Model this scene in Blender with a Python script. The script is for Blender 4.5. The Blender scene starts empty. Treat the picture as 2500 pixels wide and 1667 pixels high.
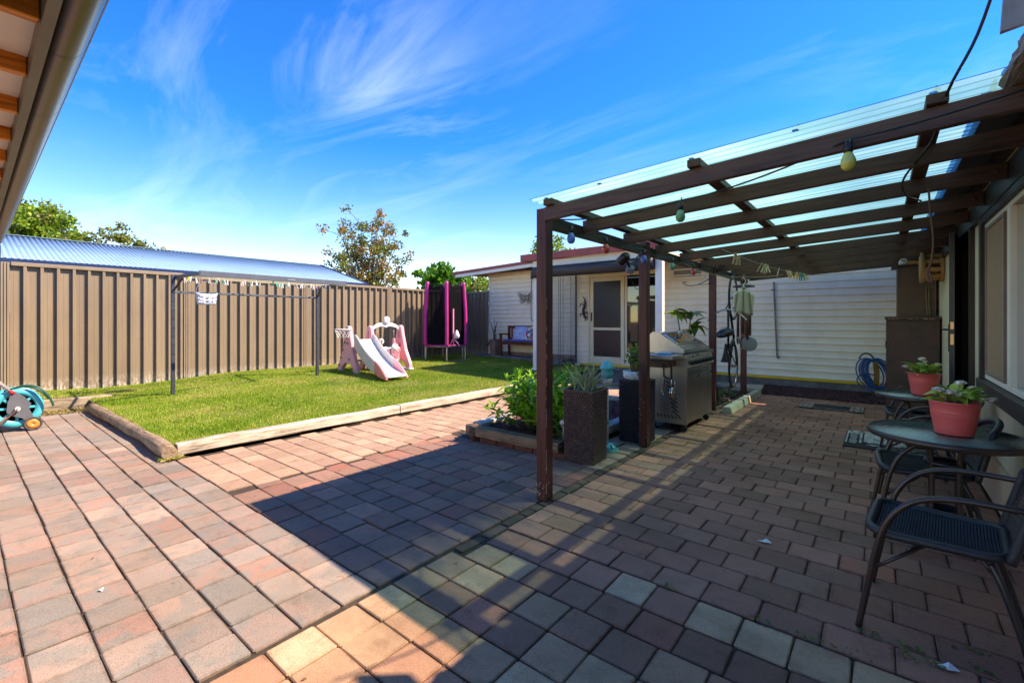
import bpy, bmesh, math, random
import numpy as np
from mathutils import Vector, Matrix, Euler
R = random.Random(7)
NR = np.random.default_rng(7)
rad = math.radians
SC = bpy.context.scene
COL = SC.collection
# ------------------------------------------------------------------ camera, sky, sun, exposure
cam_d = bpy.data.cameras.new('camera'); cam = bpy.data.objects.new('camera', cam_d); COL.objects.link(cam)
cam_d.sensor_width = 36; cam_d.lens = 16.0; cam_d.shift_y = -0.0208
cam_d.clip_start = .05; cam_d.clip_end = 2000
cam.location = (0, 0, 1.35); cam.rotation_euler = (rad(90), 0, rad(39.09))
SC.camera = cam
SUN = Vector((1.58, 1.27, 2.2)).normalized()
W = bpy.data.worlds.new('World'); SC.world = W; W.use_nodes = True
def build_world():
    nt = W.node_tree; N = nt.nodes; L = nt.links; N.clear()
    out = N.new('ShaderNodeOutputWorld'); bg = N.new('ShaderNodeBackground'); bg.inputs[1].default_value = .084
    sky = N.new('ShaderNodeTexSky'); sky.sky_type = 'NISHITA'; sky.sun_disc = False
    sky.sun_elevation = math.asin(SUN.z); sky.sun_rotation = math.atan2(SUN.x, SUN.y)
    sky.altitude = 0; sky.air_density = 1.0; sky.dust_density = .06; sky.ozone_density = 2.2
    hs = N.new('ShaderNodeHueSaturation'); hs.inputs['Hue'].default_value = .519; hs.inputs['Saturation'].default_value = 1.54; hs.inputs['Value'].default_value = 1.0
    L.new(sky.outputs[0], hs.inputs['Color'])
    tc = N.new('ShaderNodeTexCoord')
    sp = N.new('ShaderNodeSeparateXYZ'); L.new(tc.outputs['Generated'], sp.inputs[0])
    def mth(op, a, b=None, c=None):
        m = N.new('ShaderNodeMath'); m.operation = op
        for i, q in enumerate((a, b, c)):
            if q is None: continue
            if isinstance(q, (int, float)): m.inputs[i].default_value = q
            else: L.new(q, m.inputs[i])
        return m.outputs[0]
    zz = mth('ADD', mth('MAXIMUM', sp.outputs[2], 0.0), .08)
    px = mth('DIVIDE', sp.outputs[0], zz); py = mth('DIVIDE', sp.outputs[1], zz)
    cb = N.new('ShaderNodeCombineXYZ'); L.new(px, cb.inputs[0]); L.new(py, cb.inputs[1])
    # thin high cloud streaks on a plane overhead
    mp = N.new('ShaderNodeMapping'); mp.inputs['Rotation'].default_value = (0, 0, rad(-52)); mp.inputs['Scale'].default_value = (.55, 1.75, 1); mp.inputs['Location'].default_value = (3.1, 1.7, 0)
    L.new(cb.outputs[0], mp.inputs[0])
    n1 = N.new('ShaderNodeTexNoise'); n1.inputs['Scale'].default_value = 1.15; n1.inputs['Detail'].default_value = 9; n1.inputs['Roughness'].default_value = .62; n1.inputs['Distortion'].default_value = .8
    L.new(mp.outputs[0], n1.inputs['Vector'])
    n2 = N.new('ShaderNodeTexNoise'); n2.inputs['Scale'].default_value = .55; n2.inputs['Detail'].default_value = 2
    L.new(cb.outputs[0], n2.inputs['Vector'])
    streak = mth('MULTIPLY', mth('MAXIMUM', mth('SUBTRACT', n1.outputs[0], .47), 0), mth('MAXIMUM', mth('MULTIPLY', mth('SUBTRACT', n2.outputs[0], .38), 6), 0))
    streak = mth('MINIMUM', mth('MULTIPLY', streak, .4), .13)
    # one larger wisp drifting high over the fence
    dx = mth('SUBTRACT', px, -1.32); dy = mth('SUBTRACT', py, .86)
    a = mth('ADD', mth('MULTIPLY', dx, .86), mth('MULTIPLY', dy, .5)); b = mth('SUBTRACT', mth('MULTIPLY', dy, .86), mth('MULTIPLY', dx, .5))
    d2 = mth('ADD', mth('POWER', mth('DIVIDE', a, .42), 2), mth('POWER', mth('DIVIDE', b, .8), 2))
    wisp = mth('MULTIPLY', mth('POWER', mth('MAXIMUM', mth('SUBTRACT', 1.0, d2), 0), 1.8), mth('MAXIMUM', mth('SUBTRACT', n1.outputs[0], .45), 0))
    fac = mth('MINIMUM', mth('ADD', streak, mth('MULTIPLY', wisp, .75)), .2)
    hz = mth('POWER', mth('SUBTRACT', 1.0, mth('MINIMUM', mth('MAXIMUM', sp.outputs[2], 0), 1.0)), 9.0)
    fac2 = mth('MINIMUM', mth('ADD', fac, mth('MULTIPLY', hz, .2)), .8)
    mx = N.new('ShaderNodeMix'); mx.data_type = 'RGBA'
    L.new(fac2, mx.inputs[0]); L.new(hs.outputs[0], mx.inputs[6]); mx.inputs[7].default_value = (4.2, 5.4, 7.2, 1)
    L.new(mx.outputs[2], bg.inputs[0]); L.new(bg.outputs[0], out.inputs[0])
build_world()
sl = bpy.data.lights.new('sun', 'SUN'); sl.energy = 2.0; sl.angle = rad(.53); sl.color = (1, .985, .975)
so = bpy.data.objects.new('sun', sl); COL.objects.link(so); so.rotation_euler = SUN.to_track_quat('Z', 'Y').to_euler(); so.location = (6, 6, 9)
SC.view_settings.view_transform = 'Standard'; SC.view_settings.look = 'None'; SC.view_settings.exposure = 2.25; SC.view_settings.gamma = 1
SC.view_settings.use_curve_mapping = False
SC.view_settings.use_white_balance = True; SC.view_settings.white_balance_temperature = 8700; SC.view_settings.white_balance_tint = 14
SC.render.engine = 'CYCLES'
SC.cycles.max_bounces = 8; SC.cycles.transparent_max_bounces = 16; SC.cycles.caustics_reflective = False; SC.cycles.caustics_refractive = False
SC.cycles.use_denoising = True

# ------------------------------------------------------------------ materials
def lin(c):
    def f(u):
        u /= 255
        return u/12.92 if u <= .04045 else ((u+.055)/1.055)**2.4
    return (f(c[0]), f(c[1]), f(c[2]), 1)
class NT:
    def __init__(s, name):
        s.m = bpy.data.materials.new(name); s.m.use_nodes = True; s.t = s.m.node_tree; s.N = s.t.nodes; s.L = s.t.links
        s.b = s.N['Principled BSDF']; s.o = s.N['Material Output']
    def n(s, t, **k):
        q = s.N.new(t)
        for a, v in k.items(): setattr(q, a, v)
        return q
    def lk(s, a, b): s.L.new(a, b)
    def val(s, sock, v):
        if isinstance(v, (int, float)): sock.default_value = v
        elif isinstance(v, tuple): sock.default_value = v
        else: s.L.new(v, sock)
    def math(s, op, a, b=0, clamp=False):
        q = s.n('ShaderNodeMath', operation=op, use_clamp=clamp); s.val(q.inputs[0], a); s.val(q.inputs[1], b); return q.outputs[0]
    def mix(s, f, a, b, mode='MIX'):
        q = s.n('ShaderNodeMix', data_type='RGBA', blend_type=mode); s.val(q.inputs[0], f); s.val(q.inputs[6], a); s.val(q.inputs[7], b); return q.outputs[2]
    def ramp(s, f, stops):
        q = s.n('ShaderNodeValToRGB'); e = q.color_ramp.elements
        while len(e) < len(stops): e.new(.5)
        for i, (p, c) in enumerate(stops): e[i].position = p; e[i].color = c
        s.val(q.inputs[0], f); return q.outputs[0]
    def noise(s, vec, scale, detail=5, rough=.55, dist=0):
        q = s.n('ShaderNodeTexNoise'); q.inputs['Scale'].default_value = scale; q.inputs['Detail'].default_value = detail
        q.inputs['Roughness'].default_value = rough; q.inputs['Distortion'].default_value = dist
        s.lk(vec, q.inputs['Vector']); return q.outputs[0]
    def coord(s, kind='Object', scale=(1, 1, 1), rot=(0, 0, 0)):
        if kind == 'World': v = s.n('ShaderNodeNewGeometry').outputs['Position']
        else: v = s.n('ShaderNodeTexCoord').outputs[kind]
        m = s.n('ShaderNodeMapping'); m.inputs['Scale'].default_value = scale; m.inputs['Rotation'].default_value = rot
        s.lk(v, m.inputs[0]); return m.outputs[0]
    def bump(s, h, strength=.3, dist=.01):
        q = s.n('ShaderNodeBump'); q.inputs['Strength'].default_value = strength; q.inputs['Distance'].default_value = dist
        s.lk(h, q.inputs['Height']); s.lk(q.outputs[0], s.b.inputs['Normal'])
MATS = {}
def mat(name, c1, c2=None, rough=.6, ns=6, bump=0, bs=60, metal=0, spec=.5, st=(1, 1, 1), isl=0, objr=0, kind='World', lo=.35, hi=.65, coat=0, dirt=0, bdist=.006):
    if name in MATS: return MATS[name]
    t = NT(name); c1 = lin(c1); c2 = lin(c2) if c2 else tuple(x*.8 for x in c1[:3])+(1,)
    v = t.coord(kind, st)
    col = t.ramp(t.noise(v, ns, 6, .6), [(lo, c1), (hi, c2)])
    if isl or objr:
        r = t.n('ShaderNodeNewGeometry').outputs['Random Per Island'] if isl else t.n('ShaderNodeObjectInfo').outputs['Random']
        k = isl or objr
        h = t.n('ShaderNodeHueSaturation'); t.lk(col, h.inputs['Color']); t.lk(t.math('MULTIPLY_ADD', r, 2*k), h.inputs['Value'])
        h.inputs['Value'].links[0].from_node.inputs[2].default_value = 1-k
        col = h.outputs[0]
    if dirt:
        d = t.noise(t.coord('World', (1, 1, .6)), 3.5, 8, .65)
        col = t.mix(t.math('MULTIPLY', t.ramp(d, [(.45, (0, 0, 0, 1)), (.7, (1, 1, 1, 1))]), dirt), col, lin((70, 58, 46)))
    t.lk(col, t.b.inputs['Base Color'])
    b = t.b.inputs; b['Roughness'].default_value = rough; b['Metallic'].default_value = metal; b['Specular IOR Level'].default_value = spec; b['Coat Weight'].default_value = coat
    if bump: t.bump(t.noise(v, bs, 4), bump, bdist)
    MATS[name] = t.m; return t.m
def wood(name, c1, c2, axis='y', rough=.75, ns=3, bump=.4, dirt=0, fine=30, knots=0):
    if name in MATS: return MATS[name]
    t = NT(name); k = {'x': (.06, 1, 1), 'y': (1, .06, 1), 'z': (1, 1, .06)}[axis]
    v = t.coord('World', tuple(q*ns*3 for q in k))
    n1 = t.noise(v, 3, 8, .65, .6); n2 = t.noise(t.coord('World'), 2.2, 4)
    f = t.math('ADD', t.math('MULTIPLY', n1, .75), t.math('MULTIPLY', n2, .25))
    col = t.ramp(f, [(.36, lin(c2)), (.5, lin(c1)), (.66, tuple(min(1, x*1.2) for x in lin(c1)[:3])+(1,))])
    crack = t.ramp(t.noise(t.coord('World', tuple(q*ns*5 for q in k)), 4, 3, .5), [(.31, (.5, .46, .42, 1)), (.40, (1, 1, 1, 1))])
    col = t.mix(.8, col, crack, 'MULTIPLY')
    if dirt:
        d = t.noise(t.coord('World'), 5, 8, .7)
        col = t.mix(t.math('MULTIPLY', t.ramp(d, [(.45, (0, 0, 0, 1)), (.65, (1, 1, 1, 1))]), dirt), col, lin((52, 40, 32)))
    t.lk(col, t.b.inputs['Base Color']); t.b.inputs['Roughness'].default_value = rough; t.b.inputs['Specular IOR Level'].default_value = .3
    t.bump(n1, bump, .006); MATS[name] = t.m; return t.m
def leafmat(name, cols, trans=.3, rough=.45, world=0):
    if name in MATS: return MATS[name]
    t = NT(name); r = t.n('ShaderNodeNewGeometry').outputs['Random Per Island']; ob = t.n('ShaderNodeObjectInfo').outputs['Random']
    f = t.math('FRACT', t.math('ADD', r, ob))
    if world: f = t.math('ADD', t.math('MULTIPLY', f, .6), t.math('MULTIPLY', t.math('SUBTRACT', t.noise(t.coord('World'), world, 3), .3), 1.0), True)
    n = len(cols); col = t.ramp(f, [(i/(n-1), lin(c)) for i, c in enumerate(cols)])
    t.lk(col, t.b.inputs['Base Color']); t.b.inputs['Roughness'].default_value = rough; t.b.inputs['Specular IOR Level'].default_value = .35
    tr = t.n('ShaderNodeBsdfTranslucent'); t.lk(t.mix(.5, col, (.45, .6, .05, 1), 'MULTIPLY') if 0 else col, tr.inputs[0])
    ms = t.n('ShaderNodeMixShader'); ms.inputs[0].default_value = trans
    t.lk(t.b.outputs[0], ms.inputs[1]); t.lk(tr.outputs[0], ms.inputs[2]); t.lk(ms.outputs[0], t.o.inputs[0])
    MATS[name] = t.m; return t.m
def pavermat(name, stops, patch=(150, 140, 130), patchamt=.5, stain=(120, 100, 80), stainamt=.35, gain=1.0):
    t = NT(name); ob = t.n('ShaderNodeObjectInfo').outputs['Random']
    isl = t.n('ShaderNodeNewGeometry').outputs['Random Per Island']; rr = t.math('FRACT', t.math('ADD', ob, t.math('MULTIPLY', isl, 3.7)))
    g = lambda c: tuple(min(.9, q*gain) for q in lin(c)[:3])+(1,)
    base = t.ramp(rr, [(i/max(1, len(stops)-1), g(c)) for i, c in enumerate(stops)])
    w = t.coord('World')
    sh = t.n('ShaderNodeVectorMath', operation='ADD'); t.lk(w, sh.inputs[0])
    cx = t.n('ShaderNodeCombineXYZ'); t.lk(t.math('MULTIPLY', rr, 90), cx.inputs[0]); t.lk(cx.outputs[0], sh.inputs[1])
    pn = t.noise(sh.outputs[0], 6, 6, .6, .5)
    col = t.mix(t.math('MULTIPLY', t.ramp(pn, [(.46, (0, 0, 0, 1)), (.58, (1, 1, 1, 1))]), patchamt), base, g(patch))
    r2 = t.math('FRACT', t.math('MULTIPLY', rr, 17.31))
    hv = t.n('ShaderNodeHueSaturation'); t.lk(col, hv.inputs['Color'])
    m = t.n('ShaderNodeMath', operation='MULTIPLY_ADD'); t.lk(r2, m.inputs[0]); m.inputs[1].default_value = .30; m.inputs[2].default_value = .86; t.lk(m.outputs[0], hv.inputs['Value'])
    sp = t.noise(w, 210, 3, .7)
    spk = t.ramp(sp, [(.30, (.30, .27, .25, 1)), (.46, (1, 1, 1, 1)), (.60, (1.05, 1.05, 1.05, 1)), (.72, (1.6, 1.56, 1.5, 1))])
    col = t.mix(.85, hv.outputs[0], spk, 'MULTIPLY')
    s1 = t.noise(w, 1.3, 7, .65)
    col = t.mix(t.math('MULTIPLY', t.ramp(s1, [(.46, (0, 0, 0, 1)), (.68, (1, 1, 1, 1))]), stainamt), col, g(stain))
    s2 = t.noise(w, 9, 9, .75)
    col = t.mix(t.math('MULTIPLY', t.ramp(s2, [(.52, (0, 0, 0, 1)), (.7, (1, 1, 1, 1))]), .45), col, t.mix(1.0, col, (.45, .42, .38, 1), 'MULTIPLY'))
    gs = t.n('ShaderNodeSeparateXYZ'); t.lk(t.n('ShaderNodeTexCoord').outputs['Generated'], gs.inputs[0])
    ed = t.math('MULTIPLY', t.math('MAXIMUM', t.math('ABSOLUTE', t.math('SUBTRACT', gs.outputs[0], .5)), t.math('ABSOLUTE', t.math('SUBTRACT', gs.outputs[1], .5))), 2)
    ed = t.ramp(t.math('ADD', ed, t.math('MULTIPLY', t.math('SUBTRACT', s2, .5), .35)), [(.87, (0, 0, 0, 1)), (1.03, (1, 1, 1, 1))])
    col = t.mix(t.math('MULTIPLY', ed, .5), col, t.mix(1.0, col, (.34, .30, .26, 1), 'MULTIPLY'))
    big = t.noise(w, .55, 5, .6); col = t.mix(t.math('MULTIPLY', t.ramp(big, [(.42, (1, 1, 1, 1)), (.6, (0, 0, 0, 1))]), .22), col, t.mix(1.0, col, (.5, .46, .42, 1), 'MULTIPLY'))
    t.lk(col, t.b.inputs['Base Color']); t.b.inputs['Roughness'].default_value = .85; t.b.inputs['Specular IOR Level'].default_value = .25
    hgt = t.math('ADD', sp, t.math('MULTIPLY', s2, 1.5))
    t.bump(hgt, .55, .004); MATS[name] = t.m; return t.m
def glassy(name, tint, alpha, rough=.05, bump=0, bs=40, glossf=.25, st=(1, 1, 1)):
    """see-through sheet: tinted transparency with a glossy coat"""
    t = NT(name); t.N.remove(t.b)
    tr = t.n('ShaderNodeBsdfTransparent'); tr.inputs[0].default_value = lin(tint)
    di = t.n('ShaderNodeBsdfDiffuse'); di.inputs[0].default_value = lin(tint)
    tl = t.n('ShaderNodeBsdfTranslucent'); tl.inputs[0].default_value = lin(tint)
    gl = t.n('ShaderNodeBsdfGlossy'); gl.inputs[0].default_value = (.9, .95, .95, 1); gl.inputs['Roughness'].default_value = rough
    m0 = t.n('ShaderNodeMixShader'); m0.inputs[0].default_value = .5; t.lk(di.outputs[0], m0.inputs[1]); t.lk(tl.outputs[0], m0.inputs[2])
    m1 = t.n('ShaderNodeMixShader'); m1.inputs[0].default_value = alpha; t.lk(m0.outputs[0], m1.inputs[1]); t.lk(tr.outputs[0], m1.inputs[2])
    lw = t.n('ShaderNodeLayerWeight'); lw.inputs[0].default_value = glossf
    m2 = t.n('ShaderNodeMixShader'); t.lk(lw.outputs['Fresnel'], m2.inputs[0]); t.lk(m1.outputs[0], m2.inputs[1]); t.lk(gl.outputs[0], m2.inputs[2])
    t.lk(m2.outputs[0], t.o.inputs[0])
    if bump:
        q = t.n('ShaderNodeBump'); q.inputs['Strength'].default_value = bump; q.inputs['Distance'].default_value = .01
        t.lk(t.noise(t.coord('World', st), bs, 3), q.inputs['Height']); t.lk(q.outputs[0], gl.inputs['Normal']); t.lk(q.outputs[0], lw.inputs['Normal'])
    MATS[name] = t.m; return t.m

# ------------------------------------------------------------------ mesh builder
class MB:
    def __init__(s): s.v = []; s.f = []; s.s = []
    def add(s, vs, fs, sm=False, M=None):
        o = len(s.v)
        s.v += [tuple(M @ Vector(q)) if M else tuple(q) for q in vs]
        for f in fs: s.f.append(tuple(o+i for i in f)); s.s.append(sm)
        return s
    def obox(s, c, size, b=0, M=None, rot=None):
        hx, hy, hz = (q/2 for q in size); b = min(b, hx*.9, hy*.9, hz*.9)
        T = Matrix.Translation(c)
        if rot is not None: T = T @ (rot if isinstance(rot, Matrix) else Euler(rot).to_matrix().to_4x4())
        if M: T = M @ T
        if b <= 0:
            vs = [(x, y, z) for x in (-hx, hx) for y in (-hy, hy) for z in (-hz, hz)]
            return s.add(vs, [(0, 1, 3, 2), (4, 6, 7, 5), (0, 4, 5, 1), (2, 3, 7, 6), (0, 2, 6, 4), (1, 5, 7, 3)], False, T)
        vs = []; idx = {}
        for sx in (-1, 1):
            for sy in (-1, 1):
                for sz in (-1, 1):
                    for a in range(3):
                        p = [sx*(hx-b), sy*(hy-b), sz*(hz-b)]; p[a] = (sx*hx, sy*hy, sz*hz)[a]
                        idx[(sx, sy, sz, a)] = len(vs); vs.append(p)
        fs = []
        for a in range(3):
            u, w = (a+1) % 3, (a+2) % 3
            for sg in (-1, 1):
                loop = []
                for (su, sw) in ((-1, -1), (1, -1), (1, 1), (-1, 1)):
                    k = [0, 0, 0]; k[a] = sg; k[u] = su; k[w] = sw; loop.append(idx[tuple(k)+(a,)])
                fs.append(loop if sg > 0 else loop[::-1])
        for a in range(3):   # edges running along axis a
            u, w = (a+1) % 3, (a+2) % 3
            for su in (-1, 1):
                for sw in (-1, 1):
                    k0 = [0, 0, 0]; k1 = [0, 0, 0]; k0[a] = -1; k1[a] = 1
                    for k in (k0, k1): k[u] = su; k[w] = sw
                    q = [idx[tuple(k0)+(u,)], idx[tuple(k1)+(u,)], idx[tuple(k1)+(w,)], idx[tuple(k0)+(w,)]]
                    fs.append(q if su*sw < 0 else q[::-1])
        for sx in (-1, 1):
            for sy in (-1, 1):
                for sz in (-1, 1):
                    q = [idx[(sx, sy, sz, a)] for a in range(3)]
                    fs.append(q if sx*sy*sz > 0 else q[::-1])
        return s.add(vs, fs, False, T)
    def box(s, x0, x1, y0, y1, z0, z1, b=0):
        return s.obox(((x0+x1)/2, (y0+y1)/2, (z0+z1)/2), (abs(x1-x0), abs(y1-y0), abs(z1-z0)), b)
    def bar(s, p0, p1, w, h, b=0, up=(0, 0, 1)):
        p0 = Vector(p0); p1 = Vector(p1); d = p1-p0; L = d.length; x = d/L; u = Vector(up)
        if abs(x.dot(u)) > .98: u = Vector((0, 1, 0))
        y = u.cross(x).normalized(); z = x.cross(y)
        M = Matrix(((x.x, y.x, z.x), (x.y, y.y, z.y), (x.z, y.z, z.z))).to_4x4()
        return s.obox((p0+p1)/2, (L, w, h), b, rot=M)
    def tube(s, pts, r, n=8, closed=False, cap=True, sm=True, M=None):
        P = [Vector(p) for p in pts]; m = len(P); rs = r if isinstance(r, (list, tuple)) else [r]*m
        vs = []; prev = None
        for i in range(m):
            if closed: t = P[(i+1) % m]-P[i-1]
            else: t = P[min(i+1, m-1)]-P[max(i-1, 0)]
            if t.length < 1e-9: t = Vector((0, 0, 1))
            t.normalize()
            if prev is None: a = t.orthogonal().normalized()
            else:
                a = prev-t*prev.dot(t); a = a.normalized() if a.length > 1e-6 else t.orthogonal().normalized()
            prev = a; b = t.cross(a)
            for k in range(n):
                q = 2*math.pi*k/n; vs.append(P[i]+(a*math.cos(q)+b*math.sin(q))*rs[i])
        fs = []
        for i in range(m if closed else m-1):
            j = (i+1) % m
            for k in range(n): fs.append((i*n+k, i*n+(k+1) % n, j*n+(k+1) % n, j*n+k))
        s.add(vs, fs, sm, M)
        if cap and not closed:
            o = len(s.v)-len(vs); s.f.append(tuple(o+k for k in range(n))[::-1]); s.s.append(False); s.f.append(tuple(o+(m-1)*n+k for k in range(n))); s.s.append(False)
        return s
    def lathe(s, prof, c=(0, 0, 0), n=20, M=None, sm=True):
        vs = []; fs = []
        for r, z in prof:
            for k in range(n):
                q = 2*math.pi*k/n; vs.append((c[0]+r*math.cos(q), c[1]+r*math.sin(q), c[2]+z))
        for i in range(len(prof)-1):
            for k in range(n): fs.append((i*n+k, i*n+(k+1) % n, (i+1)*n+(k+1) % n, (i+1)*n+k))
        s.add(vs, fs, sm, M); o = len(s.v)-len(vs)
        if prof[0][0] > 1e-4: s.f.append(tuple(o+k for k in range(n))[::-1]); s.s.append(False)
        if prof[-1][0] > 1e-4: s.f.append(tuple(o+(len(prof)-1)*n+k for k in range(n))); s.s.append(False)
        return s
    def prism(s, poly, a, b, axis='y', M=None, sm=False):
        def P(q, w): return {'x': (w, q[0], q[1]), 'y': (q[0], w, q[1]), 'z': (q[0], q[1], w)}[axis]
        n = len(poly); vs = [P(q, a) for q in poly]+[P(q, b) for q in poly]
        return s.add(vs, [tuple(range(n))[::-1], tuple(range(n, 2*n))]+[(i, (i+1) % n, n+(i+1) % n, n+i) for i in range(n)], sm, M)
    def grid(s, fn, nu, nv, sm=True):
        vs = [fn(i/nu, j/nv) for j in range(nv+1) for i in range(nu+1)]
        return s.add(vs, [(j*(nu+1)+i, j*(nu+1)+i+1, (j+1)*(nu+1)+i+1, (j+1)*(nu+1)+i) for j in range(nv) for i in range(nu)], sm)
    def build(s, name, m, parent=None, **kw):
        off = OFF.get(parent.name, Vector((0, 0, 0))) if parent else Vector((0, 0, 0))
        me = bpy.data.meshes.new(name); me.from_pydata([(v[0]-off.x, v[1]-off.y, v[2]-off.z) for v in s.v], [], s.f)
        me.polygons.foreach_set('use_smooth', s.s); me.materials.append(m)
        bm = bmesh.new(); bm.from_mesh(me); bmesh.ops.recalc_face_normals(bm, faces=bm.faces) if kw.pop('fix', True) else None; bm.to_mesh(me); bm.free()
        o = bpy.data.objects.new(name, me); COL.objects.link(o)
        if parent: o.parent = parent; OFF[o.name] = off
        for k, v in kw.items(): o[k] = v
        return o
OFF = {}
def thing(name, label, cat, loc=(0, 0, 0), group=None):
    o = bpy.data.objects.new(name, None); COL.objects.link(o); o.location = loc; o.empty_display_size = .1
    o['label'] = label; o['category'] = cat; OFF[o.name] = Vector(loc)
    if group: o['group'] = group
    return o
def solo(name, mb, m, label, cat, group=None, **kw):
    o = mb.build(name, m, **kw); o['label'] = label; o['category'] = cat
    if group: o['group'] = group
    return o
def struct(name, mb, m): return mb.build(name, m, kind='structure')
def holder(name, loc=(0, 0, 0)):
    o = bpy.data.objects.new(name, None); COL.objects.link(o); o.location = loc; o['kind'] = 'structure'; OFF[o.name] = Vector(loc); return o
def put(mesh, name, parent, loc, rot=(0, 0, 0), sc=(1, 1, 1)):
    o = bpy.data.objects.new(name, mesh); COL.objects.link(o); o.parent = parent; o.location = Vector(loc)-OFF.get(parent.name, Vector((0, 0, 0))); o.rotation_euler = rot; o.scale = sc
    OFF[o.name] = Vector(loc); return o
def copy_tree(o, parent=None):
    c = o.copy(); COL.objects.link(c)
    if parent: c.parent = parent
    for ch in list(o.children): copy_tree(ch, c)
    return c
def rawmesh(name, v, f, m, smooth=False):
    me = bpy.data.meshes.new(name); me.from_pydata(v, [], f); me.materials.append(m)
    if smooth: me.polygons.foreach_set('use_smooth', [True]*len(me.polygons))
    return me
def arc(p0, p1, p2, n=6):
    p0, p1, p2 = map(Vector, (p0, p1, p2)); return [p0*(1-t)**2+p1*2*t*(1-t)+p2*t*t for t in [i/n for i in range(n+1)]]
def smoothpath(pts, n=5):
    P = [Vector(p) for p in pts]; out = []
    for i in range(len(P)-1):
        a = P[max(i-1, 0)]; b = P[i]; c = P[i+1]; d = P[min(i+2, len(P)-1)]
        for k in range(n):
            t = k/n; out.append(.5*((2*b)+(c-a)*t+(2*a-5*b+4*c-d)*t*t+(3*b-a-3*c+d)*t**3))
    out.append(P[-1]); return out
# ------------------------------------------------------------------ ground, paving, lawn
def see(x, y, z=0, mu=260, mv=260):
    f = (-math.sin(rad(39.09)), math.cos(rad(39.09))); r = (math.cos(rad(39.09)), math.sin(rad(39.09)))
    D = x*f[0]+y*f[1]; L = x*r[0]+y*r[1]
    if D < .4: return False
    u = 1176+L/D*1045; v = 735+(1.35-z)/D*1045
    return -mu < u < 2352+mu and v < 1568+mv
m_dirt = mat('dry_soil', (112, 92, 68), (88, 72, 54), rough=.95, ns=9, bump=.5, bs=90, dirt=.3)
m_sand = mat('joint_sand', (78, 62, 47), (52, 42, 32), rough=.95, ns=30, bump=.6, bs=220)
mb = MB(); mb.grid(lambda a, b: ((a-.5)*600, (b-.5)*600, -.06), 4, 4, False); struct('ground', mb, m_dirt)
mb = MB(); mb.add([(-9.25, -1.6, -.011), (.62, -1.6, -.011), (.62, 9.42, -.011), (-5.33, 9.42, -.011), (-5.33, 1.5, -.011), (-9.25, 1.5, -.011)], [(0, 1, 2, 3, 4, 5)]); struct('sand_bed', mb, m_sand)

mb = MB(); mb.add([(-9.25, -5, -.004), (.62, -5, -.004), (.62, -.86, -.004), (-9.25, -.86, -.004)], [(0, 1, 2, 3)]); struct('bounce_sheet', mb, mat('bounce_sheet_pale', (176, 164, 148), (160, 148, 132), rough=.9))  # unseen pale sheet added behind the camera to bounce light onto the eave lining
def paver_mesh(lx, ly, m, h=.05, j=.0018, be=.0045, cl=.008):
    a, b = lx/2, ly/2; P = []
    for sx, sy in ((-1, -1), (1, -1), (1, 1), (-1, 1)):
        x = sx*a+R.uniform(-j, j); y = sy*b+R.uniform(-j, j); c1 = cl*R.uniform(.5, 1.5); c2 = cl*R.uniform(.5, 1.5)
        q = [(x-sx*c1, y), (x, y-sy*c2)]; P += q if sx*sy < 0 else q[::-1]
    P = [P[1], P[0]] + P[2:] if False else P
    P.sort(key=lambda p: math.atan2(p[1]/b, p[0]/a)); n = len(P)
    v = [(x, y, -h) for x, y in P]+[(x, y, -be) for x, y in P]+[(x*(1-be/a*1.0), y*(1-be/b*1.0), 0) for x, y in P]
    f = [(i, (i+1) % n, n+(i+1) % n, n+i) for i in range(n)]+[(n+i, n+(i+1) % n, 2*n+(i+1) % n, 2*n+i) for i in range(n)]+[tuple(range(2*n, 3*n))]
    return rawmesh('paver', v, f, m)
PM = {}
def pave(parent, items, most=292, jz=.0015, tilt=.0045):
    """items: (cx, cy, lx, ly, material); nearest ones single parts, the far rest one joined part"""
    items = [i for i in items if see(i[0], i[1])]
    items.sort(key=lambda i: i[0]**2+i[1]**2)
    rest = {}
    for k, (cx, cy, lx, ly, m) in enumerate(items):
        key = (round(lx, 2), round(ly, 2), m.name)
        if key not in PM: PM[key] = [paver_mesh(lx, ly, m) for _ in range(5)]
        me = R.choice(PM[key]); z = R.gauss(0, jz); rot = (R.gauss(0, tilt), R.gauss(0, tilt), R.choice((0, math.pi))+R.gauss(0, .006))
        if k < most: put(me, 'paver', parent, (cx, cy, z), rot)
        else:
            T = Matrix.Translation((cx, cy, z)) @ Euler(rot).to_matrix().to_4x4()
            rest.setdefault(m.name, MB()).add([v.co for v in me.vertices], [tuple(p.vertices) for p in me.polygons], False, T)
    for nm, q in rest.items(): q.build('paver_field', bpy.data.materials[nm], parent, kind='stuff', fix=False)
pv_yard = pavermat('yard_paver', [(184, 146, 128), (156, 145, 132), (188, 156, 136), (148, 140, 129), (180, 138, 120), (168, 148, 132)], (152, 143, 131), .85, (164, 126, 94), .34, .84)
pv_mid_warmed = pavermat('mid_paver_shade_warmed', [(186, 126, 102), (154, 120, 102), (188, 134, 110), (146, 116, 100), (180, 112, 94), (166, 126, 106)], (150, 118, 102), .6, (140, 100, 74), .35, .86)  # browner middle pavers, colour also warmed to offset the blue shade there
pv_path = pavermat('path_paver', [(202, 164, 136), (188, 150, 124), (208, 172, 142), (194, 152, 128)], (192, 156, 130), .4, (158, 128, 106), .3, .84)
pv_front = pavermat('front_paver', [(200, 156, 122), (186, 134, 104), (206, 166, 128), (192, 144, 112), (180, 126, 100)], (184, 138, 106), .35, (112, 84, 62), .55, .9)
pv_patio = pavermat('patio_brick', [(180, 120, 98), (170, 116, 96), (186, 126, 104), (162, 110, 92), (178, 128, 106)], (166, 118, 98), .4, (118, 84, 60), .42, 1.05)
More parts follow.
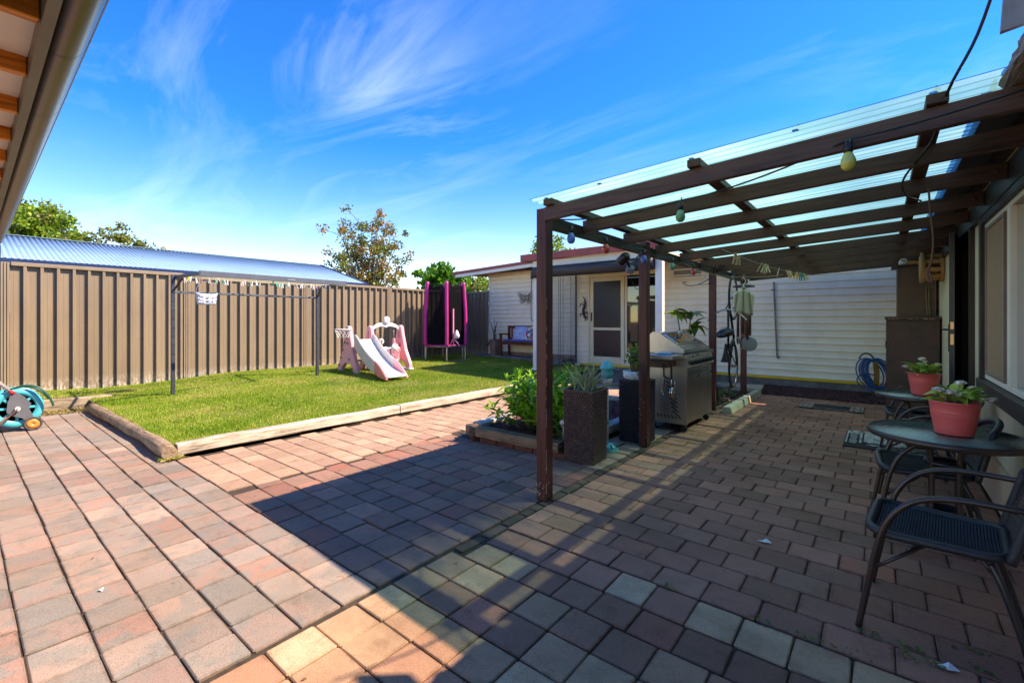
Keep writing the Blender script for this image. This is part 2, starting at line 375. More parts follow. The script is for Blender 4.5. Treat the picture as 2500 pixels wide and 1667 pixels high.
pv_plum = pavermat('plum_paver', [(158, 110, 88), (162, 112, 90), (148, 106, 86), (184, 112, 90)], (152, 112, 88), .4, (104, 74, 56), .45, 1.05)
pv_tan = pavermat('tan_paver', [(208, 162, 124), (218, 178, 142), (190, 140, 106)], (224, 186, 150), .5, (116, 90, 64), .6, .95)
pv_edge = pavermat('edge_brick', [(128, 94, 78), (112, 88, 72), (136, 104, 84)], (104, 92, 72), .4, (84, 76, 52), .6, .9)
yard = []; y = -.80; ph = 0
while y < 3.6:
    ph = R.choice((0, .12, .06, .18)); x1 = -1.985
    x = x1
    first = True
    while x > (-9.15 if y < 1.25 else -3.9):
        l = R.choice((.25, .25, .25, .235, .2)) if not first else R.choice((.25, .14, .2)); first = False
        nl = x-l
        if y > 1.3 and nl < -3.97: l = x+3.97
        if l > .09: yard.append((x-l/2, y+.0985+R.gauss(0, .0012), l-.004, .1935+R.choice((0, -.001, -.004)), pv_mid_warmed if y > 1.3 else pv_yard))
        x -= l
    y += .1965
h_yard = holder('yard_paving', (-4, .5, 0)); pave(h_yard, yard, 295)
path = []; y = 1.366; k = 0
while y < 8.85:
    for i in range(7):
        x = -5.28+.215*i+(.05 if k % 2 else -.03)
        l = .215
        if x+l > -3.97+(2.0 if y > 6.55 else 0): l = -3.97-x
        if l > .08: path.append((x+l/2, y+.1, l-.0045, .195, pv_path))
    if y > 6.75:
        for i in range(9):
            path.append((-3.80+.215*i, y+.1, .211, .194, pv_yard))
    y += .2; k += 1
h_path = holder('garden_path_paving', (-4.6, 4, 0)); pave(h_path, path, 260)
front = []
for i in range(13):
    for j in range(9):
        x = -1.955+.2065*i; y1 = 1.845-.2085*j
        front.append((x+.103, y1-.104, .2015, .2035, R.choice((pv_front, pv_front, pv_front, pv_tan)) if j > 1 else R.choice((pv_front, pv_front, pv_plum))))
for i in range(13):
    x = -1.86+.1985*i; front.append((x+.099, 1.945, .1935, .191, pv_front if i in (0, 1) else pv_plum if x < .25 else pv_tan))
for i in range(13):
    x = -1.875+.1985*i; front.append((x+.099, 2.160, .1935, .219, pv_tan if x > -1.15 and i % 6 != 5 else pv_patio))
h_front = holder('front_paving', (-.8, 1.4, 0)); pave(h_front, front, 290, .002, .006)
patio = []; j = 0; y = 2.282
while y < 9.36:
    x = -1.895-(.12 if j % 2 else 0)+R.uniform(-.01, .01)
    while x < .62:
        a = max(x, -1.895); b = min(x+.243, .625)
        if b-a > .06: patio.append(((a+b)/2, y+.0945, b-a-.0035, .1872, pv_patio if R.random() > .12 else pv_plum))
        x += .243
    y += .1905; j += 1
h_patio = holder('patio_paving', (-.6, 5, 0)); pave(h_patio, patio, 298)
edge = []; y = 1.87
while y < 9.2:
    l = R.choice((.22, .23, .2, .11)); edge.append((-1.937+R.uniform(-.004, .004), y+l/2, .066, l-.012, pv_edge)); y += l
y = 3.70
for _ in range(28):
    for i in range(2): edge.append((-2.085-.215*i, y+.1, .2, .186, R.choice((pv_path, pv_yard, pv_yard)) if i else pv_path))
    y += .196
h_edge = holder('edge_paving', (-2, 5, 0)); pave(h_edge, edge, 150, .004, .015)

# litter blown onto the bricks
mb = MB(); rl = random.Random(31)
for _ in range(420):
    if rl.random() < .45: x = -1.93+abs(rl.gauss(0, .12))*rl.choice((-1, 1)); y = rl.uniform(1.9, 9)
    elif rl.random() < .5: x = .6-abs(rl.gauss(0, .12)); y = rl.uniform(2.6, 8.4)
    else: x = rl.uniform(-6, .4); y = rl.uniform(.3, 6)
    if x < -2.4 and y > 3.5: continue
    a = rl.uniform(0, 6.28); l = rl.uniform(.004, .013); w_ = l*rl.uniform(.2, .5); z = .004; c_, s_ = math.cos(a), math.sin(a)
    mb.add([(x-c_*l, y-s_*l, z), (x-s_*w_, y+c_*w_, z+rl.uniform(0, .006)), (x+c_*l, y+s_*l, z+rl.uniform(0, .008)), (x+s_*w_, y-c_*w_, z)], [(0, 1, 2, 3)])
mb.build('leaf_litter', leafmat('litter', [(70, 50, 34), (120, 92, 58), (150, 130, 96), (90, 64, 44)], .1, .8), kind='stuff', fix=False)
# lawn: soil sheet and blades
def lz(x, y):
    t = min(1, max(0, (-5.45-x)/5.1)); e = min(1, max(0, (y-1.5)/2.2)); z = .115+.15*t*(.22+.78*e*e*(3-2*e))
    if x < -9.62 and y < 1.45: z = .19+.02*math.sin(y*3)
    return z+.012*math.sin(x*1.7+y*.9)+.010*math.sin(y*2.3-x)+max(0, (y-7.5))*.012
m_turf = mat('turf_soil', (82, 92, 40), (118, 106, 60), rough=.95, ns=4, bump=.6, bs=70)
mb = MB(); mb.grid(lambda a, b: (-10.62+5.16*a, 1.335+9.1*b, lz(-10.62+5.16*a, 1.335+9.1*b)-.012), 30, 50)
mb.grid(lambda a, b: (-10.62+.95*a, -1.5+2.92*b, lz(-10.62+.95*a, -1.5+2.92*b)-.012), 6, 12)
struct('lawn', mb, m_turf)
def grass(name, n, boxes, h0, w0, seed):
    g = np.random.default_rng(seed); X = []; Y = []
    ar = np.array([(b[1]-b[0])*(b[3]-b[2]) for b in boxes]); ar[-2:] *= 1.6; ns = (n*ar/ar.sum()).astype(int)
    for b, k in zip(boxes, ns): X.append(g.uniform(b[0], b[1], k)); Y.append(g.uniform(b[2], b[3], k))
    X = np.concatenate(X); Y = np.concatenate(Y); k = len(X)
    Z = np.array([lz(a, b) for a, b in zip(X, Y)])-.012
    patch = .5+.5*np.sin(X*2.1+1.3*np.sin(Y*1.7))*np.sin(Y*1.9+X*.6)
    hgt = h0*g.uniform(.55, 1.25, k)*(.75+.4*patch); ang = g.uniform(0, 2*np.pi, k); lean = g.normal(0, .35, (k, 2))
    for bx_, by_, br_ in ((-7.9, 4.5, .45), (-8.8, 2.3, .2), (-8.95, 4.7, .2), (-7.0, 3.3, .35), (-9.9, 5.3, .55), (-6.6, 2.4, .3), (-6.9, 5.4, .4), (-9.2, 3.2, .4)):
        dd = np.hypot((X-bx_)*1.0, (Y-by_)*.7)/br_; hgt *= np.where(dd < 1, .25+.75*np.clip(dd, 0, 1)**2+.25*g.random(k), 1)
    w = w0*g.uniform(.7, 1.3, k); dx = np.cos(ang)*w; dy = np.sin(ang)*w
    V = np.empty((k, 3, 3), np.float32)
    V[:, 0] = np.stack([X-dx, Y-dy, Z], 1); V[:, 1] = np.stack([X+dx, Y+dy, Z], 1)
    V[:, 2] = np.stack([X+lean[:, 0]*hgt, Y+lean[:, 1]*hgt, Z+hgt], 1)
    me = bpy.data.meshes.new(name); me.vertices.add(3*k); me.vertices.foreach_set('co', V.ravel()); me.loops.add(3*k); me.loops.foreach_set('vertex_index', np.arange(3*k, dtype=np.int32))
    me.polygons.add(k); me.polygons.foreach_set('loop_start', np.arange(0, 3*k, 3, dtype=np.int32)); me.update(); me.validate()
    return me
t = NT('grass_blades'); rr = t.n('ShaderNodeNewGeometry').outputs['Random Per Island']
f = t.math('ADD', t.math('MULTIPLY', rr, .55), t.math('MULTIPLY', t.math('SUBTRACT', t.noise(t.coord('World', (1, .55, 1)), 1.5, 7, .68), .32), 1.45), True)
gc = t.ramp(f, [(0, lin((84, 122, 26))), (.30, lin((120, 158, 40))), (.54, lin((154, 178, 58))), (.74, lin((188, 188, 88))), (.92, lin((212, 192, 126))), (1, lin((190, 160, 110)))])
t.lk(gc, t.b.inputs['Base Color']); t.b.inputs['Roughness'].default_value = .5; t.b.inputs['Specular IOR Level'].default_value = .3
tl = t.n('ShaderNodeBsdfTranslucent'); t.lk(gc, tl.inputs[0]); ms = t.n('ShaderNodeMixShader'); ms.inputs[0].default_value = .35
t.lk(t.b.outputs[0], ms.inputs[1]); t.lk(tl.outputs[0], ms.inputs[2]); t.lk(ms.outputs[0], t.o.inputs[0]); m_grass = t.m
me = grass('lawn_grass', 300000, [(-10.58, -5.49, 1.37, 4.5), (-10.58, -5.49, 1.37, 10.3), (-10.55, -9.66, -1.2, 1.40), (-9.5, -5.45, 1.36, 1.44), (-5.52, -5.46, 1.4, 8.0)], .034, .0045, 3)
me.materials.append(m_grass); o = bpy.data.objects.new('lawn_grass', me); COL.objects.link(o); o['kind'] = 'stuff'
# dead thatch between the hose reel and the sleeper
def straw(name, n, x0, x1, y0, y1, z, m, L=.05):
    mb = MB()
    for _ in range(n):
        x = R.uniform(x0, x1); y = R.uniform(y0, y1); a = R.uniform(0, 6.28); l = L*R.uniform(.4, 1.2); w = .003
        mb.add([(x, y, z), (x+math.cos(a)*l, y+math.sin(a)*l, z+R.uniform(0, .03)), (x+math.cos(a)*l-math.sin(a)*w*2, y+math.sin(a)*l+math.cos(a)*w*2, z+R.uniform(0, .03)), (x-math.sin(a)*w*2, y+math.cos(a)*w*2, z+.004)], [(0, 1, 2, 3)])
    return mb.build(name, m, kind='stuff', fix=False)
m_straw = leafmat('dead_thatch', [(150, 124, 78), (190, 164, 108), (120, 98, 58), (140, 140, 70)], .15, .7)
straw('dead_thatch', 1600, -9.55, -9.1, .2, 1.4, .005, m_straw); straw('dead_grass_tuft', 160, -5.42, -5.28, 1.26, 1.4, .01, leafmat('tuft', [(120, 130, 50), (180, 160, 90)], .2, .6), .06)

# gravel strip by the cabin and red bark in the garden bed
def stones(name, n, x0, x1, y0, y1, z, s, m, flat=.7, keep=None, hump=0):
    mb = MB()
    for _ in range(n):
        x = R.uniform(x0, x1); y = R.uniform(y0, y1)
        if keep and not keep(x, y): continue
        a, b, c = (s*R.uniform(.6, 1.3) for _ in range(3)); c *= flat
        rot = Euler((R.uniform(-.6, .6), R.uniform(-.6, .6), R.uniform(0, 6.3))).to_matrix(); zz = z+R.uniform(0, s*.6)+hump*math.sin((y-y0)/(y1-y0)*math.pi)
        vs = [Vector((x, y, zz))+rot @ Vector(q) for q in ((a, 0, 0), (0, b, 0), (-a, .2*b, 0), (0, -b, .2*c), (.2*a, 0, c), (0, 0, -c))]
        mb.add(vs, [(0, 1, 4), (1, 2, 4), (2, 3, 4), (3, 0, 4), (1, 0, 5), (2, 1, 5), (3, 2, 5), (0, 3, 5)])
    return mb.build(name, m, kind='stuff', fix=False)
m_grav = mat('red_gravel', (92, 52, 50), (66, 40, 40), rough=.9, isl=.45, ns=20)
mb = MB(); mb.box(-1.95, .62, 9.36, 10.62, -.05, .0); struct('gravel_bed', mb, mat('gravel_soil', (60, 38, 36), (40, 28, 26), rough=.95))
stones('red_gravel', 5200, -1.85, .6, 9.33, 10.6, .004, .026, m_grav, hump=.03)
# weeds in the patio joints
mb = MB()
for (cx, cy, n, sp) in ((-.28, 2.29, 40, .12), (.06, 2.48, 34, .10), (.12, 2.42, 30, .08), (.28, 2.62, 16, .04), (-.83, 2.29, 14, .03), (.52, 4.45, 22, .06), (-1.15, 3.5, 10, .03), (-1.4, 3.25, 10, .03), (.3, 2.5, 14, .03)):
    for _ in range(n):
        x = cx+R.gauss(0, sp); y = cy+R.gauss(0, .012); a = R.uniform(0, 6.28); l = R.uniform(.006, .014); w = l*.5; z = R.uniform(.001, .012)
        mb.add([(x, y, z), (x+math.cos(a)*l-math.sin(a)*w, y+math.sin(a)*l+math.cos(a)*w, z+.004), (x+math.cos(a)*l*2, y+math.sin(a)*l*2, z+.002), (x+math.cos(a)*l+math.sin(a)*w, y+math.sin(a)*l-math.cos(a)*w, z+.004)], [(0, 1, 2, 3)])
mb.build('joint_weeds', leafmat('weed', [(70, 96, 40), (110, 140, 56), (90, 104, 70)], .2), kind='stuff', fix=False)

# ------------------------------------------------------------------ timber edging
w_grey = wood('weathered_sleeper', (206, 190, 168), (128, 108, 86), 'y', ns=3.0, dirt=.25, bump=.6)
w_greyx = wood('weathered_sleeper_x', (176, 160, 140), (98, 80, 62), 'x', ns=3.0, dirt=.55, bump=.6)
w_log = wood('log_bark', (158, 134, 108), (96, 76, 60), 'x', ns=4, dirt=.45, bump=.8)
def sleeper(name, label, p0, p1, w, h, m, b=.012, group='timber garden edging'):
    mb = MB(); P0 = Vector(p0); P1 = Vector(p1); n = 8
    d = (P1-P0); x = d.normalized(); yv = Vector((0, 0, 1)).cross(x).normalized(); rings = []
    prof = [(-w/2, b), (-w/2+b*.6, 0), (w/2-b*.6, 0), (w/2, b), (w/2, h-b), (w/2-b, h), (-w/2+b, h), (-w/2, h-b)]
    vs = []
    for i in range(n+1):
        c = P0+d*i/n; jx = R.gauss(0, .004); jz = R.gauss(0, .003)
        vs += [c+yv*(q[0]+jx+R.gauss(0, .0015))+Vector((0, 0, q[1]+(jz+R.gauss(0, .0015) if q[1] > b else 0))) for q in prof]
    k = len(prof)
    fs = [(i*k+j, i*k+(j+1) % k, (i+1)*k+(j+1) % k, (i+1)*k+j) for i in range(n) for j in range(k)]+[tuple(range(k))[::-1], tuple(range(n*k, n*k+k))]
    mb.add(vs, fs); return solo(name, mb, m, label, 'timber edging', group)
sleeper('timber_sleeper', 'pale weathered timber sleeper edging the near half of the lawn beside the tan path', (-5.42, 1.40, .02), (-5.38, 4.02, .02), .115, .112, w_grey)
sleeper('timber_sleeper', 'pale weathered timber sleeper edging the far half of the lawn, ending behind the shrub', (-5.385, 4.04, .02), (-5.40, 8.2, .02), .115, .11, w_grey)
sleeper('timber_sleeper', 'cracked grey timber sleeper lying behind the hose reel at the end of the brick paving', (-9.66, -.6, .0), (-9.58, 1.62, .0), .13, .17, wood('old_sleeper', (176, 156, 128), (104, 84, 62), 'y', ns=3, dirt=.35, bump=.7))
mb = MB(); pts = []; rs = []
for i in range(15):
    q = i/14; pts.append((-5.33-3.72*q, 1.325+.02*math.sin(q*5), .068+.004*math.sin(q*11))); rs.append(.068+.005*math.sin(q*17)+R.uniform(-.004, .004))
mb.tube(pts, rs, 14); solo('edging_log', mb, w_log, 'round barked log laid as lawn edging along the brick paving', 'log', 'timber garden edging')
# ------------------------------------------------------------------ sheet metal fence
def fencemat():
    t = NT('fence_steel'); w = t.coord('World'); sx = t.n('ShaderNodeSeparateXYZ'); t.lk(w, sx.inputs[0])
    n = t.noise(t.coord('World', (1, 3, .5)), 3, 6, .6)
    col = t.ramp(n, [(.3, lin((138, 119, 97))), (.7, lin((151, 131, 106)))])
    sp = t.noise(t.coord('World', (8, 8, 3)), 4, 6, .7)
    low = t.math('SUBTRACT', 1, t.math('DIVIDE', t.math('SUBTRACT', sx.outputs[2], .14), .28), True)
    k = t.math('MULTIPLY', t.math('MULTIPLY', low, 1.4), t.ramp(sp, [(.44, (0, 0, 0, 1)), (.6, (1, 1, 1, 1))]), True)
    col = t.mix(t.math('MULTIPLY', k, .75), col, lin((214, 206, 192)))
    hv = t.n('ShaderNodeHueSaturation'); t.lk(col, hv.inputs['Color']); mv = t.n('ShaderNodeMath', operation='MULTIPLY_ADD'); t.lk(t.n('ShaderNodeObjectInfo').outputs['Random'], mv.inputs[0]); mv.inputs[1].default_value = .16; mv.inputs[2].default_value = .92; t.lk(mv.outputs[0], hv.inputs['Value'])
    t.lk(hv.outputs[0], t.b.inputs['Base Color']); t.b.inputs['Roughness'].default_value = .5; t.b.inputs['Specular IOR Level'].default_value = .35
    return t.m
m_fence = fencemat()
fen = thing('steel_fence', 'long tan ribbed sheet steel fence standing behind the lawn and clothesline', 'fence', (-10.6, 0, 0))
def rib_profile(w, n):
    p = w/n; F = []
    for i in range(n):
        a = i*p
        F += [(a, 0), (a+.036*p/.19, .0), (a+.04*p/.19, .003), (a+.046*p/.19, 0), (a+.09*p/.19, 0), (a+.094*p/.19, .003), (a+.1*p/.19, 0), (a+.136*p/.19, 0), (a+.141*p/.19, .052), (a+.176*p/.19, .052), (a+.188*p/.19, .003)]
    F.append((w, 0)); return F
def fence_sheet(o, ax, nrm, w, z0, z1, n):
    F = rib_profile(w, n); vs = []; fs = []; m = len(F)
    for z in (z0, z1):
        for q in F: vs.append(Vector(o)+ax*q[0]+nrm*q[1]+Vector((0, 0, z)))
    for z in (z0, z1):
        for q in F: vs.append(Vector(o)+ax*q[0]+nrm*(q[1]-.003)+Vector((0, 0, z)))
    for i in range(m-1): fs += [(i, i+1, m+i+1, m+i), (2*m+i+1, 2*m+i, 3*m+i, 3*m+i+1), (m+i, m+i+1, 3*m+i+1, 3*m+i)]
    return MB().add(vs, fs)
posts = [-1.86, .52, 2.90, 5.28, 7.66, 10.04]
AX = Vector((0, 1, 0)); NX = Vector((1, 0, 0))
for i in range(len(posts)):
    y0 = posts[i]; y1 = posts[i+1] if i+1 < len(posts) else 10.56
    k = 3 if y1-y0 > 1 else 1; w = (y1-y0-.11)/k
    for j in range(k): fence_sheet((-10.6-.004*(j % 2), y0+.055+w*j, 0), AX, NX, w, .12, 2.21, max(2, round(w/.19))).build('fence_sheet', m_fence, fen, fix=False)
    MB().box(-10.635, -10.542, y0+.06, y1-.06, 2.2, 2.262, .006).build('top_rail', m_fence, fen)
    q = MB()
    for d in (-.046, -.012, .022): q.box(-10.62, -10.553, y0+d, y0+d+.024, .08, 2.25)
    q.box(-10.63, -10.575, y0-.052, y0+.05, .08, 2.255); q.build('fence_post', m_fence, fen)
fen2 = thing('steel_fence', 'short shaded run of ribbed steel fence between the trampoline and the white cabin', 'fence', (-10.1, 10.6, 0))
fence_sheet((-10.56, 10.6, 0), Vector((1, 0, 0)), Vector((0, -1, 0)), .5, .1, 2.21, 3).build('fence_sheet', m_fence, fen2, fix=False)
fence_sheet((-10.06, 10.596, 0), Vector((1, 0, 0)), Vector((0, -1, 0)), .5, .1, 2.21, 3).build('fence_sheet', m_fence, fen2, fix=False)
MB().box(-10.56, -9.56, 10.556, 10.635, 2.2, 2.262, .006).build('top_rail', m_fence, fen2)
MB().box(-10.64, -10.58, 10.55, 10.63, .05, 2.27, .005).build('fence_post', m_fence, fen2)

# ------------------------------------------------------------------ neighbour's shed beyond the fence
m_blue = mat('blue_steel', (128, 160, 182), (120, 152, 176), rough=.5, ns=2, metal=0, spec=.6)
m_navy = mat('navy_steel', (44, 66, 104), (38, 58, 94), rough=.35, ns=2, spec=.6)
shed = thing('shed', 'low neighbouring shed with blue corrugated steel roof beyond the tan fence', 'shed', (-12.4, 3, 0))
E0 = (-11.15, 2.37); E1 = (-13.62, 3.05)
def corr_sheet(y0, y1, a, b, amp, pitch, thick=.002, lift=0, single=False):
    n = max(6, int((y1-y0)/pitch*6)); vs = []; fs = []
    for k, (x, z) in enumerate((a, b)):
        for i in range(n+1):
            y = y0+(y1-y0)*i/n; vs.append((x, y, z+lift+amp*math.sin(2*math.pi*y/pitch)))
    m = n+1; fs = [(i, i+1, m+i+1, m+i) for i in range(n)]
    o = len(vs)
    if not single: vs += [(x, y, z-thick) for x, y, z in vs]; fs += [(o+i+1, o+i, o+m+i, o+m+i+1) for i in range(n)]+[(i+1, i, o+i, o+i+1) for i in range(n)]+[(m+i, m+i+1, o+m+i+1, o+m+i) for i in range(n)]
    mb = MB(); mb.add(vs, fs, True); return mb
y = -2.0; i = 0
while y < 7.2:
    y1 = min(y+.77, 7.25); corr_sheet(y, y1, E0, E1, .010, .0765, lift=.0015*(i % 2)).build('roof_sheet', m_blue, shed, fix=False); y += .762; i += 1
mb = MB(); mb.bar((-13.62, -2.0, 3.065), (-13.62, 7.27, 3.065), .10, .012, .004); mb.build('ridge_cap', m_blue, shed)
mb = MB(); mb.prism([(-11.14, 2.26), (-11.03, 2.26), (-11.02, 2.355), (-11.035, 2.36), (-11.14, 2.35)], -2.0, 7.28, 'y'); mb.build('gutter', m_navy, shed)
mb = MB(); mb.prism([(-11.12, 2.26), (-11.12, 2.39), (-13.62, 3.09), (-16.1, 2.40), (-16.1, 2.28), (-13.62, 2.95)], 7.255, 7.285, 'y'); mb.build('barge_board', m_navy, shed)
mb = MB(); mb.prism([(-11.2, 0), (-11.2, 2.30), (-13.62, 2.97), (-16, 2.3), (-16, 0)], -1.9, 7.15, 'y'); mb.build('wall', mat('shed_wall', (150, 150, 146), rough=.6), shed)
q = corr_sheet(-2.0, 7.25, (-16.1, 2.37), E1, .010, .0765); q.build('roof_sheet', m_blue, shed, fix=False)
mb = MB()
for k in range(12):
    for q in (.06, .5, .93):
        mb.obox((E0[0]+(E1[0]-E0[0])*q, .2+k*.6, E0[1]+(E1[1]-E0[1])*q+.014), (.014, .014, .01), .003)
mb.build('roof_screw', m_navy, shed, kind='stuff')

# ------------------------------------------------------------------ carport eave at upper left
m_gut = mat('bronze_gutter', (104, 90, 78), (92, 80, 70), rough=.3, ns=3, metal=.75, spec=.6, st=(.3, 6, 6))
m_fas = mat('fascia_metal', (118, 112, 98), (104, 98, 86), rough=.45, metal=.3, ns=5)
m_pine = wood('orange_pine', (238, 146, 58), (206, 112, 36), 'y', ns=3, rough=.45, bump=.15)
m_lin = mat('eave_lining', (252, 232, 212), (248, 224, 204), rough=.8, ns=3, dirt=.08)
car = thing('carport', 'carport eave with bronze gutter, white lining and orange pine rafters at the upper left', 'carport', (-5, 0, 0))
def gy(x): return .335+.015*(-2.07-x)
for a, b in ((-1.0, -2.42), (-2.425, -3.20), (-3.205, -4.3), (-4.305, -5.6), (-5.605, -7.2), (-7.205, -9.2)):
    prof = [(-.112, .09), (-.112, -.004), (-.085, -.010), (-.062, -.008), (-.042, .002), (-.026, .018), (-.014, .038), (-.006, .062), (-.003, .080), (.004, .084), (.008, .092), (.004, .100), (-.006, .098), (-.010, .084), (-.014, .062), (-.024, .034), (-.040, .014), (-.064, .002), (-.104, .002), (-.104, .09)]
    vs = [(x, gy(x)+q[0], 2.36+q[1]) for x in (a, b) for q in prof]; n = len(prof)
    mb = MB(); mb.add(vs, [(i, (i+1) % n, n+(i+1) % n, n+i) for i in range(n)], False)
    for j in range(len(mb.s)): mb.s[j] = (1 <= j <= 7) or (13 <= j <= 17)
    mb.build('gutter', m_gut, car)
mb = MB(); mb.prism([(-1.0, gy(-1)-.115), (-9.2, gy(-9.2)-.115), (-9.2, gy(-9.2)-.147), (-1.0, gy(-1)-.147)], 2.345, 2.52, 'z'); mb.build('fascia', m_fas, car)
for k in range(-2, 13):
    x = -2.23-.535*k; mb = MB(); mb.box(x-.022, x+.022, -1.6, gy(x)-.149, 2.365, 2.45, .004); mb.build('rafter', m_pine, car)
    if k > 0 or k < -1:
        mb = MB(); mb.box(x+.024, x+.511, -1.6, gy(x)-.149, 2.435, 2.447); mb.build('lining_panel', m_lin, car)
mb = MB(); mb.prism([(-1.62, 2.56), (gy(-1)-.10, 2.452), (gy(-1)-.10, 2.462), (-1.62, 2.575)], -9.3, -.9, 'x'); mb.build('roof_sheet', m_gut, car)
mb = MB(); mb.box(-9.12, -9.05, gy(-9)-.10, gy(-9)-.03, .1, 2.35, .008); mb.build('downpipe', mat('navy_pipe', (40, 48, 62), rough=.4), car)
mb = MB(); mb.box(-9.2, -9.0, -1.6, gy(-9)-.2, 0, 2.34); mb.build('end_wall', mat('carport_wall', (150, 130, 104), rough=.6), car)

# ------------------------------------------------------------------ white weatherboard cabin
m_board = mat('white_board', (254, 240, 210), (250, 234, 202), rough=.55, ns=4, dirt=.1)
m_trim = mat('cream_trim', (244, 226, 190), (236, 216, 178), rough=.5, ns=3)
m_white = mat('white_paint', (244, 238, 226), (236, 228, 214), rough=.5, ns=4, dirt=.08)
m_red = mat('red_roof', (168, 54, 52), (148, 46, 46), rough=.4, ns=4)
m_conc = mat('concrete', (136, 130, 122), (104, 98, 92), rough=.9, ns=5, bump=.4, bs=60, dirt=.4)
m_dark = mat('dark_screen', (34, 31, 34), (26, 24, 28), rough=.35, ns=30)
m_glassd = mat('window_glass', (22, 27, 28), (18, 22, 22), rough=.03, ns=2, spec=.9, coat=.6)
cab = thing('cabin', 'white weatherboard cabin with red roof edge, porch and dark screen door', 'building', (-5, 10.7, 0))
Y0 = 10.66
def boards(x0, x1, z0, z1, p, y=Y0):
    z = z0
    while z < z1-.02:
        h = min(p, z1-z); mb = MB()
        mb.prism([(y, z+.001), (y, z+h), (y-.006, z+h), (y-.016, z+.05), (y-.034, z+.014), (y-.034, z+.008), (y-.004, z+.012)], x0, x1, 'x'); mb.build('board', m_board, cab); z += p
boards(-9.55, -6.0, .40, 2.80, .127); boards(-6.0, -4.1, 2.50, 2.80, .127); boards(-4.1, 1.6, .205, 2.88, .1345)
mb = MB(); mb.box(-9.55, 1.6, Y0, 14.5, .0, 2.80); mb.build('wall', m_board, cab)
mb = MB(); mb.box(-9.58, -9.5, Y0-.04, Y0+.06, .25, 2.8, .006); mb.build('corner_board', m_white, cab)
mb = MB(); mb.box(-9.56, -6.45, Y0-.03, Y0-.002, .1, .398, .004); mb.build('base_wall', mat('base_brick', (176, 138, 116), (140, 104, 86), rough=.85, ns=12, bump=.4), cab)
mb = MB(); mb.box(-6.3, 1.6, Y0-.034, Y0-.001, .155, .204, .003); mb.build('yellow_strip', mat('yellow_paint', (246, 198, 26), (236, 184, 20), rough=.5), cab)
mb = MB(); mb.box(-6.3, 1.6, Y0-.012, Y0-.0005, -.06, .163); mb.build('foundation', m_conc, cab)
mb = MB(); mb.box(-9.7, -6.52, 10.08, Y0-.032, .0, .31, .01); mb.build('ledge', m_conc, cab)
mb = MB(); mb.box(-6.5, -3.3, 8.6, Y0-.03, -.05, .075, .01); mb.build('porch_slab', mat('porch_concrete', (120, 114, 108), (96, 92, 90), rough=.85, ns=4, dirt=.3), cab)
# roofs: left skillion with overhang, porch roof, main roof
def slab(pts, th): # pts: 4 corners anticlockwise from above
    mb = MB(); v = [Vector(p) for p in pts]; mb.add(v+[p-Vector((0, 0, th)) for p in v], [(0, 1, 2, 3), (7, 6, 5, 4), (0, 4, 5, 1), (1, 5, 6, 2), (2, 6, 7, 3), (3, 7, 4, 0)]); return mb
slab([(-10.62, 10.08, 2.86), (-6.5, 10.08, 3.03), (-6.5, 14.6, 3.2), (-10.62, 14.6, 3.03)], .05).build('roof', m_red, cab)
mb = MB(); mb.bar((-10.63, 10.06, 2.83), (-6.5, 10.06, 2.995), .025, .085, .004); mb.build('fascia', m_red, cab)
mb = MB(); mb.bar((-10.5, 10.09, 2.74), (-6.5, 10.09, 2.905), .03, .095, .004); mb.build('fascia', m_white, cab)
mb = MB(); mb.bar((-10.62, 10.06, 2.83), (-10.62, 14.6, 2.99), .025, .085, .004); mb.build('barge_board', m_red, cab)
slab([(-6.7, 8.62, 2.90), (-3.25, 8.62, 2.90), (-3.25, 10.7, 3.03), (-6.7, 10.7, 3.03)], .025).build('porch_roof', m_red, cab)
mb = MB(); mb.box(-6.72, -3.2, 8.58, 8.65, 2.75, 2.905, .006); mb.box(-6.72, -6.66, 8.65, 10.0, 2.75, 2.903, .006); mb.build('porch_fascia', m_red, cab)
mb = MB(); mb.box(-6.46, -3.3, 8.73, 8.78, 2.60, 2.748, .004); mb.box(-6.46, -6.41, 8.78, Y0-.03, 2.60, 2.748, .004); mb.build('porch_beam', m_white, cab)
mb = MB(); mb.box(-6.44, -3.32, 8.80, Y0-.03, 2.70, 2.72); mb.build('porch_ceiling', m_trim, cab)
slab([(-3.22, 9.98, 2.92), (1.7, 9.98, 2.92), (1.7, 14.6, 3.25), (-3.22, 14.6, 3.25)], .05).build('roof', m_red, cab)
mb = MB(); mb.box(-3.2, 1.7, 9.95, 9.98, 2.78, 2.93, .004); mb.build('fascia', m_white, cab)
mb = MB(); mb.box(-3.2, 1.7, 9.985, Y0-.03, 2.80, 2.82); mb.build('soffit', m_trim, cab)
mb = MB(); mb.box(-6.46, -6.36, 8.74, 8.84, .07, 2.60, .006); mb.obox((-6.41, 8.79, .13), (.17, .17, .12), .02); mb.build('porch_post', m_white, cab)
mb = MB(); mb.box(-3.46, -3.32, 8.72, 8.86, .07, 2.60, .008); mb.build('porch_post', m_white, cab)
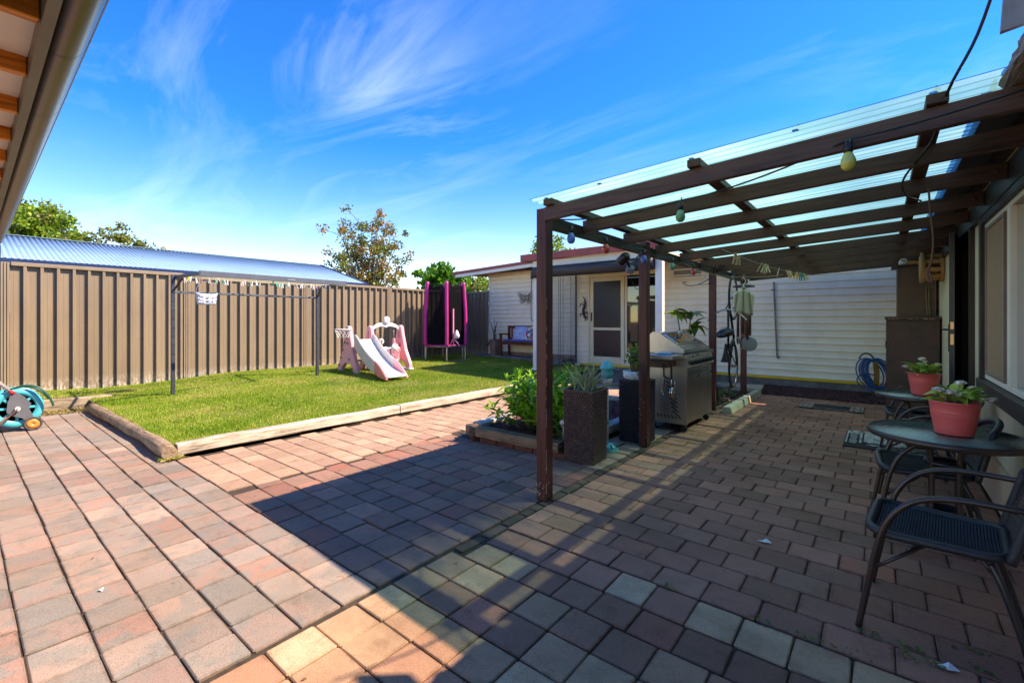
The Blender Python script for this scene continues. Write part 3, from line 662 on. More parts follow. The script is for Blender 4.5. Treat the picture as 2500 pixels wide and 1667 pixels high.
# rolled blind and clear side blind
m_blind = mat('rolled_blind', (60, 54, 52), (46, 42, 42), rough=.55, ns=8, st=(.2, 3, 3))
bl = MB()
prof = [(.115*math.cos(q)*(1 if i % 2 else .97), .13*math.sin(q)) for i, q in enumerate([k*2*math.pi/22 for k in range(22)])]
bl.prism([(8.66+a, 2.465+b) for a, b in prof], -6.36, -3.47, 'x', None, True); o = bl.build('rolled_blind', m_blind, cab)
m_clear = glassy('clear_plastic', (236, 236, 236), .93, .06, 1.0, 5, .22, (1, 1, .5))
mb = MB(); mb.grid(lambda a, b: (-6.38+.018*math.sin(a*21+b*3)+.012*math.sin(b*9+a*4), 8.88+1.68*a, .24+2.3*b), 34, 24); q = mb.build('clear_blind', m_clear, cab, fix=False)
mb = MB()
for yy in (9.72, 9.80, 9.92, 10.3): mb.bar((-6.365, yy, .25), (-6.365, yy, 2.5), .006, .012)
mb.box(-6.40, -6.36, 10.56, 10.60, .2, 2.55, .004); mb.build('blind_seam', mat('seam', (84, 76, 72), rough=.5), cab)
mb = MB(); mb.tube([(-6.38, 8.88, .23), (-6.38, 10.56, .23)], .018); mb.build('blind_bar', mat('bar_alu', (150, 165, 190), rough=.35, metal=.5), cab)
mb = MB(); mb.tube(smoothpath([(-6.47, 8.70, 2.3), (-6.475, 8.69, 1.7), (-6.47, 8.69, 1.38), (-6.40, 8.66, 1.33)]), .009); mb.obox((-6.47, 8.71, 2.42), (.05, .05, .2), .01); mb.build('crank_handle', mat('crank', (60, 58, 58), rough=.4, metal=.4), cab)
# screen door
door = MB(); X0, X1, Z0, Z1 = -5.97, -5.0, .24, 2.46
yd = Y0-.05
door.box(X0, X0+.1, yd, yd+.04, Z0, Z1, .005); door.box(X1-.1, X1, yd, yd+.04, Z0, Z1, .005); door.box(X0+.1, X1-.1, yd, yd+.04, Z1-.11, Z1, .005); door.box(X0+.1, X1-.1, yd, yd+.04, Z0, Z0+.17, .005); door.box(X0+.1, X1-.1, yd, yd+.04, 1.09, 1.16, .005)
d = door.build('screen_door', m_trim, cab)
MB().box(X0+.09, X1-.09, yd+.015, yd+.03, 1.15, Z1-.1).build('screen_panel', m_dark, d); MB().box(X0+.09, X1-.09, yd+.015, yd+.03, Z0+.16, 1.1).build('screen_panel', mat('dark_screen_blue', (28, 28, 44), (20, 20, 34), rough=.3, ns=20), d)
MB().box(X0+.035, X0+.065, yd-.03, yd-.002, 1.32, 1.55, .006).build('door_handle', mat('black_plastic', (26, 25, 26), rough=.4), d)
mb = MB(); mb.box(X0-.07, X0-.005, yd-.015, Y0, Z0, Z1+.08, .004); mb.box(X0-.005, -4.08, yd-.015, Y0, Z1+.005, Z1+.08, .004); mb.build('door_frame', m_trim, cab)
mb = MB(); mb.box(-4.98, -4.93, yd, Y0, .5, Z1, .004); mb.box(-4.16, -4.08, yd, Y0, .5, Z1, .004); mb.box(-4.93, -4.16, yd, Y0, .5, .56, .004); wf = mb.build('window', m_trim, cab)
MB().box(-4.93, -4.16, yd+.02, yd+.03, .56, Z1).build('window_pane', m_glassd, wf)
boards(-4.98, -4.08, .205, .50, .098)
mb = MB(); mb.box(-3.84, -3.77, yd+.01, Y0, 2.29, 2.75, .004); mb.box(-3.15, -3.08, yd+.01, Y0, 2.29, 2.75, .004); mb.box(-3.86, -3.06, yd-.015, Y0, 2.28, 2.345, .004); mb.box(-3.77, -3.15, yd+.01, Y0, 2.69, 2.75, .004); wf = mb.build('high_window', m_trim, cab)
MB().box(-3.77, -3.15, yd+.03, yd+.036, 2.345, 2.69).build('window_pane', mat('frosted', (150, 140, 130), (138, 128, 120), rough=.25, ns=3), wf)
mb = MB(); mb.bar((-1.715, Y0-.06, 2.13), (-1.655, Y0-.06, .60), .028, .028, .004); mb.box(-1.76, -1.69, Y0-.06, Y0-.02, 1.96, 1.985); mb.tube([(-1.655, Y0-.06, .6), (-1.62, Y0-.08, .585)], .02)
solo('awning_rod', mb, mat('grey_rod', (112, 112, 116), rough=.4, metal=.3), 'thin slanting grey rod fixed to the white weatherboards right of the hanging bicycle', 'rod')
# ------------------------------------------------------------------ pergola
w_post = wood('red_brown_post', (100, 50, 40), (66, 38, 32), 'z', ns=3, rough=.45, bump=.25, dirt=.12)
w_raft = wood('brown_rafter', (100, 68, 50), (74, 50, 38), 'x', ns=3, rough=.5, bump=.3, dirt=.15)
w_beam = wood('brown_beam', (84, 66, 50), (56, 44, 34), 'y', ns=3, rough=.6, bump=.4, dirt=.3)
w_batt = wood('brown_batten', (86, 62, 46), (56, 42, 32), 'y', ns=3, rough=.6, bump=.3, dirt=.2)
perg = thing('pergola', 'brown timber pergola with four posts, rafters and clear corrugated roof over the patio', 'pergola', (-1.95, 2.8, 0))
def rz(x): return 2.182+.0554*(x+1.93)     # top of the rafters
PY = (2.78, 4.64, 7.18, 9.16)
for i, y in enumerate(PY):
    mb = MB(); mb.box(-2.022, -1.932, y, y+.09, 0.0, 2.185, .004); o = mb.build('post', w_post, perg)
    if i == 0: o['label'] = 'red-brown front post nearest the camera with chipped paint at its foot'
MB().box(-1.998, -1.955, 2.875, 9.45, 2.045, 2.142, .004).build('edge_beam', w_beam, perg)
RY = [2.775, 3.36, 4.10, 4.93, 5.72, 6.56, 7.38, 8.22, 9.08, 9.42]
for i, y in enumerate(RY):
    x0 = -1.93 if i == 0 else -1.94+R.uniform(-.02, .02); x1 = .60
    mb = MB(); mb.prism([(x0, rz(x0)-.10), (x1, rz(x1)-.10), (x1, rz(x1)), (x0, rz(x0))], y-.022, y+.022, 'y')
    o = mb.build('rafter', w_raft, perg); bv = o.modifiers.new('bevel', 'BEVEL'); bv.width = .003; bv.segments = 1
for x in (-1.88, -.85, .19):
    w = .075; mb = MB(); mb.bar((x, 2.72, rz(x)+.0235), (x, 9.46, rz(x)+.0235), w, .045, .003); mb.build('batten', w_batt, perg)
def roofmat():
    t = NT('clear_corrugated'); t.N.remove(t.b)
    n = t.noise(t.coord('World', (.5, 3, 1)), 2.2, 7, .65); lo = t.ramp(n, [(.38, lin((116, 172, 168))), (.7, lin((168, 206, 198)))])
    fw_ = t.n('ShaderNodeLayerWeight'); fw_.inputs[0].default_value = .5
    lo = t.mix(t.ramp(fw_.outputs['Facing'], [(.35, (0, 0, 0, 1)), (.9, (1, 1, 1, 1))]), lo, lin((78, 164, 164)))
    tr = t.n('ShaderNodeBsdfTransparent'); t.lk(lo, tr.inputs[0]); tl = t.n('ShaderNodeBsdfTranslucent'); t.lk(lo, tl.inputs[0]); di = t.n('ShaderNodeBsdfDiffuse'); t.lk(lo, di.inputs[0])
    gl = t.n('ShaderNodeBsdfGlossy'); gl.inputs['Roughness'].default_value = .12
    m0 = t.n('ShaderNodeMixShader'); m0.inputs[0].default_value = .88; t.lk(di.outputs[0], m0.inputs[1]); t.lk(tl.outputs[0], m0.inputs[2])
    m1 = t.n('ShaderNodeMixShader'); sx_ = t.n('ShaderNodeSeparateXYZ'); t.lk(t.coord('World'), sx_.inputs[0])
    g_ = t.math('ADD', t.math('DIVIDE', t.math('ADD', sx_.outputs[0], .62), .55), t.math('MULTIPLY', t.math('SUBTRACT', n, .5), 1.6))
    f = t.ramp(g_, [(.0, (.025, .025, .025, 1)), (.9, (.46, .46, .46, 1))]); t.lk(f, m1.inputs[0]); t.lk(m0.outputs[0], m1.inputs[1]); t.lk(tr.outputs[0], m1.inputs[2])
    lw = t.n('ShaderNodeLayerWeight'); lw.inputs[0].default_value = .18; m2 = t.n('ShaderNodeMixShader'); t.lk(t.math('MULTIPLY', lw.outputs['Fresnel'], .6), m2.inputs[0]); t.lk(m1.outputs[0], m2.inputs[1]); t.lk(gl.outputs[0], m2.inputs[2])
    t.lk(m2.outputs[0], t.o.inputs[0]); return t.m
m_clearroof = roofmat()
y = 2.66; i = 0
while y < 9.4:
    x0, x1 = -2.01, .47
    q = corr_sheet(y, min(y+.79, 9.55), (x0, rz(x0)+.057), (x1, rz(x1)+.057), .0085, .0765, .0015, .0018*(i % 2), True); q.build('roof_sheet', m_clearroof, perg, fix=False); y += .765; i += 1
m_rust = mat('rusty_steel', (98, 76, 62), (66, 50, 42), rough=.6, metal=.4, ns=20)
for x in (-1.88, -1.45, -.85, -.33, .19):
    for y in (2.74,):
        mb = MB(); mb.lathe([(.014, 0), (.014, .003), (.005, .004), (.005, .010), (.007, .011), (.007, .016), (0, .017)], (x, y, rz(x)+.066), 8); mb.build('roof_screw', m_rust, perg)
mb = MB()
for y in (2.80, 2.84): mb.obox((-1.927, y, 2.12 if y < 2.82 else 2.16), (.012, .02, .02), .004)
for y in RY[1:7]: mb.obox((.55, y-.026, rz(.55)-.05), (.022, .01, .022), .004)
mb.build('coach_bolt', m_rust, perg, kind='stuff')

mb = MB(); rcp = random.Random(44)
for _ in range(70):
    i = rcp.choice((0, 0, 0, 1, 1, 2)); y0_ = PY[i]; z = .02+abs(rcp.gauss(0, .10 if i == 0 else .35)); sz_ = rcp.uniform(.002, .009)
    if rcp.random() < .55: mb.obox((rcp.uniform(-2.018, -1.936), y0_-.0004, z), (sz_, .0012, sz_*rcp.uniform(.6, 2.2)))
    else: mb.obox((-1.9316, y0_+rcp.uniform(.003, .087), z*1.3), (.0012, sz_, sz_*rcp.uniform(.6, 2)))
for _ in range(26): mb.obox((-1.9316, PY[0]+rcp.uniform(0, .006), rcp.uniform(.05, 1.6)), (.0012, .004, rcp.uniform(.01, .05)))
mb.build('paint_chip', mat('chip_pale', (206, 176, 160), (180, 150, 136), rough=.8), perg, kind='stuff')
for i, y in enumerate(PY[1:3]):
    MB().box(-1.931, -1.925, y-.004, y+.02, .0, .14, .001).build('post_stirrup', m_rust, perg)
# ------------------------------------------------------------------ house along the right side
m_wall = mat('peach_cladding', (236, 200, 166), (226, 188, 154), rough=.32, ns=3, dirt=.1, spec=.5)
m_cream = mat('cream_wall', (242, 220, 180), (230, 206, 166), rough=.6, ns=4, dirt=.12)
w_frame = wood('dark_frame', (62, 48, 42), (42, 34, 30), 'z', ns=3, rough=.45, bump=.2, dirt=.1)
w_framey = wood('dark_frame_y', (60, 50, 46), (40, 34, 32), 'y', ns=3, rough=.45, bump=.3, dirt=.2)
m_alu = mat('white_alu', (246, 230, 210), (238, 220, 200), rough=.35, ns=3)
m_fly = mat('fly_screen', (176, 136, 104), (158, 122, 94), rough=.7, ns=60, st=(1, 1, 1), bump=.3, bs=500)
hou = thing('house', 'peach house wall with dark framed window and ajar brown door at the right', 'building', (.64, 5, 0))
WX = .64
MB().box(WX, WX+.15, -2.5, 5.26, 0.0, .86).build('wall', m_wall, hou)
MB().box(WX, WX+.15, 5.262, 5.70, 0.0, 2.5).build('wall', m_cream, hou)
MB().box(WX, WX+.15, 6.78, 11.5, 0.0, 2.5).build('wall', m_cream, hou)
MB().box(WX+.002, WX+.148, -2.5, 5.26, 2.21, 2.5).build('wall', m_cream, hou)
MB().box(WX+.002, WX+.148, 5.70, 6.78, 2.26, 2.5).build('wall', m_cream, hou)
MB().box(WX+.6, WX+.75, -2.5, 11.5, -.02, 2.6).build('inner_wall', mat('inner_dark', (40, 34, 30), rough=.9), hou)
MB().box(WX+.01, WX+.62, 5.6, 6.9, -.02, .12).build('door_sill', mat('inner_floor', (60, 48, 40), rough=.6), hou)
MB().box(WX-.012, WX, 3.0, 5.25, .35, .362).build('wall_joint', mat('joint', (180, 150, 128), rough=.6), hou)
# window
win = MB(); win.box(WX-.03, WX+.1, 5.175, 5.26, .78, 2.21, .004); o = win.build('window_frame', w_frame, hou)
MB().box(WX-.045, WX+.1, 1.0, 5.263, .775, .885, .005).build('window_sill', w_framey, hou)
MB().box(WX-.03, WX+.1, 1.0, 5.174, 2.11, 2.21, .004).build('window_head', w_framey, hou)
alu = MB(); alu.box(WX-.005, WX+.06, 1.0, 5.17, .89, .925, .003); alu.box(WX-.005, WX+.06, 1.0, 5.17, 2.075, 2.108, .003); alu.box(WX-.005, WX+.06, 5.145, 5.172, .925, 2.075, .003)
alu.box(WX-.012, WX+.05, 4.22, 4.30, .925, 2.075, .003); wfr = alu.build('window_sash', m_alu, hou)
MB().box(WX+.0, WX+.012, 4.47, 5.14, .93, 2.07).build('fly_screen', m_fly, wfr)
scr = MB(); scr.box(WX-.008, WX+.02, 4.44, 4.47, .925, 2.075, .002); scr.box(WX-.008, WX+.02, 5.12, 5.144, .925, 2.075, .002); scr.box(WX-.008, WX+.02, 4.47, 5.12, .926, .95, .002); scr.box(WX-.008, WX+.02, 4.47, 5.12, 2.05, 2.074, .002); scr.build('screen_frame', mat('taupe_alu', (150, 122, 108), rough=.4), wfr)
m_mir = mat('window_mirror', (30, 32, 32), (26, 28, 28), rough=.02, spec=1.0, coat=1.0, ns=1)
t = bpy.data.materials['window_mirror'].node_tree.nodes['Principled BSDF']; t.inputs['Metallic'].default_value = .0; t.inputs['IOR'].default_value = 2.2
MB().box(WX+.02, WX+.028, 1.0, 4.22, .925, 2.075).build('window_pane', m_mir, wfr)
MB().box(WX+.02, WX+.028, 4.30, 5.145, .925, 2.075).build('window_pane', m_mir, wfr)
# door, frame and leaf ajar
fr = MB(); fr.box(WX-.035, WX+.12, 5.70, 5.78, 0, 2.26, .004); fr.box(WX-.02, WX+.12, 5.785, 5.84, 0, 2.21, .004); fr.box(WX-.03, WX+.12, 6.74, 6.82, 0, 2.26, .004); fr.box(WX-.03, WX+.12, 5.842, 6.738, 2.20, 2.26, .004)
fr.build('door_frame', w_frame, hou)
a = rad(8.5); leaf = MB(); h0 = Vector((WX-.005, 6.73, 0)); dv = Vector((-math.sin(a), -math.cos(a), 0)); p1 = h0+dv*.84
leaf.bar((h0.x, h0.y, 1.115), (p1.x, p1.y, 1.115), .042, 2.13, .004)
lf = leaf.build('door_leaf', mat('purple_brown_paint', (56, 40, 44), (44, 32, 34), rough=.4, ns=6), hou)
m_brass = mat('brass', (206, 164, 116), (190, 150, 104), rough=.3, metal=.6)
m_blk = MATS['black_plastic']
lk = MB(); nrm = Vector((-math.cos(a), math.sin(a), 0)); e = p1+dv*.002
lk.obox((e.x, e.y, 1.17), (.024, .004, .10), .001, rot=(0, 0, -a)); lk.obox((e.x, e.y, 1.30), (.024, .004, .07), .001, rot=(0, 0, -a)); lk.build('lock_plate', m_brass, lf)
lk = MB(); q = p1-dv*.06+nrm*.024; lk.obox((q.x, q.y, 1.18), (.012, .045, .26), .004, rot=(0, 0, -a)); q2 = q+nrm*.045; lk.tube([(q.x, q.y, 1.26), (q2.x, q2.y, 1.26), (q2.x-dv.x*.10, q2.y-dv.y*.10, 1.26)], .009); lk.build('door_handle', m_blk, lf)
# ledger, eave, gutter and rotten fascia
MB().box(.602, .638, 2.5, 9.6, 2.16, 2.33, .003).build('ledger', w_framey, hou)
MB().box(.53, .64, 2.9, 11.5, 2.405, 2.42).build('soffit', mat('old_soffit', (84, 74, 66), (60, 52, 48), rough=.8, ns=8), hou)
MB().box(.505, .53, 2.9, 11.5, 2.375, 2.50).build('fascia', w_framey, hou)
mb = MB(); mb.prism([(.39, 2.36), (.50, 2.36), (.50, 2.45), (.49, 2.45), (.49, 2.37), (.40, 2.37), (.40, 2.43), (.39, 2.43)], 2.95, 11.5, 'y'); mb.build('gutter', mat('dark_gutter', (58, 52, 50), rough=.5), hou)
slab([(.52, -2.5, 2.50), (3.6, -2.5, 3.7), (3.6, 11.6, 3.7), (.52, 11.6, 2.50)], .03).build('roof', mat('grey_roof', (96, 84, 80), (84, 72, 70), rough=.6), hou)
MB().box(.53, .66, -2.5, 2.48, 2.45, 2.465).build('soffit', bpy.data.materials['old_soffit'], hou)
mb = MB(); n = 26; vs = []; k = 10
for i in range(n+1):
    y = 2.80-1.5*i/n; j = R.uniform(0, .028) if i < n else 0; sh = .012*math.sin(i*1.9)
    top = 2.425+R.uniform(-.02, .012)
    vs += [(.405+.02*abs(math.sin(i*.8)), y, 2.318), (.47, y, 2.315), (.475, y, 2.43), (.425+j*.6, y, top), (.398+j, y, 2.405+sh), (.392+R.uniform(0, .025), y, 2.385), (.385+j*.8, y, 2.372), (.385+R.uniform(0, .02), y, 2.36), (.380+R.uniform(0, .01), y, 2.345), (.388+R.uniform(0, .012), y, 2.325)]
mb.add(vs, [(i*k+a_, i*k+(a_+1) % k, (i+1)*k+(a_+1) % k, (i+1)*k+a_) for i in range(n) for a_ in range(k)]+[tuple(range(k)), tuple(range(n*k, n*k+k))])
mb.build('rotten_fascia', wood('rotten_wood', (170, 158, 148), (84, 70, 62), 'y', ns=4, rough=.95, bump=1.0, dirt=.35), hou)
mb = MB(); mb.prism([(.348, 2.435), (1.0, 2.52), (1.0, 2.92), (.362, 2.66)], 2.49, 2.515, 'y'); o = mb.build('eave_end_board', mat('eave_end', (176, 160, 146), (150, 136, 124), rough=.7, ns=6, dirt=.3), hou)
# ------------------------------------------------------------------ string lights, lines and pegs under the pergola
m_wire = mat('black_wire', (24, 22, 22), rough=.5)
lights = thing('string_lights', 'festoon string of coloured round bulbs along the pergola beam and front rafters', 'string lights', (-1.9, 2.85, 2.0))
def bulb(x, y, ztop, c, label, s=.92):
    m = MATS.get('bulb_'+c[0]) or mat('bulb_'+c[0], c[1], None, rough=.22, ns=30, spec=.6, coat=.4)
    mb = MB(); mb.lathe([(0, -.158*s), (.018*s, -.155*s), (.030*s, -.142*s), (.0355*s, -.122*s), (.034*s, -.104*s), (.026*s, -.084*s), (.019*s, -.07*s), (.017*s, -.06*s)], (x, y, ztop), 18)
    b = mb.build('bulb', m, lights); b['label'] = label
    MB().lathe([(.017*s, -.066*s), (.021*s, -.064*s), (.021*s, -.035*s), (.018*s, -.03*s), (.017*s, -.004*s), (.012*s, 0)], (x, y, ztop), 14).build('bulb_socket', m_blk, b)
CB = ('blue', (62, 132, 206)); CR = ('red', (206, 66, 40)); CB2 = ('violet', (70, 112, 200)); CG = ('green', (84, 160, 126)); CR2 = ('crimson', (190, 62, 58)); CY = ('yellow', (226, 214, 92))
BP = [(-1.865, 3.02, 2.085, CB, 'blue bulb beside the front post'), (-1.87, 3.60, 2.075, CR, 'orange-red bulb'), (-1.87, 4.42, 2.07, CB2, 'blue bulb beside the second post'), (-1.87, 5.22, 2.07, CG, 'green bulb beyond the second post'), (-1.87, 5.98, 2.07, CR2, 'small red bulb'), (-1.10, 3.235, 2.185, CG, 'green bulb under the second rafter'), (-.125, 2.72, 2.215, CY, 'yellow bulb under the front rafter')]
for b in BP: bulb(*b)
w = MB(); pts = []
anchor = [(-1.91, 2.83, 2.12)]+[(b[0], b[1], b[2]) for b in BP[:5]]+[(-1.90, 6.6, 2.08)]
for i in range(len(anchor)-1):
    a, b = Vector(anchor[i]), Vector(anchor[i+1]); mid = (a+b)/2-Vector((0, 0, .06 if i else .02)); pts += arc(a, mid, b, 8)[:-1]
pts.append(Vector(anchor[-1])); w.tube(pts, .0045, 6)
w.tube(arc((-1.90, 2.81, 2.10), (-1.6, 3.0, 2.06), (-1.10, 3.235, 2.188), 10)+arc((-1.10, 3.235, 2.188), (-.6, 3.0, 2.15), (-.125, 2.72, 2.218), 10)[1:]+arc((-.125, 2.72, 2.218), (.15, 2.66, 2.20), (.58, 2.62, 2.27), 8)[1:], .005, 6)
w.build('cable', m_wire, lights)
for b in BP[5:]: MB().tube([(b[0], b[1], b[2]-.005), (b[0], b[1]+.03, 2.22)], .004, 5).build('cable', m_wire, lights)
# black cable and hanging cords by the house
w = MB(); w.tube(smoothpath([(.36, 2.47, 2.72), (.30, 2.60, 2.50), (.22, 2.70, 2.33), (.20, 3.1, 2.26), (.16, 3.25, 2.22), (.10, 3.6, 2.19), (.12, 3.9, 2.16), (.20, 4.0, 2.13)]), .006, 6); solo('power_cable', w, m_wire, 'black cable hanging over the front rafter from the eave at the upper right', 'cable')
w = MB(); w.tube(smoothpath([(.235, 3.98, 2.20), (.245, 4.0, 2.05), (.262, 4.05, 1.88), (.255, 4.08, 1.74), (.236, 4.1, 1.68), (.238, 4.1, 1.63), (.252, 4.1, 1.60), (.258, 4.1, 1.625), (.247, 4.1, 1.66), (.24, 4.1, 1.69)]), .006, 6); solo('looped_rope', w, mat('brown_cord', (120, 88, 72), rough=.8), 'brown cord with a looped end hanging from the rafters beside the cupboard', 'cord')
m_rope = mat('cream_rope', (214, 196, 156), (190, 170, 130), rough=.8, ns=40)
LA, LB = Vector((-1.217, 4.78, 2.045)), Vector((-.81, 8.22, 2.03)); mid = (LA+LB)/2-Vector((0, 0, .10))
lp = arc(LA, mid, LB, 16); MBx = MB(); MBx.tube(lp, .0035, 5); solo('drying_line', MBx, m_rope, 'cream drying line with wooden pegs strung under the pergola rafters', 'clothesline')
w = MB(); w.tube(arc((-1.90, 5.74, 2.05), (-1.8, 6.6, 1.93), (-1.62, 7.42, 1.99), 10), .0035, 5); w.tube(arc((-1.62, 7.42, 1.99), (-1.4, 7.9, 2.0), (-1.2, 8.2, 2.06), 8), .0035, 5); solo('drying_line', w, m_rope, 'thin cream line running from the beam to the hanger with the pleated skirt', 'clothesline')
m_pegw = mat('pine_peg', (222, 198, 158), (206, 180, 140), rough=.7); m_pegwh = mat('white_peg', (236, 234, 228), rough=.5); m_pego = mat('orange_peg', (232, 170, 96), rough=.5); m_pegt = mat('teal_peg', (52, 168, 150), rough=.5); m_pegb = mat('blue_peg', (90, 112, 170), rough=.5); m_pegp = mat('pink_peg', (228, 120, 130), rough=.5); m_pegy = mat('yellow_peg', (236, 196, 70), rough=.5)
PEG = {}
def peg_mesh(m, s=1.0):
    if (m.name, s) in PEG: return PEG[(m.name, s)]
    mb = MB()
    for sg in (-1, 1): mb.bar((sg*.002*s, 0, .012*s), (sg*.013*s, 0, -.062*s), .010*s, .006*s, .001)
    mb.tube([(-.009*s, 0, -.024*s), (.009*s, 0, -.024*s)], .005*s, 6)
    o = mb.build('clothes_peg', m); me = o.data; bpy.data.objects.remove(o); PEG[(m.name, s)] = me; return me
PEGO = []
def peg(p, m, label, group, rot=None, s=1.0):
    PEGO.append((None, label))
    o = bpy.data.objects.new('clothes_peg', peg_mesh(m, s)); COL.objects.link(o); o.location = p; o.rotation_euler = rot or (R.uniform(-.5, .5), R.uniform(-.4, .4), R.uniform(0, 3)); o['label'] = label; o['category'] = 'clothes peg'; o['group'] = group; PEGO[-1] = (o, label)
for tt, m in ((.10, m_pegw), (.13, m_pegw), (.33, m_pegw), (.36, m_pegw), (.37, m_pegw), (.39, m_pegw), (.52, m_pegw), (.62, m_pego), (.65, m_pegw), (.67, m_pegw), (.75, m_pego), (.79, m_pego), (.80, m_pegt), (.84, m_pegt), (.86, m_pego)):
    p = LA*(1-tt)**2+mid*2*tt*(1-tt)+LB*tt*tt
    nm = {'pine_peg': 'pale wooden peg', 'orange_peg': 'orange peg', 'teal_peg': 'teal green peg'}[m.name]
    peg(p, m, nm+' clipped on the drying line under the pergola rafters', 'pegs on the pergola drying line', s=1.5)
# floodlight with sensor on the second post
fl = thing('floodlight', 'black twin headed floodlight with motion sensor hanging from the pergola by the second post', 'floodlight', (-1.97, 4.3, 1.9))
def at_on(u, v, x):
    f = (-math.sin(rad(39.09)), math.cos(rad(39.09))); r = (math.cos(rad(39.09)), math.sin(rad(39.09))); k = (u-1176)/1045
    D = x/(f[0]+k*r[0]); return Vector((x, D*(f[1]+k*r[1]), 1.35-(v-735)/1045*D))
c = Vector((-1.90, 4.02, 1.935)); M1 = Matrix.Translation(c) @ Euler((.5, .9, .3)).to_matrix().to_4x4()
mb = MB(); mb.lathe([(.026, .06), (.040, .045), (.046, .01), (.048, -.05), (.043, -.06), (.0, -.058)], (0, 0, 0), 14, M1); mb.build('lamp_head', m_blk, fl)
c2 = Vector((-1.905, 4.17, 1.845)); MB().obox(c2, (.075, .09, .065), .012, rot=(.5, .3, .5)).build('sensor_box', mat('grey_plastic', (108, 118, 132), rough=.4), fl)
mb = MB(); mb.tube([c, (c+c2)/2+Vector((.01, 0, .01)), c2], .016, 8); mb.tube(smoothpath([c2, c2+Vector((0, .06, .07)), (-1.90, 4.36, 2.0), (-1.93, 4.5, 2.06)]), .008, 6); mb.build('bracket', m_blk, fl)
mb = MB(); mb.tube(smoothpath([c2+Vector((0, 0, -.03)), (-1.905, 4.22, 1.73), (-1.905, 4.34, 1.66), (-1.905, 4.47, 1.74), (-1.91, 4.48, 2.04)]), .003, 5); mb.build('cable', m_wire, fl)
# scroll hook on the third post
mb = MB(); pts = [(-1.98, 7.165, 1.99), (-2.05, 7.10, 1.93), (-2.13, 7.02, 1.88), (-2.21, 6.95, 1.865), (-2.27, 6.9, 1.875), (-2.30, 6.87, 1.90), (-2.285, 6.885, 1.92), (-2.265, 6.90, 1.91), (-2.268, 6.898, 1.90)]
mb.tube(smoothpath(pts), .006, 6); mb.tube(smoothpath([(-1.98, 7.165, 1.90), (-2.04, 7.11, 1.885), (-2.13, 7.02, 1.88)]), .005, 6); solo('scroll_hook', mb, m_wire, 'black wrought scroll plant hook on the third pergola post', 'hook')
# wind chime and hanging skirt near the fourth post
wc = thing('wind_chime', 'wind chime with dark round top and brown tubes hanging by the fourth post', 'wind chime', (-1.61, 7.52, 1.9))
MB().lathe([(0, .03), (.05, .026), (.13, .004), (.155, -.012), (.15, -.018), (0, -.012)], (-1.61, 7.52, 1.865), 20).build('top_disc', mat('dark_tin', (72, 66, 62), (52, 46, 44), rough=.5, ns=10), wc)
mb = MB()
for k in range(3): mb.tube([(-1.61, 7.52, 2.04), (-1.61+.1*math.cos(k*2.1), 7.52+.1*math.sin(k*2.1), 1.875)], .002, 4)
mb.build('string', m_rope, wc)
for k, (dx, dy, z1) in enumerate(((-.075, -.03, 1.10), (-.03, .06, 1.16), (.055, -.04, 1.06), (.07, .05, 1.12))):
    mb = MB(); mb.tube([(-1.61+dx, 7.52+dy, 1.66), (-1.61+dx, 7.52+dy, z1)], .020, 10); mb.tube([(-1.61+dx, 7.52+dy, 1.66), (-1.61+dx*.8, 7.52+dy*.8, 1.86)], .002, 4); mb.build('chime_tube', mat('brown_tube', (118, 96, 84), (96, 78, 68), rough=.35, metal=.5), wc)
sk = thing('pleated_skirt', 'pale green-grey pleated skirt on a white clothes hanger under the pergola', 'garment', (-1.55, 7.2, 1.7))
mb = MB(); cdir = Vector((.7762, .6305, 0)); nd = Vector((.6305, -.7762, 0)); C0 = Vector((-1.555, 7.24, 0))
def skf(a, b):
    wdt = .145*(1-.12*b)*(1.0); s = (a-.5)*2; top = 1.80-.085*abs(s+.1)**1.3; z = top+(1.44-.02*math.sin(s*2)-top)*b
    return C0+cdir*(s*(.150-.012*b))+nd*(.018*math.sin(a*2*math.pi*15)+.02*math.cos(s*1.5))+Vector((0, 0, z))
mb.grid(skf, 136, 8); t = NT('pleat_shade_cloth'); dp_ = t.n('ShaderNodeVectorMath', operation='DOT_PRODUCT'); t.lk(t.coord('World'), dp_.inputs[0]); dp_.inputs[1].default_value = tuple(cdir)
cl_ = t.ramp(t.math('FRACT', t.math('MULTIPLY', dp_.outputs['Value'], 62)), [(.30, lin((226, 220, 188))), (.42, lin((120, 118, 96))), (.62, lin((120, 118, 96))), (.74, lin((226, 220, 188)))]); t.lk(cl_, t.b.inputs['Base Color']); t.b.inputs['Roughness'].default_value = .8  # dark stripes painted in to stand for shade between the pleats
q = mb.build('cloth', t.m, sk, fix=False); sd = q.modifiers.new('thickness', 'SOLIDIFY'); sd.thickness = .003
mb = MB(); mb.tube(smoothpath([C0+cdir*-.15+Vector((0, 0, 1.72)), C0+cdir*-.03+Vector((0, 0, 1.81)), C0+Vector((0, 0, 1.84)), C0+cdir*.03+Vector((0, 0, 1.81)), C0+cdir*.15+Vector((0, 0, 1.70))]), .006, 6)
mb.tube(smoothpath([C0+Vector((0, 0, 1.83)), C0+cdir*.005+Vector((0, 0, 1.87)), C0+cdir*.03+Vector((0, 0, 1.91)), C0+cdir*.012+Vector((0, 0, 1.955)), C0+cdir*-.02+Vector((0, 0, 1.955))]), .005, 6); mb.build('hanger', m_white, sk)

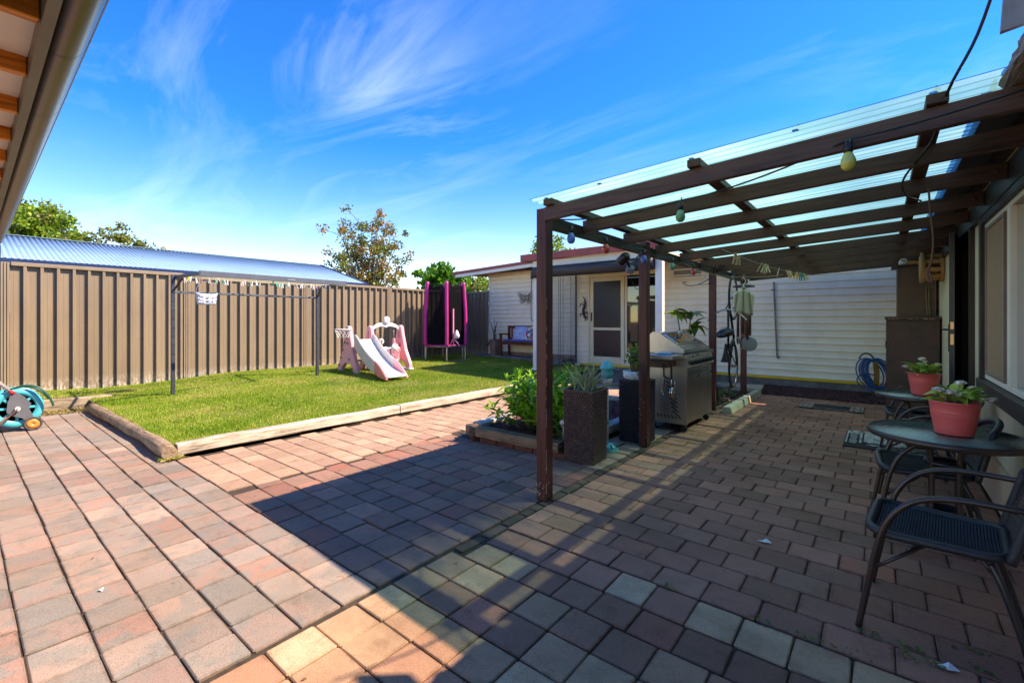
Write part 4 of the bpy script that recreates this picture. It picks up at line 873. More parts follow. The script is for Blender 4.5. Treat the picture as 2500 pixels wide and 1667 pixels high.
# ------------------------------------------------------------------ garden bed
bed = [(-3.50, 3.70), (-2.42, 3.72), (-2.42, 6.55), (-3.72, 6.55), (-3.72, 3.86)]
mb = MB(); mb.add([(x, y, .105) for x, y in bed]+[(x, y, -.02) for x, y in bed], [(0, 1, 2, 3, 4)]); struct('bed_soil', mb, mat('bed_soil_mat', (74, 52, 40), (52, 36, 30), rough=.95, ns=14, bump=.5))
stones('red_bark', 2600, -3.62, -2.5, 3.85, 6.45, .10, .022, mat('red_bark_chip', (150, 62, 50), (104, 46, 42), rough=.9, isl=.5, ns=12), .35)
w_slp = wood('brown_sleeper', (150, 112, 82), (86, 56, 38), 'x', ns=3.2, dirt=.45, bump=.6); w_slpy = wood('grey_sleeper_y', (190, 178, 162), (110, 94, 78), 'y', ns=3.2, dirt=.3, bump=.5)
bedt = thing('garden_bed', 'low raised garden bed of brown sleepers on red bricks holding the green shrub', 'garden bed', (-3.1, 3.7, 0))
def bedslp(p0, p1, m, w=.15, h=.095, z=.06):
    o = sleeper('sleeper', 'x', (p0[0], p0[1], z), (p1[0], p1[1], z), w, h, m); del o['label'], o['category'], o['group']
    for v in o.data.vertices: v.co -= Vector((-3.1, 3.7, 0))
    o.parent = bedt
bedslp((-3.50, 3.725), (-2.44, 3.775), w_slp); bedslp((-3.69, 3.80), (-3.525, 3.70), w_slp, .15); bedslp((-3.70, 3.90), (-3.70, 6.5), w_slpy, .14); bedslp((-3.75, 6.52), (-2.40, 6.52), w_greyx, .14); bedslp((-2.46, 4.0), (-2.46, 6.4), w_slpy, .13)
pv_brick = pavermat('bed_brick', [(150, 82, 66), (132, 74, 62), (160, 92, 74), (122, 70, 60)], (120, 70, 58), .4, (90, 60, 50), .4)
bm_ = paver_mesh(.225, .10, pv_brick, .058, .002, .006, .008)
x = -3.44
for k in range(5): put(bm_, 'brick', bedt, (x+.10+.235*k, 3.735+.011*k, .058), (0, 0, .045))
for k in range(11): put(bm_, 'brick', bedt, (-3.70, 4.0+.235*k, .058), (0, 0, math.pi/2))
put(bm_, 'brick', bedt, (-3.60, 3.765, .058), (0, 0, -.55))
# leaves
def leaf_mesh(name, L, Wd, m, fold=.25, droop=.3, n=4, tip=.8):
    vs = []; fs = []
    for i in range(n+1):
        q = i/n; wd = Wd*math.sin(math.pi*min(1, max(.04, q))**tip)*.5 if i < n else .001
        x = L*q; z = -droop*L*q*q
        vs += [(x, -wd, z+fold*wd), (x, 0, z), (x, wd, z+fold*wd)]
    for i in range(n):
        a = i*3; b = a+3; fs += [(a, a+1, b+1, b), (a+1, a+2, b+2, b+1)]
    return rawmesh(name, vs, fs, m, True)
def dirrot(d, roll=0):
    d = Vector(d).normalized(); return (Matrix.Rotation(math.atan2(d.y, d.x), 4, 'Z') @ Matrix.Rotation(-math.asin(max(-1, min(1, d.z))), 4, 'Y') @ Matrix.Rotation(roll, 4, 'X')).to_euler()
m_shrub = leafmat('shrub_leaf', [(74, 124, 28), (108, 166, 36), (152, 204, 50), (196, 230, 80)], .45, .35)
m_stem = mat('green_stem', (104, 116, 58), (80, 84, 44), rough=.6)
shr = thing('garden_shrub', 'bright green leafy shrub in the raised bed beside the front pergola post', 'shrub', (-3.0, 4.1, .1))
SLM = [leaf_mesh('leaf', R.uniform(.115, .16), R.uniform(.042, .056), m_shrub, .3, R.uniform(.1, .5)) for _ in range(5)]
st = MB(); cnt = 0; extra = MB()
for k in range(88):
    bx = -3.0+R.uniform(-.28, .30); by = 4.18+R.uniform(-.22, .3); ang = math.atan2(by-4.15+R.uniform(-.2, .2), bx+3.0+R.uniform(-.2, .2)); ln = R.uniform(.22, .64) if k > 8 else R.uniform(.5, .72)
    sp = R.uniform(.1, .55); tipp = Vector((bx+math.cos(ang)*sp*.55, by+math.sin(ang)*sp*.5, .10+ln)); b0 = Vector((-3.0+(bx+3.0)*.4, 4.15+(by-4.15)*.4, .10))
    path_ = arc(b0, (b0+tipp)/2+Vector((math.cos(ang)*.08, math.sin(ang)*.08, .05)), tipp, 6); st.tube(path_, [.006, .006, .005, .005, .004, .003, .002], 5)
    for j in range(15):
        q = 1-(j/15)**1.1*.72; i0 = min(5, int(q*6)); p = path_[i0].lerp(path_[i0+1], q*6-i0); aa = j*2.4+R.uniform(-.3, .3); el = R.uniform(-.2, .5)+(.8 if j < 4 else 0)
        d = Vector((math.cos(aa)*math.cos(el), math.sin(aa)*math.cos(el), math.sin(el))); me = R.choice(SLM); s = R.uniform(.75, 1.2)*(1 if j > 1 else .7); e = dirrot(d, R.uniform(-.6, .6))
        # nearest and outermost leaves are single parts
        if cnt < 285 and (p.y < 4.25 or j < 2): put(me, 'leaf', shr, p, e, (s, s, s)); cnt += 1
        else: extra.add([v.co*s for v in me.vertices], [tuple(f_.vertices) for f_ in me.polygons], True, Matrix.Translation(p) @ e.to_matrix().to_4x4())
st.build('stem', m_stem, shr, kind='stuff'); extra.build('foliage', m_shrub, shr, kind='stuff', fix=False)
gc_ = MB()
for _ in range(420):
    p = Vector((R.uniform(-2.62, -2.40), R.uniform(3.88, 4.35), .12+R.uniform(0, .16))); a = R.uniform(0, 6.28); l = R.uniform(.02, .05); w_ = .006; gc_.add([p, p+Vector((math.cos(a)*l-math.sin(a)*w_, math.sin(a)*l+math.cos(a)*w_, .01)), p+Vector((math.cos(a)*l*1.6, math.sin(a)*l*1.6, .02)), p+Vector((math.cos(a)*l+math.sin(a)*w_, math.sin(a)*l-math.cos(a)*w_, .012))], [(0, 1, 2, 3)])
solo('fern', gc_, leafmat('fern_leaf', [(60, 130, 30), (96, 176, 44), (120, 190, 60)], .4), 'low bright green fern at the bed corner between the front post and the aloe planter', 'plant', fix=False)
fg = thing('bird_ornament', 'pinkish white wading bird garden ornament beside the front post', 'ornament', (-2.52, 3.95, .1))
mb = MB(); B = Vector((-2.50, 3.93, 0)); mb.tube(smoothpath([B+Vector((-.04, 0, .30)), B+Vector((.0, .0, .32)), B+Vector((.03, .01, .345)), B+Vector((.022, .01, .40)), B+Vector((.03, .015, .44)), B+Vector((.06, .02, .445)), B+Vector((.085, .025, .425))]), [.03, .03, .03, .03, .03, .028, .026, .024, .02, .017, .015, .014, .013, .012, .012, .012, .012, .012, .013, .015, .016, .016, .015, .014, .012, .010, .008, .006, .004, .003, .002][:31], 8); mb.build('body', mat('pinkish_white', (226, 200, 188), (208, 178, 168), rough=.6), fg)
MB().tube([B+Vector((-.02, 0, .10)), B+Vector((-.02, 0, .3))], .004, 6).build('leg', m_white, fg)
# ------------------------------------------------------------------ wicker planters
m_wick = mat('wicker', (112, 76, 62), (84, 60, 52), rough=.4, ns=20, isl=.22)
def planter(name, label, cx, cy, s0, s1, h, m, rotz=0):
    p = thing(name, label, 'planter', (cx, cy, 0), 'tall wicker planters')
    T = Matrix.Translation((cx, cy, 0)) @ Matrix.Rotation(rotz, 4, 'Z'); mb = MB(); rows, cols = 27, 11
    def S(z): return (s0+(s1-s0)*z/h)/2
    for side in range(4):
        Rz = T @ Matrix.Rotation(side*math.pi/2, 4, 'Z')
        for r in range(rows):
            z0 = h*r/rows; z1 = h*(r+1)/rows-.003
            for c in range(-1, cols):
                a = (c+(.5 if r % 2 else 0))/cols; b = a+1/cols-.012; a = max(a, 0); b = min(b, 1)
                if b-a < .02: continue
                def P(q, z, o): return (S(z)+o, (q*2-1)*S(z), z)
                am, bm2, zm0, zm1 = a+(b-a)*.25, b-(b-a)*.25, z0+(z1-z0)*.22, z1-(z1-z0)*.22
                vs = [P(a, z0, 0), P(b, z0, 0), P(b, z1, 0), P(a, z1, 0), P(am, zm0, .006), P(bm2, zm0, .006), P(bm2, zm1, .006), P(am, zm1, .006)]
                mb.add(vs, [(4, 5, 6, 7), (0, 1, 5, 4), (1, 2, 6, 5), (2, 3, 7, 6), (3, 0, 4, 7)], False, Rz)
    mb.build('weave', m, p, kind='stuff', fix=False)
    core = MB(); vs = [T @ Vector((sx*(S(z)-.002), sy*(S(z)-.002), z)) for z in (0.0, h) for sx, sy in ((-1, -1), (1, -1), (1, 1), (-1, 1))]
    core.add(vs, [(0, 1, 5, 4), (1, 2, 6, 5), (2, 3, 7, 6), (3, 0, 4, 7), (3, 2, 1, 0)]); core.build('core', mat('wicker_gap', (28, 22, 22), rough=.8), p)
    rim = MB(); q = S(h)+.004
    for sd in range(4):
        Rz = T @ Matrix.Rotation(sd*math.pi/2, 4, 'Z'); rim.obox((q-.008, 0, h+.004), (.024, 2*q-(.002 if sd % 2 else .05), .018), .005, M=Rz)
    rim.build('rim', m, p); so_ = MB(); so_.add([T @ Vector((sx*(q-.02), sy*(q-.02), h-.03)) for sx, sy in ((-1, -1), (1, -1), (1, 1), (-1, 1))], [(0, 1, 2, 3)]); so_.build('soil', bpy.data.materials['bed_soil_mat'], p)
    return p
planter('wicker_planter', 'tall brown wicker planter holding the spiky aloe, just behind the front pergola post', -2.235, 3.885, .30, .315, .675, m_wick, rad(3))
m_wick2 = mat('dark_wicker', (58, 46, 52), (42, 34, 40), rough=.4, ns=20, isl=.2)
planter('wicker_planter', 'tall dark wicker planter under the jade plant, half hidden by the second pergola post', -2.135, 4.86, .29, .30, .675, m_wick2, 0)
def aloemat():
    t = NT('aloe_leaf'); r = t.n('ShaderNodeObjectInfo').outputs['Random']; c = t.ramp(r, [(0, lin((122, 142, 84))), (.5, lin((150, 164, 106))), (1, lin((186, 184, 134)))])
    n = t.noise(t.coord('Object', (6, 60, 60)), 2, 3); c = t.mix(t.ramp(n, [(.42, (0, 0, 0, 1)), (.6, (1, 1, 1, 1))]), c, lin((188, 184, 144)))
    t.lk(c, t.b.inputs['Base Color']); t.b.inputs['Roughness'].default_value = .45; return t.m
m_aloe = aloemat(); alo = thing('aloe_plant', 'spiky striped green aloe growing in the tall brown wicker planter', 'plant', (-2.235, 3.885, .65))
def spike(L, W, bend):
    n = 7; vs = []; fs = []
    for i in range(n+1):
        q = i/n; w = W*(1-q)**.75*.5+.0006; x = L*q*math.cos(bend*q*.7); z = L*q*math.sin(bend*q*.7)*-1
        vs += [(x, -w, z+w*.9), (x, 0, z-.006*(1-q)), (x, w, z+w*.9)]
    for i in range(n): fs += [(3*i, 3*i+1, 3*i+4, 3*i+3), (3*i+1, 3*i+2, 3*i+5, 3*i+4)]
    return rawmesh('leaf', vs, fs, m_aloe, True)
SPK = [spike(R.uniform(.26, .36), R.uniform(.020, .028), R.uniform(.05, .7)) for _ in range(6)]
for k in range(54):
    a = R.uniform(0, 6.28); el = rad(R.uniform(52, 86) if k > 14 else R.uniform(34, 55)); s = R.uniform(.85, 1.15)
    put(R.choice(SPK), 'leaf', alo, (-2.235+R.uniform(-.09, .09), 3.885+R.uniform(-.09, .09), .645), dirrot((math.cos(a)*math.cos(el), math.sin(a)*math.cos(el), math.sin(el))), (s, s, s))
jp = thing('jade_plant', 'green jade plant in a painted white bowl on the dark wicker planter', 'potted plant', (-2.14, 4.83, .69))
MB().lathe([(.10, 0), (.125, .005), (.135, .05), (.14, .095), (.132, .097), (.128, .06), (0, .06)], (-2.14, 4.83, .69), 24).build('bowl', mat('painted_bowl', (214, 216, 212), (120, 128, 104), rough=.3, ns=26, lo=.55, hi=.68), jp)
st = MB(); lf_ = MB(); m_jade = leafmat('jade_leaf', [(56, 84, 28), (92, 124, 44), (130, 158, 62)], .12, .3)
for k in range(16):
    a = R.uniform(0, 6.28); s = R.uniform(.03, .17); h = R.uniform(.13, .33); b0 = Vector((-2.14+R.uniform(-.03, .03), 4.83+R.uniform(-.03, .03), .75)); tip = b0+Vector((math.cos(a)*s, math.sin(a)*s, h)); pth = arc(b0, b0.lerp(tip, .5)+Vector((math.cos(a)*.03, math.sin(a)*.03, 0)), tip, 5); st.tube(pth, [.011, .010, .009, .007, .006, .004], 6)
    for j in range(16):
        q = R.uniform(.55, 1.05); p = b0.lerp(tip, q)+Vector((R.gauss(0, .018), R.gauss(0, .018), R.gauss(0, .012))); M_ = Matrix.Translation(p) @ Euler((R.uniform(0, 6), R.uniform(0, 6), R.uniform(0, 6))).to_matrix().to_4x4() @ Matrix.Diagonal((.020, .014, .005, 1))
        lf_.lathe([(0, -1), (.8, -.5), (1, 0), (.8, .5), (0, 1)], (0, 0, 0), 6, M_)
st.build('stem', mat('jade_stem', (136, 110, 76), (104, 82, 56), rough=.8), jp, kind='stuff'); lf_.build('foliage', m_jade, jp, kind='stuff', fix=False)
# turquoise lantern on a stand
m_turq = mat('turquoise_plastic', (70, 186, 186), (62, 174, 176), rough=.35, ns=5); ln = thing('standing_lantern', 'turquoise topped lantern on a slim white pole with turquoise half round base', 'lantern', (-2.2, 4.3, 0))
bx, by = -2.215, 4.30
mb = MB(); mb.prism([(bx+.11*math.cos(q), by+.11*math.sin(q)) for q in [math.pi*2*k/24 for k in range(24)]], .0, .035, 'z'); mb.lathe([(.105, .035), (.085, .06), (.03, .066), (.0, .066)], (bx, by, 0), 24); mb.build('base', m_turq, ln)
mb = MB()
for q in (-.6, .1, .7): mb.obox((bx+.085*math.cos(q), by+.085*math.sin(q), .050), (.045, .014, .03), .003, rot=(0, .5, q))
mb.build('base_slot', mat('dark_turq', (24, 90, 96), rough=.4), ln, kind='stuff')
MB().tube([(bx, by, .05), (bx, by, .70)], .0135, 12).build('pole', mat('grey_white', (206, 206, 210), (190, 190, 196), rough=.4), ln)
MB().tube([(bx, by, .27), (bx, by, .33)], .0165, 12).build('pole_sleeve', m_turq, ln)
MB().lathe([(.02, .675), (.045, .685), (.055, .75)], (bx, by, 0), 20).build('lamp_cup', mat('cream_plastic', (224, 208, 190), rough=.4), ln)
MB().lathe([(.056, .751), (.064, .80), (.060, .835), (.076, .848), (.078, .862), (.056, .885), (.050, .915), (.03, .925), (0, .926)], (bx, by, 0), 20).build('lamp_top', m_turq, ln)

# ------------------------------------------------------------------ barbecue
def steelmat(name, c, rough, sc, ax):
    t = NT(name); n = t.noise(t.coord('World', sc), 6, 5, .6); n2 = t.noise(t.coord('World', (2, 2, .5)), 3, 6, .7)
    t.lk(t.ramp(n2, [(.3, tuple(q*.72 for q in lin(c)[:3])+(1,)), (.7, lin(c))]), t.b.inputs['Base Color']); t.b.inputs['Metallic'].default_value = 1
    t.lk(t.math('ADD', t.math('MULTIPLY', n, .25), rough-.1), t.b.inputs['Roughness']); t.bump(n, .06, .002); return t.m
m_ss = steelmat('stainless', (192, 186, 178), .30, (14, 14, 1), 0); m_ssy = steelmat('stainless_hood', (200, 196, 190), .2, (10, 1, 10), 0); m_enam = mat('dark_enamel', (40, 36, 34), rough=.25)
m_rose = steelmat('stainless_side', (196, 182, 172), .33, (1, 10, 10), 0)
bq = thing('barbecue', 'stainless steel gas barbecue cabinet with closed sloping hood, black knobs and side shelves', 'barbecue', (-2.05, 6.0, 0))
bx0, bx1, by0, by1 = -2.28, -1.80, 5.50, 6.52
MB().box(bx0, bx1-.02, by0, by1, .10, .90, .004).build('cabinet', m_rose, bq)
for ya, yb in ((by0+.035, (by0+by1)/2-.003), ((by0+by1)/2+.003, by1-.004)):
    mb = MB()
    mb.prism([(ya, .115), (yb, .115), (yb, .66), (yb-.02 if ya < 5.6 else yb, .66), (yb-.06 if ya < 5.6 else yb, .64), (yb-.16 if ya < 5.6 else ya+.16, .64), (yb-.2 if ya < 5.6 else ya+.06, .66), (ya, .66)], bx1-.018, bx1+.004, 'x'); mb.build('cabinet_door', m_ss, bq)
MB().box(bx1-.02, bx1+.006, by0+.002, by0+.032, .10, .90, .003).build('corner_strip', m_rose, bq)
MB().box(bx1-.018, bx1-.002, by0+.033, by1-.003, .665, .76).build('vent_panel', m_ss, bq)
mb = MB()
for r in range(3):
    for k in range(26): mb.box(bx1-.003, bx1+.0, by0+.06+k*.035, by0+.08+k*.035, .685+r*.022, .695+r*.022)
mb.build('vent_slot', m_enam, bq, kind='stuff')
mb = MB(); mb.prism([(bx1+.0, .772), (bx1+.03, .785), (bx1-.0, .925), (bx1-.06, .945), (bx1-.06, .772)], by0-.004, by1+.004, 'y'); mb.build('control_panel', m_ss, bq)
for k in range(6):
    y = by0+.16+k*.145; c = Vector((bx1+.02, y, .838)); d = Vector((.955, 0, .25)); Mk = Matrix.Translation(c) @ d.to_track_quat('Z', 'Y').to_matrix().to_4x4()
    mb = MB(); mb.lathe([(.034, 0), (.034, .006), (.027, .010), (.025, .034), (.0, .036)], (0, 0, 0), 16, Mk); mb.obox((0, 0, .038), (.010, .046, .018), .003, M=Mk); mb.build('knob', m_blk, bq)
MB().obox((bx1+.005, by0+.40, .915), (.004, .05, .022), .001, rot=(0, -.22, 0)).build('badge', mat('badge_red', (120, 40, 36), rough=.4), bq)
MB().obox((bx1+.006, by0+.22, .907), (.004, .03, .02), .001, rot=(0, -.22, 0)).build('badge', m_enam, bq)
# hood: end cheeks and sloping front with dark glass
prof = [(bx1-.03, .95), (bx1-.025, .99), (bx1-.33, 1.19), (bx0+.06, 1.195), (bx0+.0, 1.15), (bx0, .95)]
for y in (by0+.005, by1-.035):
    mb = MB(); mb.prism(prof, y, y+.03, 'y'); mb.build('hood_end', m_rose, bq)
mb = MB(); L_ = [(bx1-.028, .952), (bx1-.022, .994), (bx1-.33, 1.198), (bx0+.055, 1.203), (bx0-.005, 1.155), (bx0-.005, .952)]; In = [(x*.985+bx0*.015+.004, z-.012) for x, z in L_]
vs = [(x, y, z) for y in (by0+.036, by1-.036) for x, z in L_]; n = len(L_); mb.add(vs, [(i, i+1, n+i+1, n+i) for i in range(n-1)]); q = mb.build('hood', m_ssy, bq); sd = q.modifiers.new('thickness', 'SOLIDIFY'); sd.thickness = .006
dirh = Vector((-.305, 0, .204)).normalized(); nh = Vector((.204, 0, .305)).normalized(); mid_ = Vector((bx1-.176, (by0+by1)/2, 1.096))
def hoodpiece(name, m, cu, cv, su, sv, th, off, b=.002):
    M_ = Matrix(((0, dirh.x, nh.x), (1, 0, 0), (0, dirh.z, nh.z))).to_4x4(); MB().obox(mid_+Vector((0, cu, 0))+dirh*cv+nh*off, (su, sv, th), b, rot=M_).build(name, m, bq)
hoodpiece('hood_glass', mat('smoked_glass', (30, 28, 26), rough=.06, spec=.8, coat=.5), 0, .055, .70, .19, .004, .004)
hoodpiece('hood_trim', m_ssy, 0, -.06, .94, .025, .008, .004); hoodpiece('hood_trim', m_ssy, 0, .165, .94, .02, .008, .004)
mb = MB(); hc = mid_+Vector((0, .0, 0))+nh*.05+dirh*.10; mb.tube([hc+Vector((0, -.09, 0)), hc+Vector((0, .09, 0))], .013, 10)
for s in (-.08, .08): mb.tube([hc+Vector((0, s, 0)), hc+Vector((0, s, 0))-nh*.05], .008, 8)
mb.build('hood_handle', mat('chrome', (220, 218, 214), rough=.08, metal=1), bq)
MB().box(bx0+.02, bx1-.035, by0-.36, by0-.008, .895, .945, .008).build('side_shelf', m_rose, bq)
MB().box(bx0+.02, bx1-.05, by1+.008, by1+.30, .895, .945, .008).build('side_shelf', m_ss, bq)
MB().box(bx0+.04, bx1-.12, by0-.33, by0-.009, .80, .892).build('shelf_bracket', mat('rust_brown', (112, 66, 42), (84, 50, 34), rough=.5), bq)
mb = MB()
for k in range(9):
    for j in (0, 1):
        if j == 0: mb.bar((bx0+.22+.012*k, by0-.003, .66-.05*k), (bx0+.34+.006*k, by0-.003, .60-.05*k), .006, .014)
        else: mb.bar((bx0+.03+.045*k, by0-.003, .20), (bx0+.055+.045*k, by0-.003, .165), .006, .012)
mb.build('side_vent', m_enam, bq, kind='stuff')
for (x, y) in ((bx1-.05, by0+.06), (bx1-.05, by1-.07), (bx0+.05, by0+.06), (bx0+.05, by1-.07)):
    mb = MB(); mb.lathe([(.036, -.014), (.04, -.008), (.04, .008), (.036, .014)], (0, 0, 0), 16, Matrix.Translation((x, y, .042)) @ Matrix.Rotation(math.pi/2, 4, 'X')); mb.obox((x, y, .088), (.03, .045, .022), .004); mb.build('caster', m_blk, bq)
tl_ = thing('barbecue_tool', 'barbecue tongs with black handle hanging from the side shelf', 'tongs', (-1.87, 5.15, .85), 'barbecue tools hanging from the shelf')
m_steel = mat('polished_steel', (200, 194, 188), rough=.2, metal=1)
tx, ty = -1.845, 5.47
mb = MB(); mb.bar((tx, by0-.375+.0, .86), (tx+.002, by0-.375, .68), .022, .014, .005); mb.build('handle', m_blk, tl_)
mb = MB(); mb.tube([(tx, by0-.375, .68), (tx+.004, by0-.375, .58)], .008, 8); mb.lathe([(0, -.055), (.022, -.045), (.03, 0), (.022, .045), (.008, .06)], (tx+.004, by0-.375, .53), 14); mb.tube(arc((tx+.035, by0-.375, .66), (tx+.05, by0-.375, .58), (tx+.03, by0-.375, .47), 6), .005, 6); mb.build('jaw', m_steel, tl_)
t2_ = thing('barbecue_tool', 'barbecue spatula with long wire blade hanging left of the tongs', 'spatula', (-1.93, 5.15, .85), 'barbecue tools hanging from the shelf')
MB().bar((tx-.09, by0-.37, .86), (tx-.085, by0-.37, .70), .02, .013, .005).build('handle', m_blk, t2_)
mb = MB(); mb.tube(smoothpath([(tx-.085, by0-.37, .70), (tx-.10, by0-.37, .62), (tx-.115, by0-.37, .56), (tx-.085, by0-.37, .49)]), .005, 6); mb.bar((tx-.085, by0-.37, .70), (tx-.075, by0-.372, .60), .012, .004); mb.build('blade', m_steel, t2_)
mb = MB(); mb.obox((bx1-.22, by0-.10, .954), (.16, .23, .012), .004, rot=(0, 0, .2)); solo('blue_tray', mb, mat('blue_plastic', (84, 170, 206), (76, 160, 196), rough=.3), 'flat blue plastic tray lying on the barbecue side shelf', 'tray')

# ------------------------------------------------------------------ bicycle hung by its front wheel
bk = thing('bicycle', 'black bicycle hanging nose up beside the third pergola post', 'bicycle', (-1.80, 7.7, .6))
def BW(a, b, x=0): return Vector((-1.80+x+.06*b, 7.70-b, .64+a))       # a along the axles (up), b towards the saddle
m_tyre = mat('tyre', (40, 38, 36), (58, 54, 50), rough=.75, ns=20); m_fr = mat('black_frame', (30, 30, 32), (24, 24, 26), rough=.25, spec=.6); m_alu2 = mat('bike_alu', (176, 172, 168), rough=.25, metal=.9)
for a0 in (0, 1.06):
    ty_ = MB(); ty_.tube([BW(a0+.335*math.cos(q), .335*math.sin(q)) for q in [2*math.pi*k/40 for k in range(40)]], .017, 8, True); wh = ty_.build('wheel', m_tyre, bk)
    rm = MB(); rm.tube([BW(a0+.312*math.cos(q), .312*math.sin(q)) for q in [2*math.pi*k/40 for k in range(40)]], .009, 6, True); rm.tube([BW(a0, 0, -.04), BW(a0, 0, .04)], .02, 10); rm.build('rim', m_alu2, wh)
    spk_ = MB()
    for k in range(18):
        q = 2*math.pi*k/18; spk_.tube([BW(a0+.02*math.cos(q+.8), .02*math.sin(q+.8), .02*(-1)**k), BW(a0+.31*math.cos(q), .31*math.sin(q))], .0014, 4, cap=False)
    spk_.build('spokes', m_alu2, wh, kind='stuff')
BBp, ST, HT1, HT2 = BW(.43, -.05), BW(.27, .44), BW(.86, .40), BW(.89, .29)
mb = MB()
for p0, p1, r in ((BBp, ST, .016), (ST.lerp(BBp, .08), HT1, .016), (BBp, HT2, .018), (HT1, HT2, .02)): mb.tube([p0, p1], r, 10)
for x in (-.05, .05):
    mb.tube([BBp, BW(0, 0, x)], .010, 8); mb.tube([ST.lerp(BBp, .12), BW(0, 0, x)], .008, 8)
mb.build('frame', m_fr, bk)
mb = MB()
for x in (-.05, .05): mb.tube(smoothpath([HT2+Vector((x, 0, 0)), BW(.95, .14, x), BW(1.06, 0, x)]), .012, 8)
mb.tube([HT1, BW(.84, .46)], .012, 8); mb.build('fork', m_fr, bk)
mb = MB(); mb.tube(smoothpath([BW(.70, .50, -.27), BW(.80, .50, -.18), BW(.86, .48, -.05), BW(.86, .48, .05), BW(.80, .50, .18), BW(.70, .50, .27)]), .012, 8); mb.build('handlebar', m_alu2, bk)
mb = MB(); mb.tube([ST, BW(.22, .58)], .012, 8); mb.build('seat_post', m_alu2, bk)
mb = MB()
def sadl(a, b):
    q = a; w = .018+.052*(1-q)**1.8 if q < .95 else .012; ang = (b-.5)*math.pi; return BW(.10+.27*q, .60+.03*math.cos(ang)-.02*q, w*math.sin(ang))
mb.grid(sadl, 10, 8); q = mb.build('saddle', m_blk, bk); sd = q.modifiers.new('thickness', 'SOLIDIFY'); sd.thickness = .02
mb = MB(); mb.lathe([(.095, -.004), (.1, 0), (.095, .004)], (0, 0, 0), 24, Matrix.Translation(BBp+Vector((.06, 0, 0))) @ Matrix.Rotation(math.pi/2, 4, 'Y')); mb.build('chainring', m_alu2, bk)
for sg in (1, -1):
    mb = MB(); mb.tube([BBp+Vector((.08*sg, 0, 0)), BBp+Vector((.09*sg, .05*sg, -.16*sg))], .010, 8); mb.obox(BBp+Vector((.13*sg, .05*sg, -.16*sg)), (.08, .06, .025), .004); mb.build('crank', m_alu2, bk)
mb = MB(); mb.lathe([(0, .003), (.10, .004), (.118, 0), (.1, -.004), (0, -.003)], (0, 0, 0), 28, Matrix.Translation((-1.62, 7.92, .98)) @ Euler((rad(80), 0, rad(30))).to_matrix().to_4x4()); o = mb.build('spoke_guard', glassy('clear_disc', (206, 206, 206), .25, .2), bk)
MB().obox(BW(.47, .02, .14), (.05, .03, .02), .004).build('reflector', mat('amber', (226, 120, 34), rough=.3), bk)
mb = MB(); mb.tube(smoothpath([BW(1.41, .01), BW(1.43, -.03), (-1.9, 7.72, 2.09), (-1.95, 7.6, 2.10)]), .006, 6); mb.build('hanging_hook', m_wire, bk)
hm = MB(); hm.lathe([(0, .06), (.05, .055), (.085, .03), (.095, -.01), (.09, -.03), (.06, -.035), (0, -.03)], (0, 0, 0), 18, Matrix.Translation((-1.775, 7.12, 1.16)) @ Euler((.3, -.3, .5)).to_matrix().to_4x4() @ Matrix.Diagonal((1.35, .95, 1, 1))); solo('bike_helmet', hm, mat('helmet_black', (34, 32, 34), (60, 58, 60), rough=.3, ns=18, lo=.5, hi=.6), 'black bicycle helmet hanging on the bicycle saddle', 'helmet')
# fiddle leaf plant behind the barbecue
fig = thing('fiddle_leaf_plant', 'tall potted fiddle leaf plant with bare stems between barbecue and third post', 'potted plant', (-2.42, 7.25, 0))
FB = Vector((-2.40, 7.30, 0)); st = MB(); FL = []
tops = []
for dx, dy, h in ((-.10, -.05, 1.55), (.05, .06, 1.48), (.12, -.04, 1.32)):
    pth = smoothpath([FB+Vector((0, 0, .3)), FB+Vector((dx*.3, dy*.3, .8)), FB+Vector((dx*.8, dy*.8, 1.2)), FB+Vector((dx*1.3, dy*1.3, h))], 4); st.tube(pth, [.016-.0008*i for i in range(len(pth))], 7); tops.append(pth[-1])
st.build('stem', mat('fig_stem', (96, 76, 60), (70, 56, 46), rough=.8), fig)
m_figl = leafmat('fig_leaf', [(50, 84, 24), (78, 116, 34), (120, 152, 48), (150, 176, 60)], .3, .35)
FLM = [leaf_mesh('leaf', R.uniform(.16, .22), R.uniform(.10, .13), m_figl, .35, R.uniform(.2, .7), 5, .7) for _ in range(4)]
for k in range(30):
    tp = tops[k % 3]; a = k*2.4+R.uniform(-.3, .3); el = R.uniform(-.3, .9); put(R.choice(FLM), 'leaf', fig, tp+Vector((math.cos(a)*.02, math.sin(a)*.02, -R.uniform(0, .16))), dirrot((math.cos(a)*math.cos(el), math.sin(a)*math.cos(el), math.sin(el))), (1, 1, 1))
MB().lathe([(.13, 0), (.16, .3), (.165, .32), (.145, .32), (.14, .28), (0, .28)], FB, 20).build('pot', mat('grey_pot', (90, 84, 78), rough=.6), fig)
# pale concrete kerb block and flat slab by the last posts
mb = MB(); mb.prism([(-1.80, 0), (-1.66, 0), (-1.69, .10), (-1.79, .095)], 7.05, 9.15, 'y'); o = solo('kerb_block', mb, mat('pale_concrete', (198, 186, 160), (164, 150, 126), rough=.8, ns=5, bump=.3, dirt=.25), 'long pale concrete kerb block lying along the patio edge past the third post', 'kerb block'); bv = o.modifiers.new('bevel', 'BEVEL'); bv.width = .008
mb = MB(); mb.obox((-1.99, 9.6, .06), (.5, .55, .08), .01, rot=(0, 0, .1)); solo('stone_slab', mb, MATS['pale_concrete'], 'flat pale stone slab on the gravel at the foot of the fourth post', 'slab')
mb = MB(); mb.obox((-2.15, 7.9, .30), (.5, .4, .035), .008); mb.obox((-2.13, 7.9, .14), (.10, .10, .28), .008); solo('plant_stand', mb, m_conc, 'low grey slab stand between third and fourth pergola posts', 'stand')
